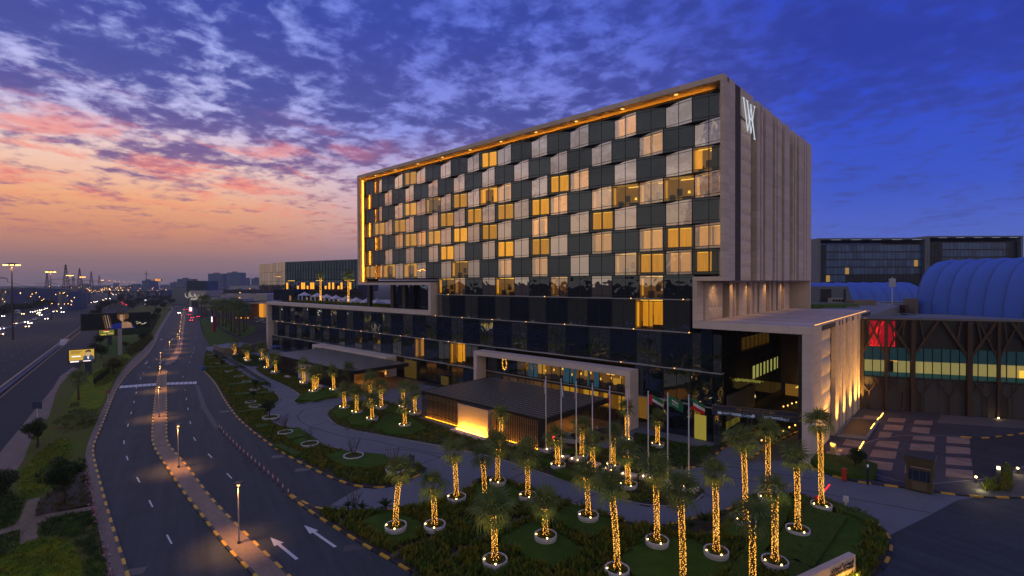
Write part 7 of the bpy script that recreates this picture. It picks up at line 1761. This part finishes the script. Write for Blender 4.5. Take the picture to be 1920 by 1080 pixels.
# pylons
def pylon(x, y, H, label, rz):
    t = thing('power_pylon', label, 'pylon', (x, y, 0), None); base = H*.085; q = MB(); c_, s_ = cos(rz), sin(rz)
    P = lambda u, v, z: (x+u*c_-v*s_, y+u*s_+v*c_, z)
    w = lambda z: base*(1-z/H)**1.0*.9+.35
    for su in (-1, 1):
        for sv in (-1, 1): q = MB(); q.bar(P(su*w(0), sv*w(0), 0), P(su*w(H), sv*w(H), H), .34); q.obj('leg', M_DARK, t)
    q = MB(); zs = [H*i/13 for i in range(14)]
    for z0, z1 in zip(zs, zs[1:]):
        for su, sv, tu, tv in ((-1,-1,1,-1),(1,-1,1,1),(1,1,-1,1),(-1,1,-1,-1)):
            q.bar(P(su*w(z0), sv*w(z0), z0), P(tu*w(z1), tv*w(z1), z1), .16); q.bar(P(tu*w(z0), tv*w(z0), z0), P(su*w(z1), sv*w(z1), z1), .16)
    q.obj('lattice', M_DARK, t, kind='stuff')
    arms = []
    for f, L in ((.42, .27), (.62, .34)):
        for s in (-1, 1):
            q = MB(); e = P(s*H*L, 0, H*f-.6); q.bar(P(s*w(H*f), 0, H*f), e, .3); q.bar(P(s*w(H*f), 0, H*f+H*.06), e, .2); q.bar(e, (e[0], e[1], e[2]-2), .25); q.obj('cross_arm', M_DARK, t); arms.append(e)
    return arms
ARMS = []
for px, py, H, lab in ((123, 496, 46, 'nearest lattice power pylon with wide cross arms'), (149, 503, 46, 'second lattice power pylon'), (171, 509, 46, 'third lattice power pylon, partly behind others'), (88, 512, 40, 'thin distant pylon behind the second light mast'), (186, 516, 46, 'small distant pylon before the bridge'), (137, 514, 44, 'small pylon between the first two big pylons')):
    d_ = ray(px, py); tt = (H-HCAM)/d_.z; ARMS.append(pylon(d_.x*tt, d_.y*tt, H, lab, R_(60)))
q = at(-46, 470, 300); ARM0 = pylon(q.x, q.y, 44, 'near power pylon just outside the left edge of the photo', R_(60))
for i, (a, c) in enumerate(list(zip(ARM0, ARMS[0]))+list(zip(ARMS[0], ARMS[1]))):
    a, c = Vector(a), Vector(c); m = MB(); pts = [a.lerp(c, k/14)+Vector((0, 0, -2-.018*(a-c).length*4*(k/14)*(1-k/14))) for k in range(15)]; m.tube(pts, .10, 4); o = m.obj('power_cable', M_DARK); tag(o, 'sagging power cable between pylons beyond the motorway', 'cable', 'power cables')
# high mast lights
M_MAST = emis('mast_lamp_lens', (1, .45, .10), 9, False)
HM = [(22, 497), (95, 510), (131, 516.5), (155, 519.5), (192, 525.5), (205, 526.5), (215, 527), (224, 528), (232, 528.2), (240, 528.5), (248, 528.8), (254, 529.0)]
for i, (px, py) in enumerate(HM):
    d_ = ray(px, py); H = 31.0; tt = (H-HCAM)/max(d_.z, .0022); x, y = d_.x*tt, d_.y*tt
    t = thing('light_mast', ['tall light mast nearest the left edge, lamps glowing orange', 'second tall light mast along the motorway', 'third tall light mast among the pylons', 'fourth tall light mast right of the pylons', 'fifth tall light mast left of the bridge'][i] if i < 5 else 'distant light mast glowing orange over the motorway', 'light mast', (x, y, 0), None if i < 5 else 'distant light masts')
    q = MB(); q.tube([(x, y, 0), (x, y, H)], [.38, .16], 8); q.obj('pole', M_BARK, t)
    q = MB(); q.lathe([(.4, .2), (2.0, .35), (2.0, .6), (.3, .9)], 12, (x, y, H)); q.obj('head_ring', M_DARK, t); q = MB()
    r = 1.0 if i < 5 else .75
    for k in range(8): q.box(x+2.2*r*cos(k*pi/4)-.42*r, y+2.2*r*sin(k*pi/4)-.42*r, H-.18*r, x+2.2*r*cos(k*pi/4)+.42*r, y+2.2*r*sin(k*pi/4)+.42*r, H+.12*r)
    q.obj('lamps', M_MAST, t, kind='stuff')
    if i < 4: lamp('mast_lamp', 'SPOT', (x, y, H-.6), 9000, (1, .5, .14), t, .6, (x, y, 0), 140, .8)
# vehicles
M_TYRE = mat('tyre', (.012, .012, .012), .9, 0); M_CGL = mat('car_glass', (.015, .018, .022), .08, 0, spec=.7)
M_HL = emis('headlight', (1, .93, .75), 22, False); M_HL2 = emis('headlight_warm', (1, .66, .28), 18, False); M_TL = emis('taillight', (1, .02, .015), 9, False)
def car_proto(paint, hl, tl):
    t = thing('car', 'x', 'car', (0, 0, 0))
    prof = [(-2.2, .35), (-2.25, .75), (-2.1, .95), (-1.55, 1.0), (1.0, .98), (1.95, .82), (2.2, .65), (2.22, .35)]
    q = MB(); n = len(prof)
    for s in (-1, 1): q.face([(x, s*.88, z) for x, z in (prof if s < 0 else prof[::-1])])
    for (a, z0), (c, z1) in zip(prof, prof[1:]+prof[:1]): q.face([(a, .88, z0), (a, -.88, z0), (c, -.88, z1), (c, .88, z1)])
    q.obj('body', paint, t)
    gp_ = [(-1.75, 1.0), (-1.15, 1.42), (.25, 1.44), (1.05, .98)]; q = MB()
    for s in (-1, 1): q.face([(x, s*(.84 if z < 1.2 else .66), z) for x, z in (gp_ if s < 0 else gp_[::-1])])
    for (a, z0), (c, z1) in zip(gp_, gp_[1:]): y0, y1 = (.84 if z0 < 1.2 else .66), (.84 if z1 < 1.2 else .66); q.face([(a, y0, z0), (a, -y0, z0), (c, -y1, z1), (c, y1, z1)])
    q.obj('cabin', M_CGL, t); q = MB(); q.box(-1.12, -.64, 1.425, .22, .64, 1.46); q.obj('roof', paint, t)
    w = MB(); w.lathe([(.0, -.1), (.2, -.11), (.33, -.1), (.34, .1), (.2, .11), (.0, .1)], 12); wm = w.mesh('wheel', M_TYRE)
    for x in (-1.4, 1.4):
        for y in (-.82, .82): inst('wheel', wm, t, (x, y, .34), (pi/2, 0, 0))
    for s in (-1, 1):
        if hl: q = MB(); q.box(2.10, s*.62-.2, .58, 2.26, s*.62+.2, .82); q.obj('headlight', hl, t)
        q = MB(); q.box(-2.30, s*.64-.2, .72, -2.18, s*.64+.2, .92); q.obj('taillight', M_TL if tl else MATS['red_cabinet'], t)
    return t
PN = [mat('car_paint_%d' % i, c, .3, 0, spec=.6) for i, c in enumerate(((.45, .46, .48), (.03, .035, .045), (.15, .16, .18), (.25, .03, .03), (.5, .48, .45)))]
ONC = [car_proto(PN[i], (M_HL, M_HL, M_HL2, M_HL2, M_HL)[i], False) for i in range(5)]; AWY = [car_proto(PN[i], None, True) for i in (0, 1, 3)]; PRK = [car_proto(PN[i], None, False) for i in (0, 1)]
used = set()
def put_car(p, px, py, rz, label, group=None):
    o = p if p.name not in used else copy_tree(p); used.add(p.name); place(o, *G(px, py), .03, rz, 1.0, label, group)
def px8(l): return [(u/8, 520+v/8) for u, v in l]
on_az = math.atan2(-HD.y, -HD.x)
for i, (px, py) in enumerate(px8([(55,590),(350,555),(480,527),(520,518),(552,508),(615,497),(655,490),(700,472),(595,533),(580,553),(615,570),(235,705),(405,680),(460,697),(420,748),(40,780),(32,865),(705,628),(790,520),(845,515),(945,528),(900,446),(935,464),(975,430),(1030,415),(1080,474),(1110,440),(1215,388),(1245,411),(1285,408),(1320,345),(1360,385),(1420,372),(1460,365),(1545,342),(1590,323),(1630,315),(1650,322),(1700,262),(1740,255)])):
    put_car(ONC[(i*3) % 5], px, py+.6, on_az, 'car with lit headlights coming along the motorway', 'cars coming along the motorway')
put_car(PRK[0], 65.3, 600.5, on_az, 'white car without lights on the motorway'); tr = thing('box_truck', 'white box truck on the far motorway lanes', 'truck', (0, 0, 0))
for nm, lo, hi, m in (('cargo_box', (-3.4, -1.15, .7), (1.2, 1.15, 3.3), M_WHITE), ('cab', (1.3, -1.05, .6), (3.0, 1.05, 2.4), PN[0]), ('windscreen', (2.98, -.9, 1.5), (3.05, .9, 2.25), M_CGL), ('chassis', (-3.3, -1, .35), (2.9, 1, .7), M_DARK)): block(nm, lo, hi, m, tr)
w = MB(); w.lathe([(.0, -.14), (.45, -.14), (.45, .14), (.0, .14)], 12); wm = w.mesh('wheel', M_TYRE)
for x in (-2.4, 2.1):
    for y in (-.95, .95): inst('wheel', wm, tr, (x, y, .45), (pi/2, 0, 0))
place(tr, *G(32.5, 589), .03, on_az)
for i, (px, py) in enumerate(((222, 561), (234, 561), (231, 571), (236, 573), (241, 572), (246, 560), (258, 557), (240, 566), (228, 568))): put_car(AWY[i % 3], px, py, on_az+pi, 'car with red tail lights driving away on the motorway', 'cars driving away on the motorway')
sr = math.atan2(68.4, -276)
put_car(ONC[0], 336, 588, sr+pi, 'van-like car with headlights coming up the service road'); 
for i, (px, py) in enumerate(((356, 585.5), (355, 592), (358.5, 602.5), (360.5, 597.5), (348, 582), (351, 581.5), (375, 595.5))): put_car(AWY[(2, 2, 0, 0, 1, 2, 2)[i]], px, py, sr if px < 370 else sr-.5, 'car with red tail lights ' + ('in front of the median end', 'second in the queue on the service road', 'nearest car driving away on the service road', 'right behind the nearest car on the service road', 'farthest left at the service road end', 'farthest at the service road end', 'turning off to the right of the service road')[i])
for i, (px, py) in enumerate(((367, 591), (319, 582), (330, 580))): put_car(PRK[1], px, py, sr, 'dark car without lights on the far service road, %s' % ('rightmost', 'leftmost', 'middle')[i])
for i in range(9): put_car((PRK[0], PRK[1], ONC[2])[i % 3], 484+(i % 5)*4.2, 598+(i//5)*6+(i % 5)*1.2, .4, 'car parked in the drop-off yard by the lattice entrance', 'cars parked by the lattice entrance')
x, y = G(1113, 824); o = copy_tree(PRK[1]); place(o, x, y+2, .04, 2.6, 1.0, 'dark blue car parked under the near canopy')
x, y = G(1036, 846); o = copy_tree(AWY[0]); place(o, x, y+4.0, .04, .3, 1.0, 'car with red tail lights at the canopy mouth')
for p in ONC+AWY+PRK:
    if p.name not in used: 
        for ch in list(p.children): bpy.data.objects.remove(ch)
        bpy.data.objects.remove(p)
# ------------------------------------------------------------------ thin evening haze
hz = MB(); hz.box(-3500, -60, -1.5, 900, 2600, 72); hm = bpy.data.materials.new('evening_haze'); hm.use_nodes = True; ht = NT(hm.node_tree); hm.node_tree.nodes.clear()
pv_ = ht.n('ShaderNodeVolumePrincipled'); pv_.inputs['Color'].default_value = (.80, .84, .92, 1); pv_.inputs['Density'].default_value = .00015; pv_.inputs['Anisotropy'].default_value = .2
ho = ht.n('ShaderNodeOutputMaterial'); hm.node_tree.links.new(pv_.outputs[0], ho.inputs['Volume'])
HAZE = True
if HAZE: o = hz.obj('haze', hm); o['kind'] = 'stuff'
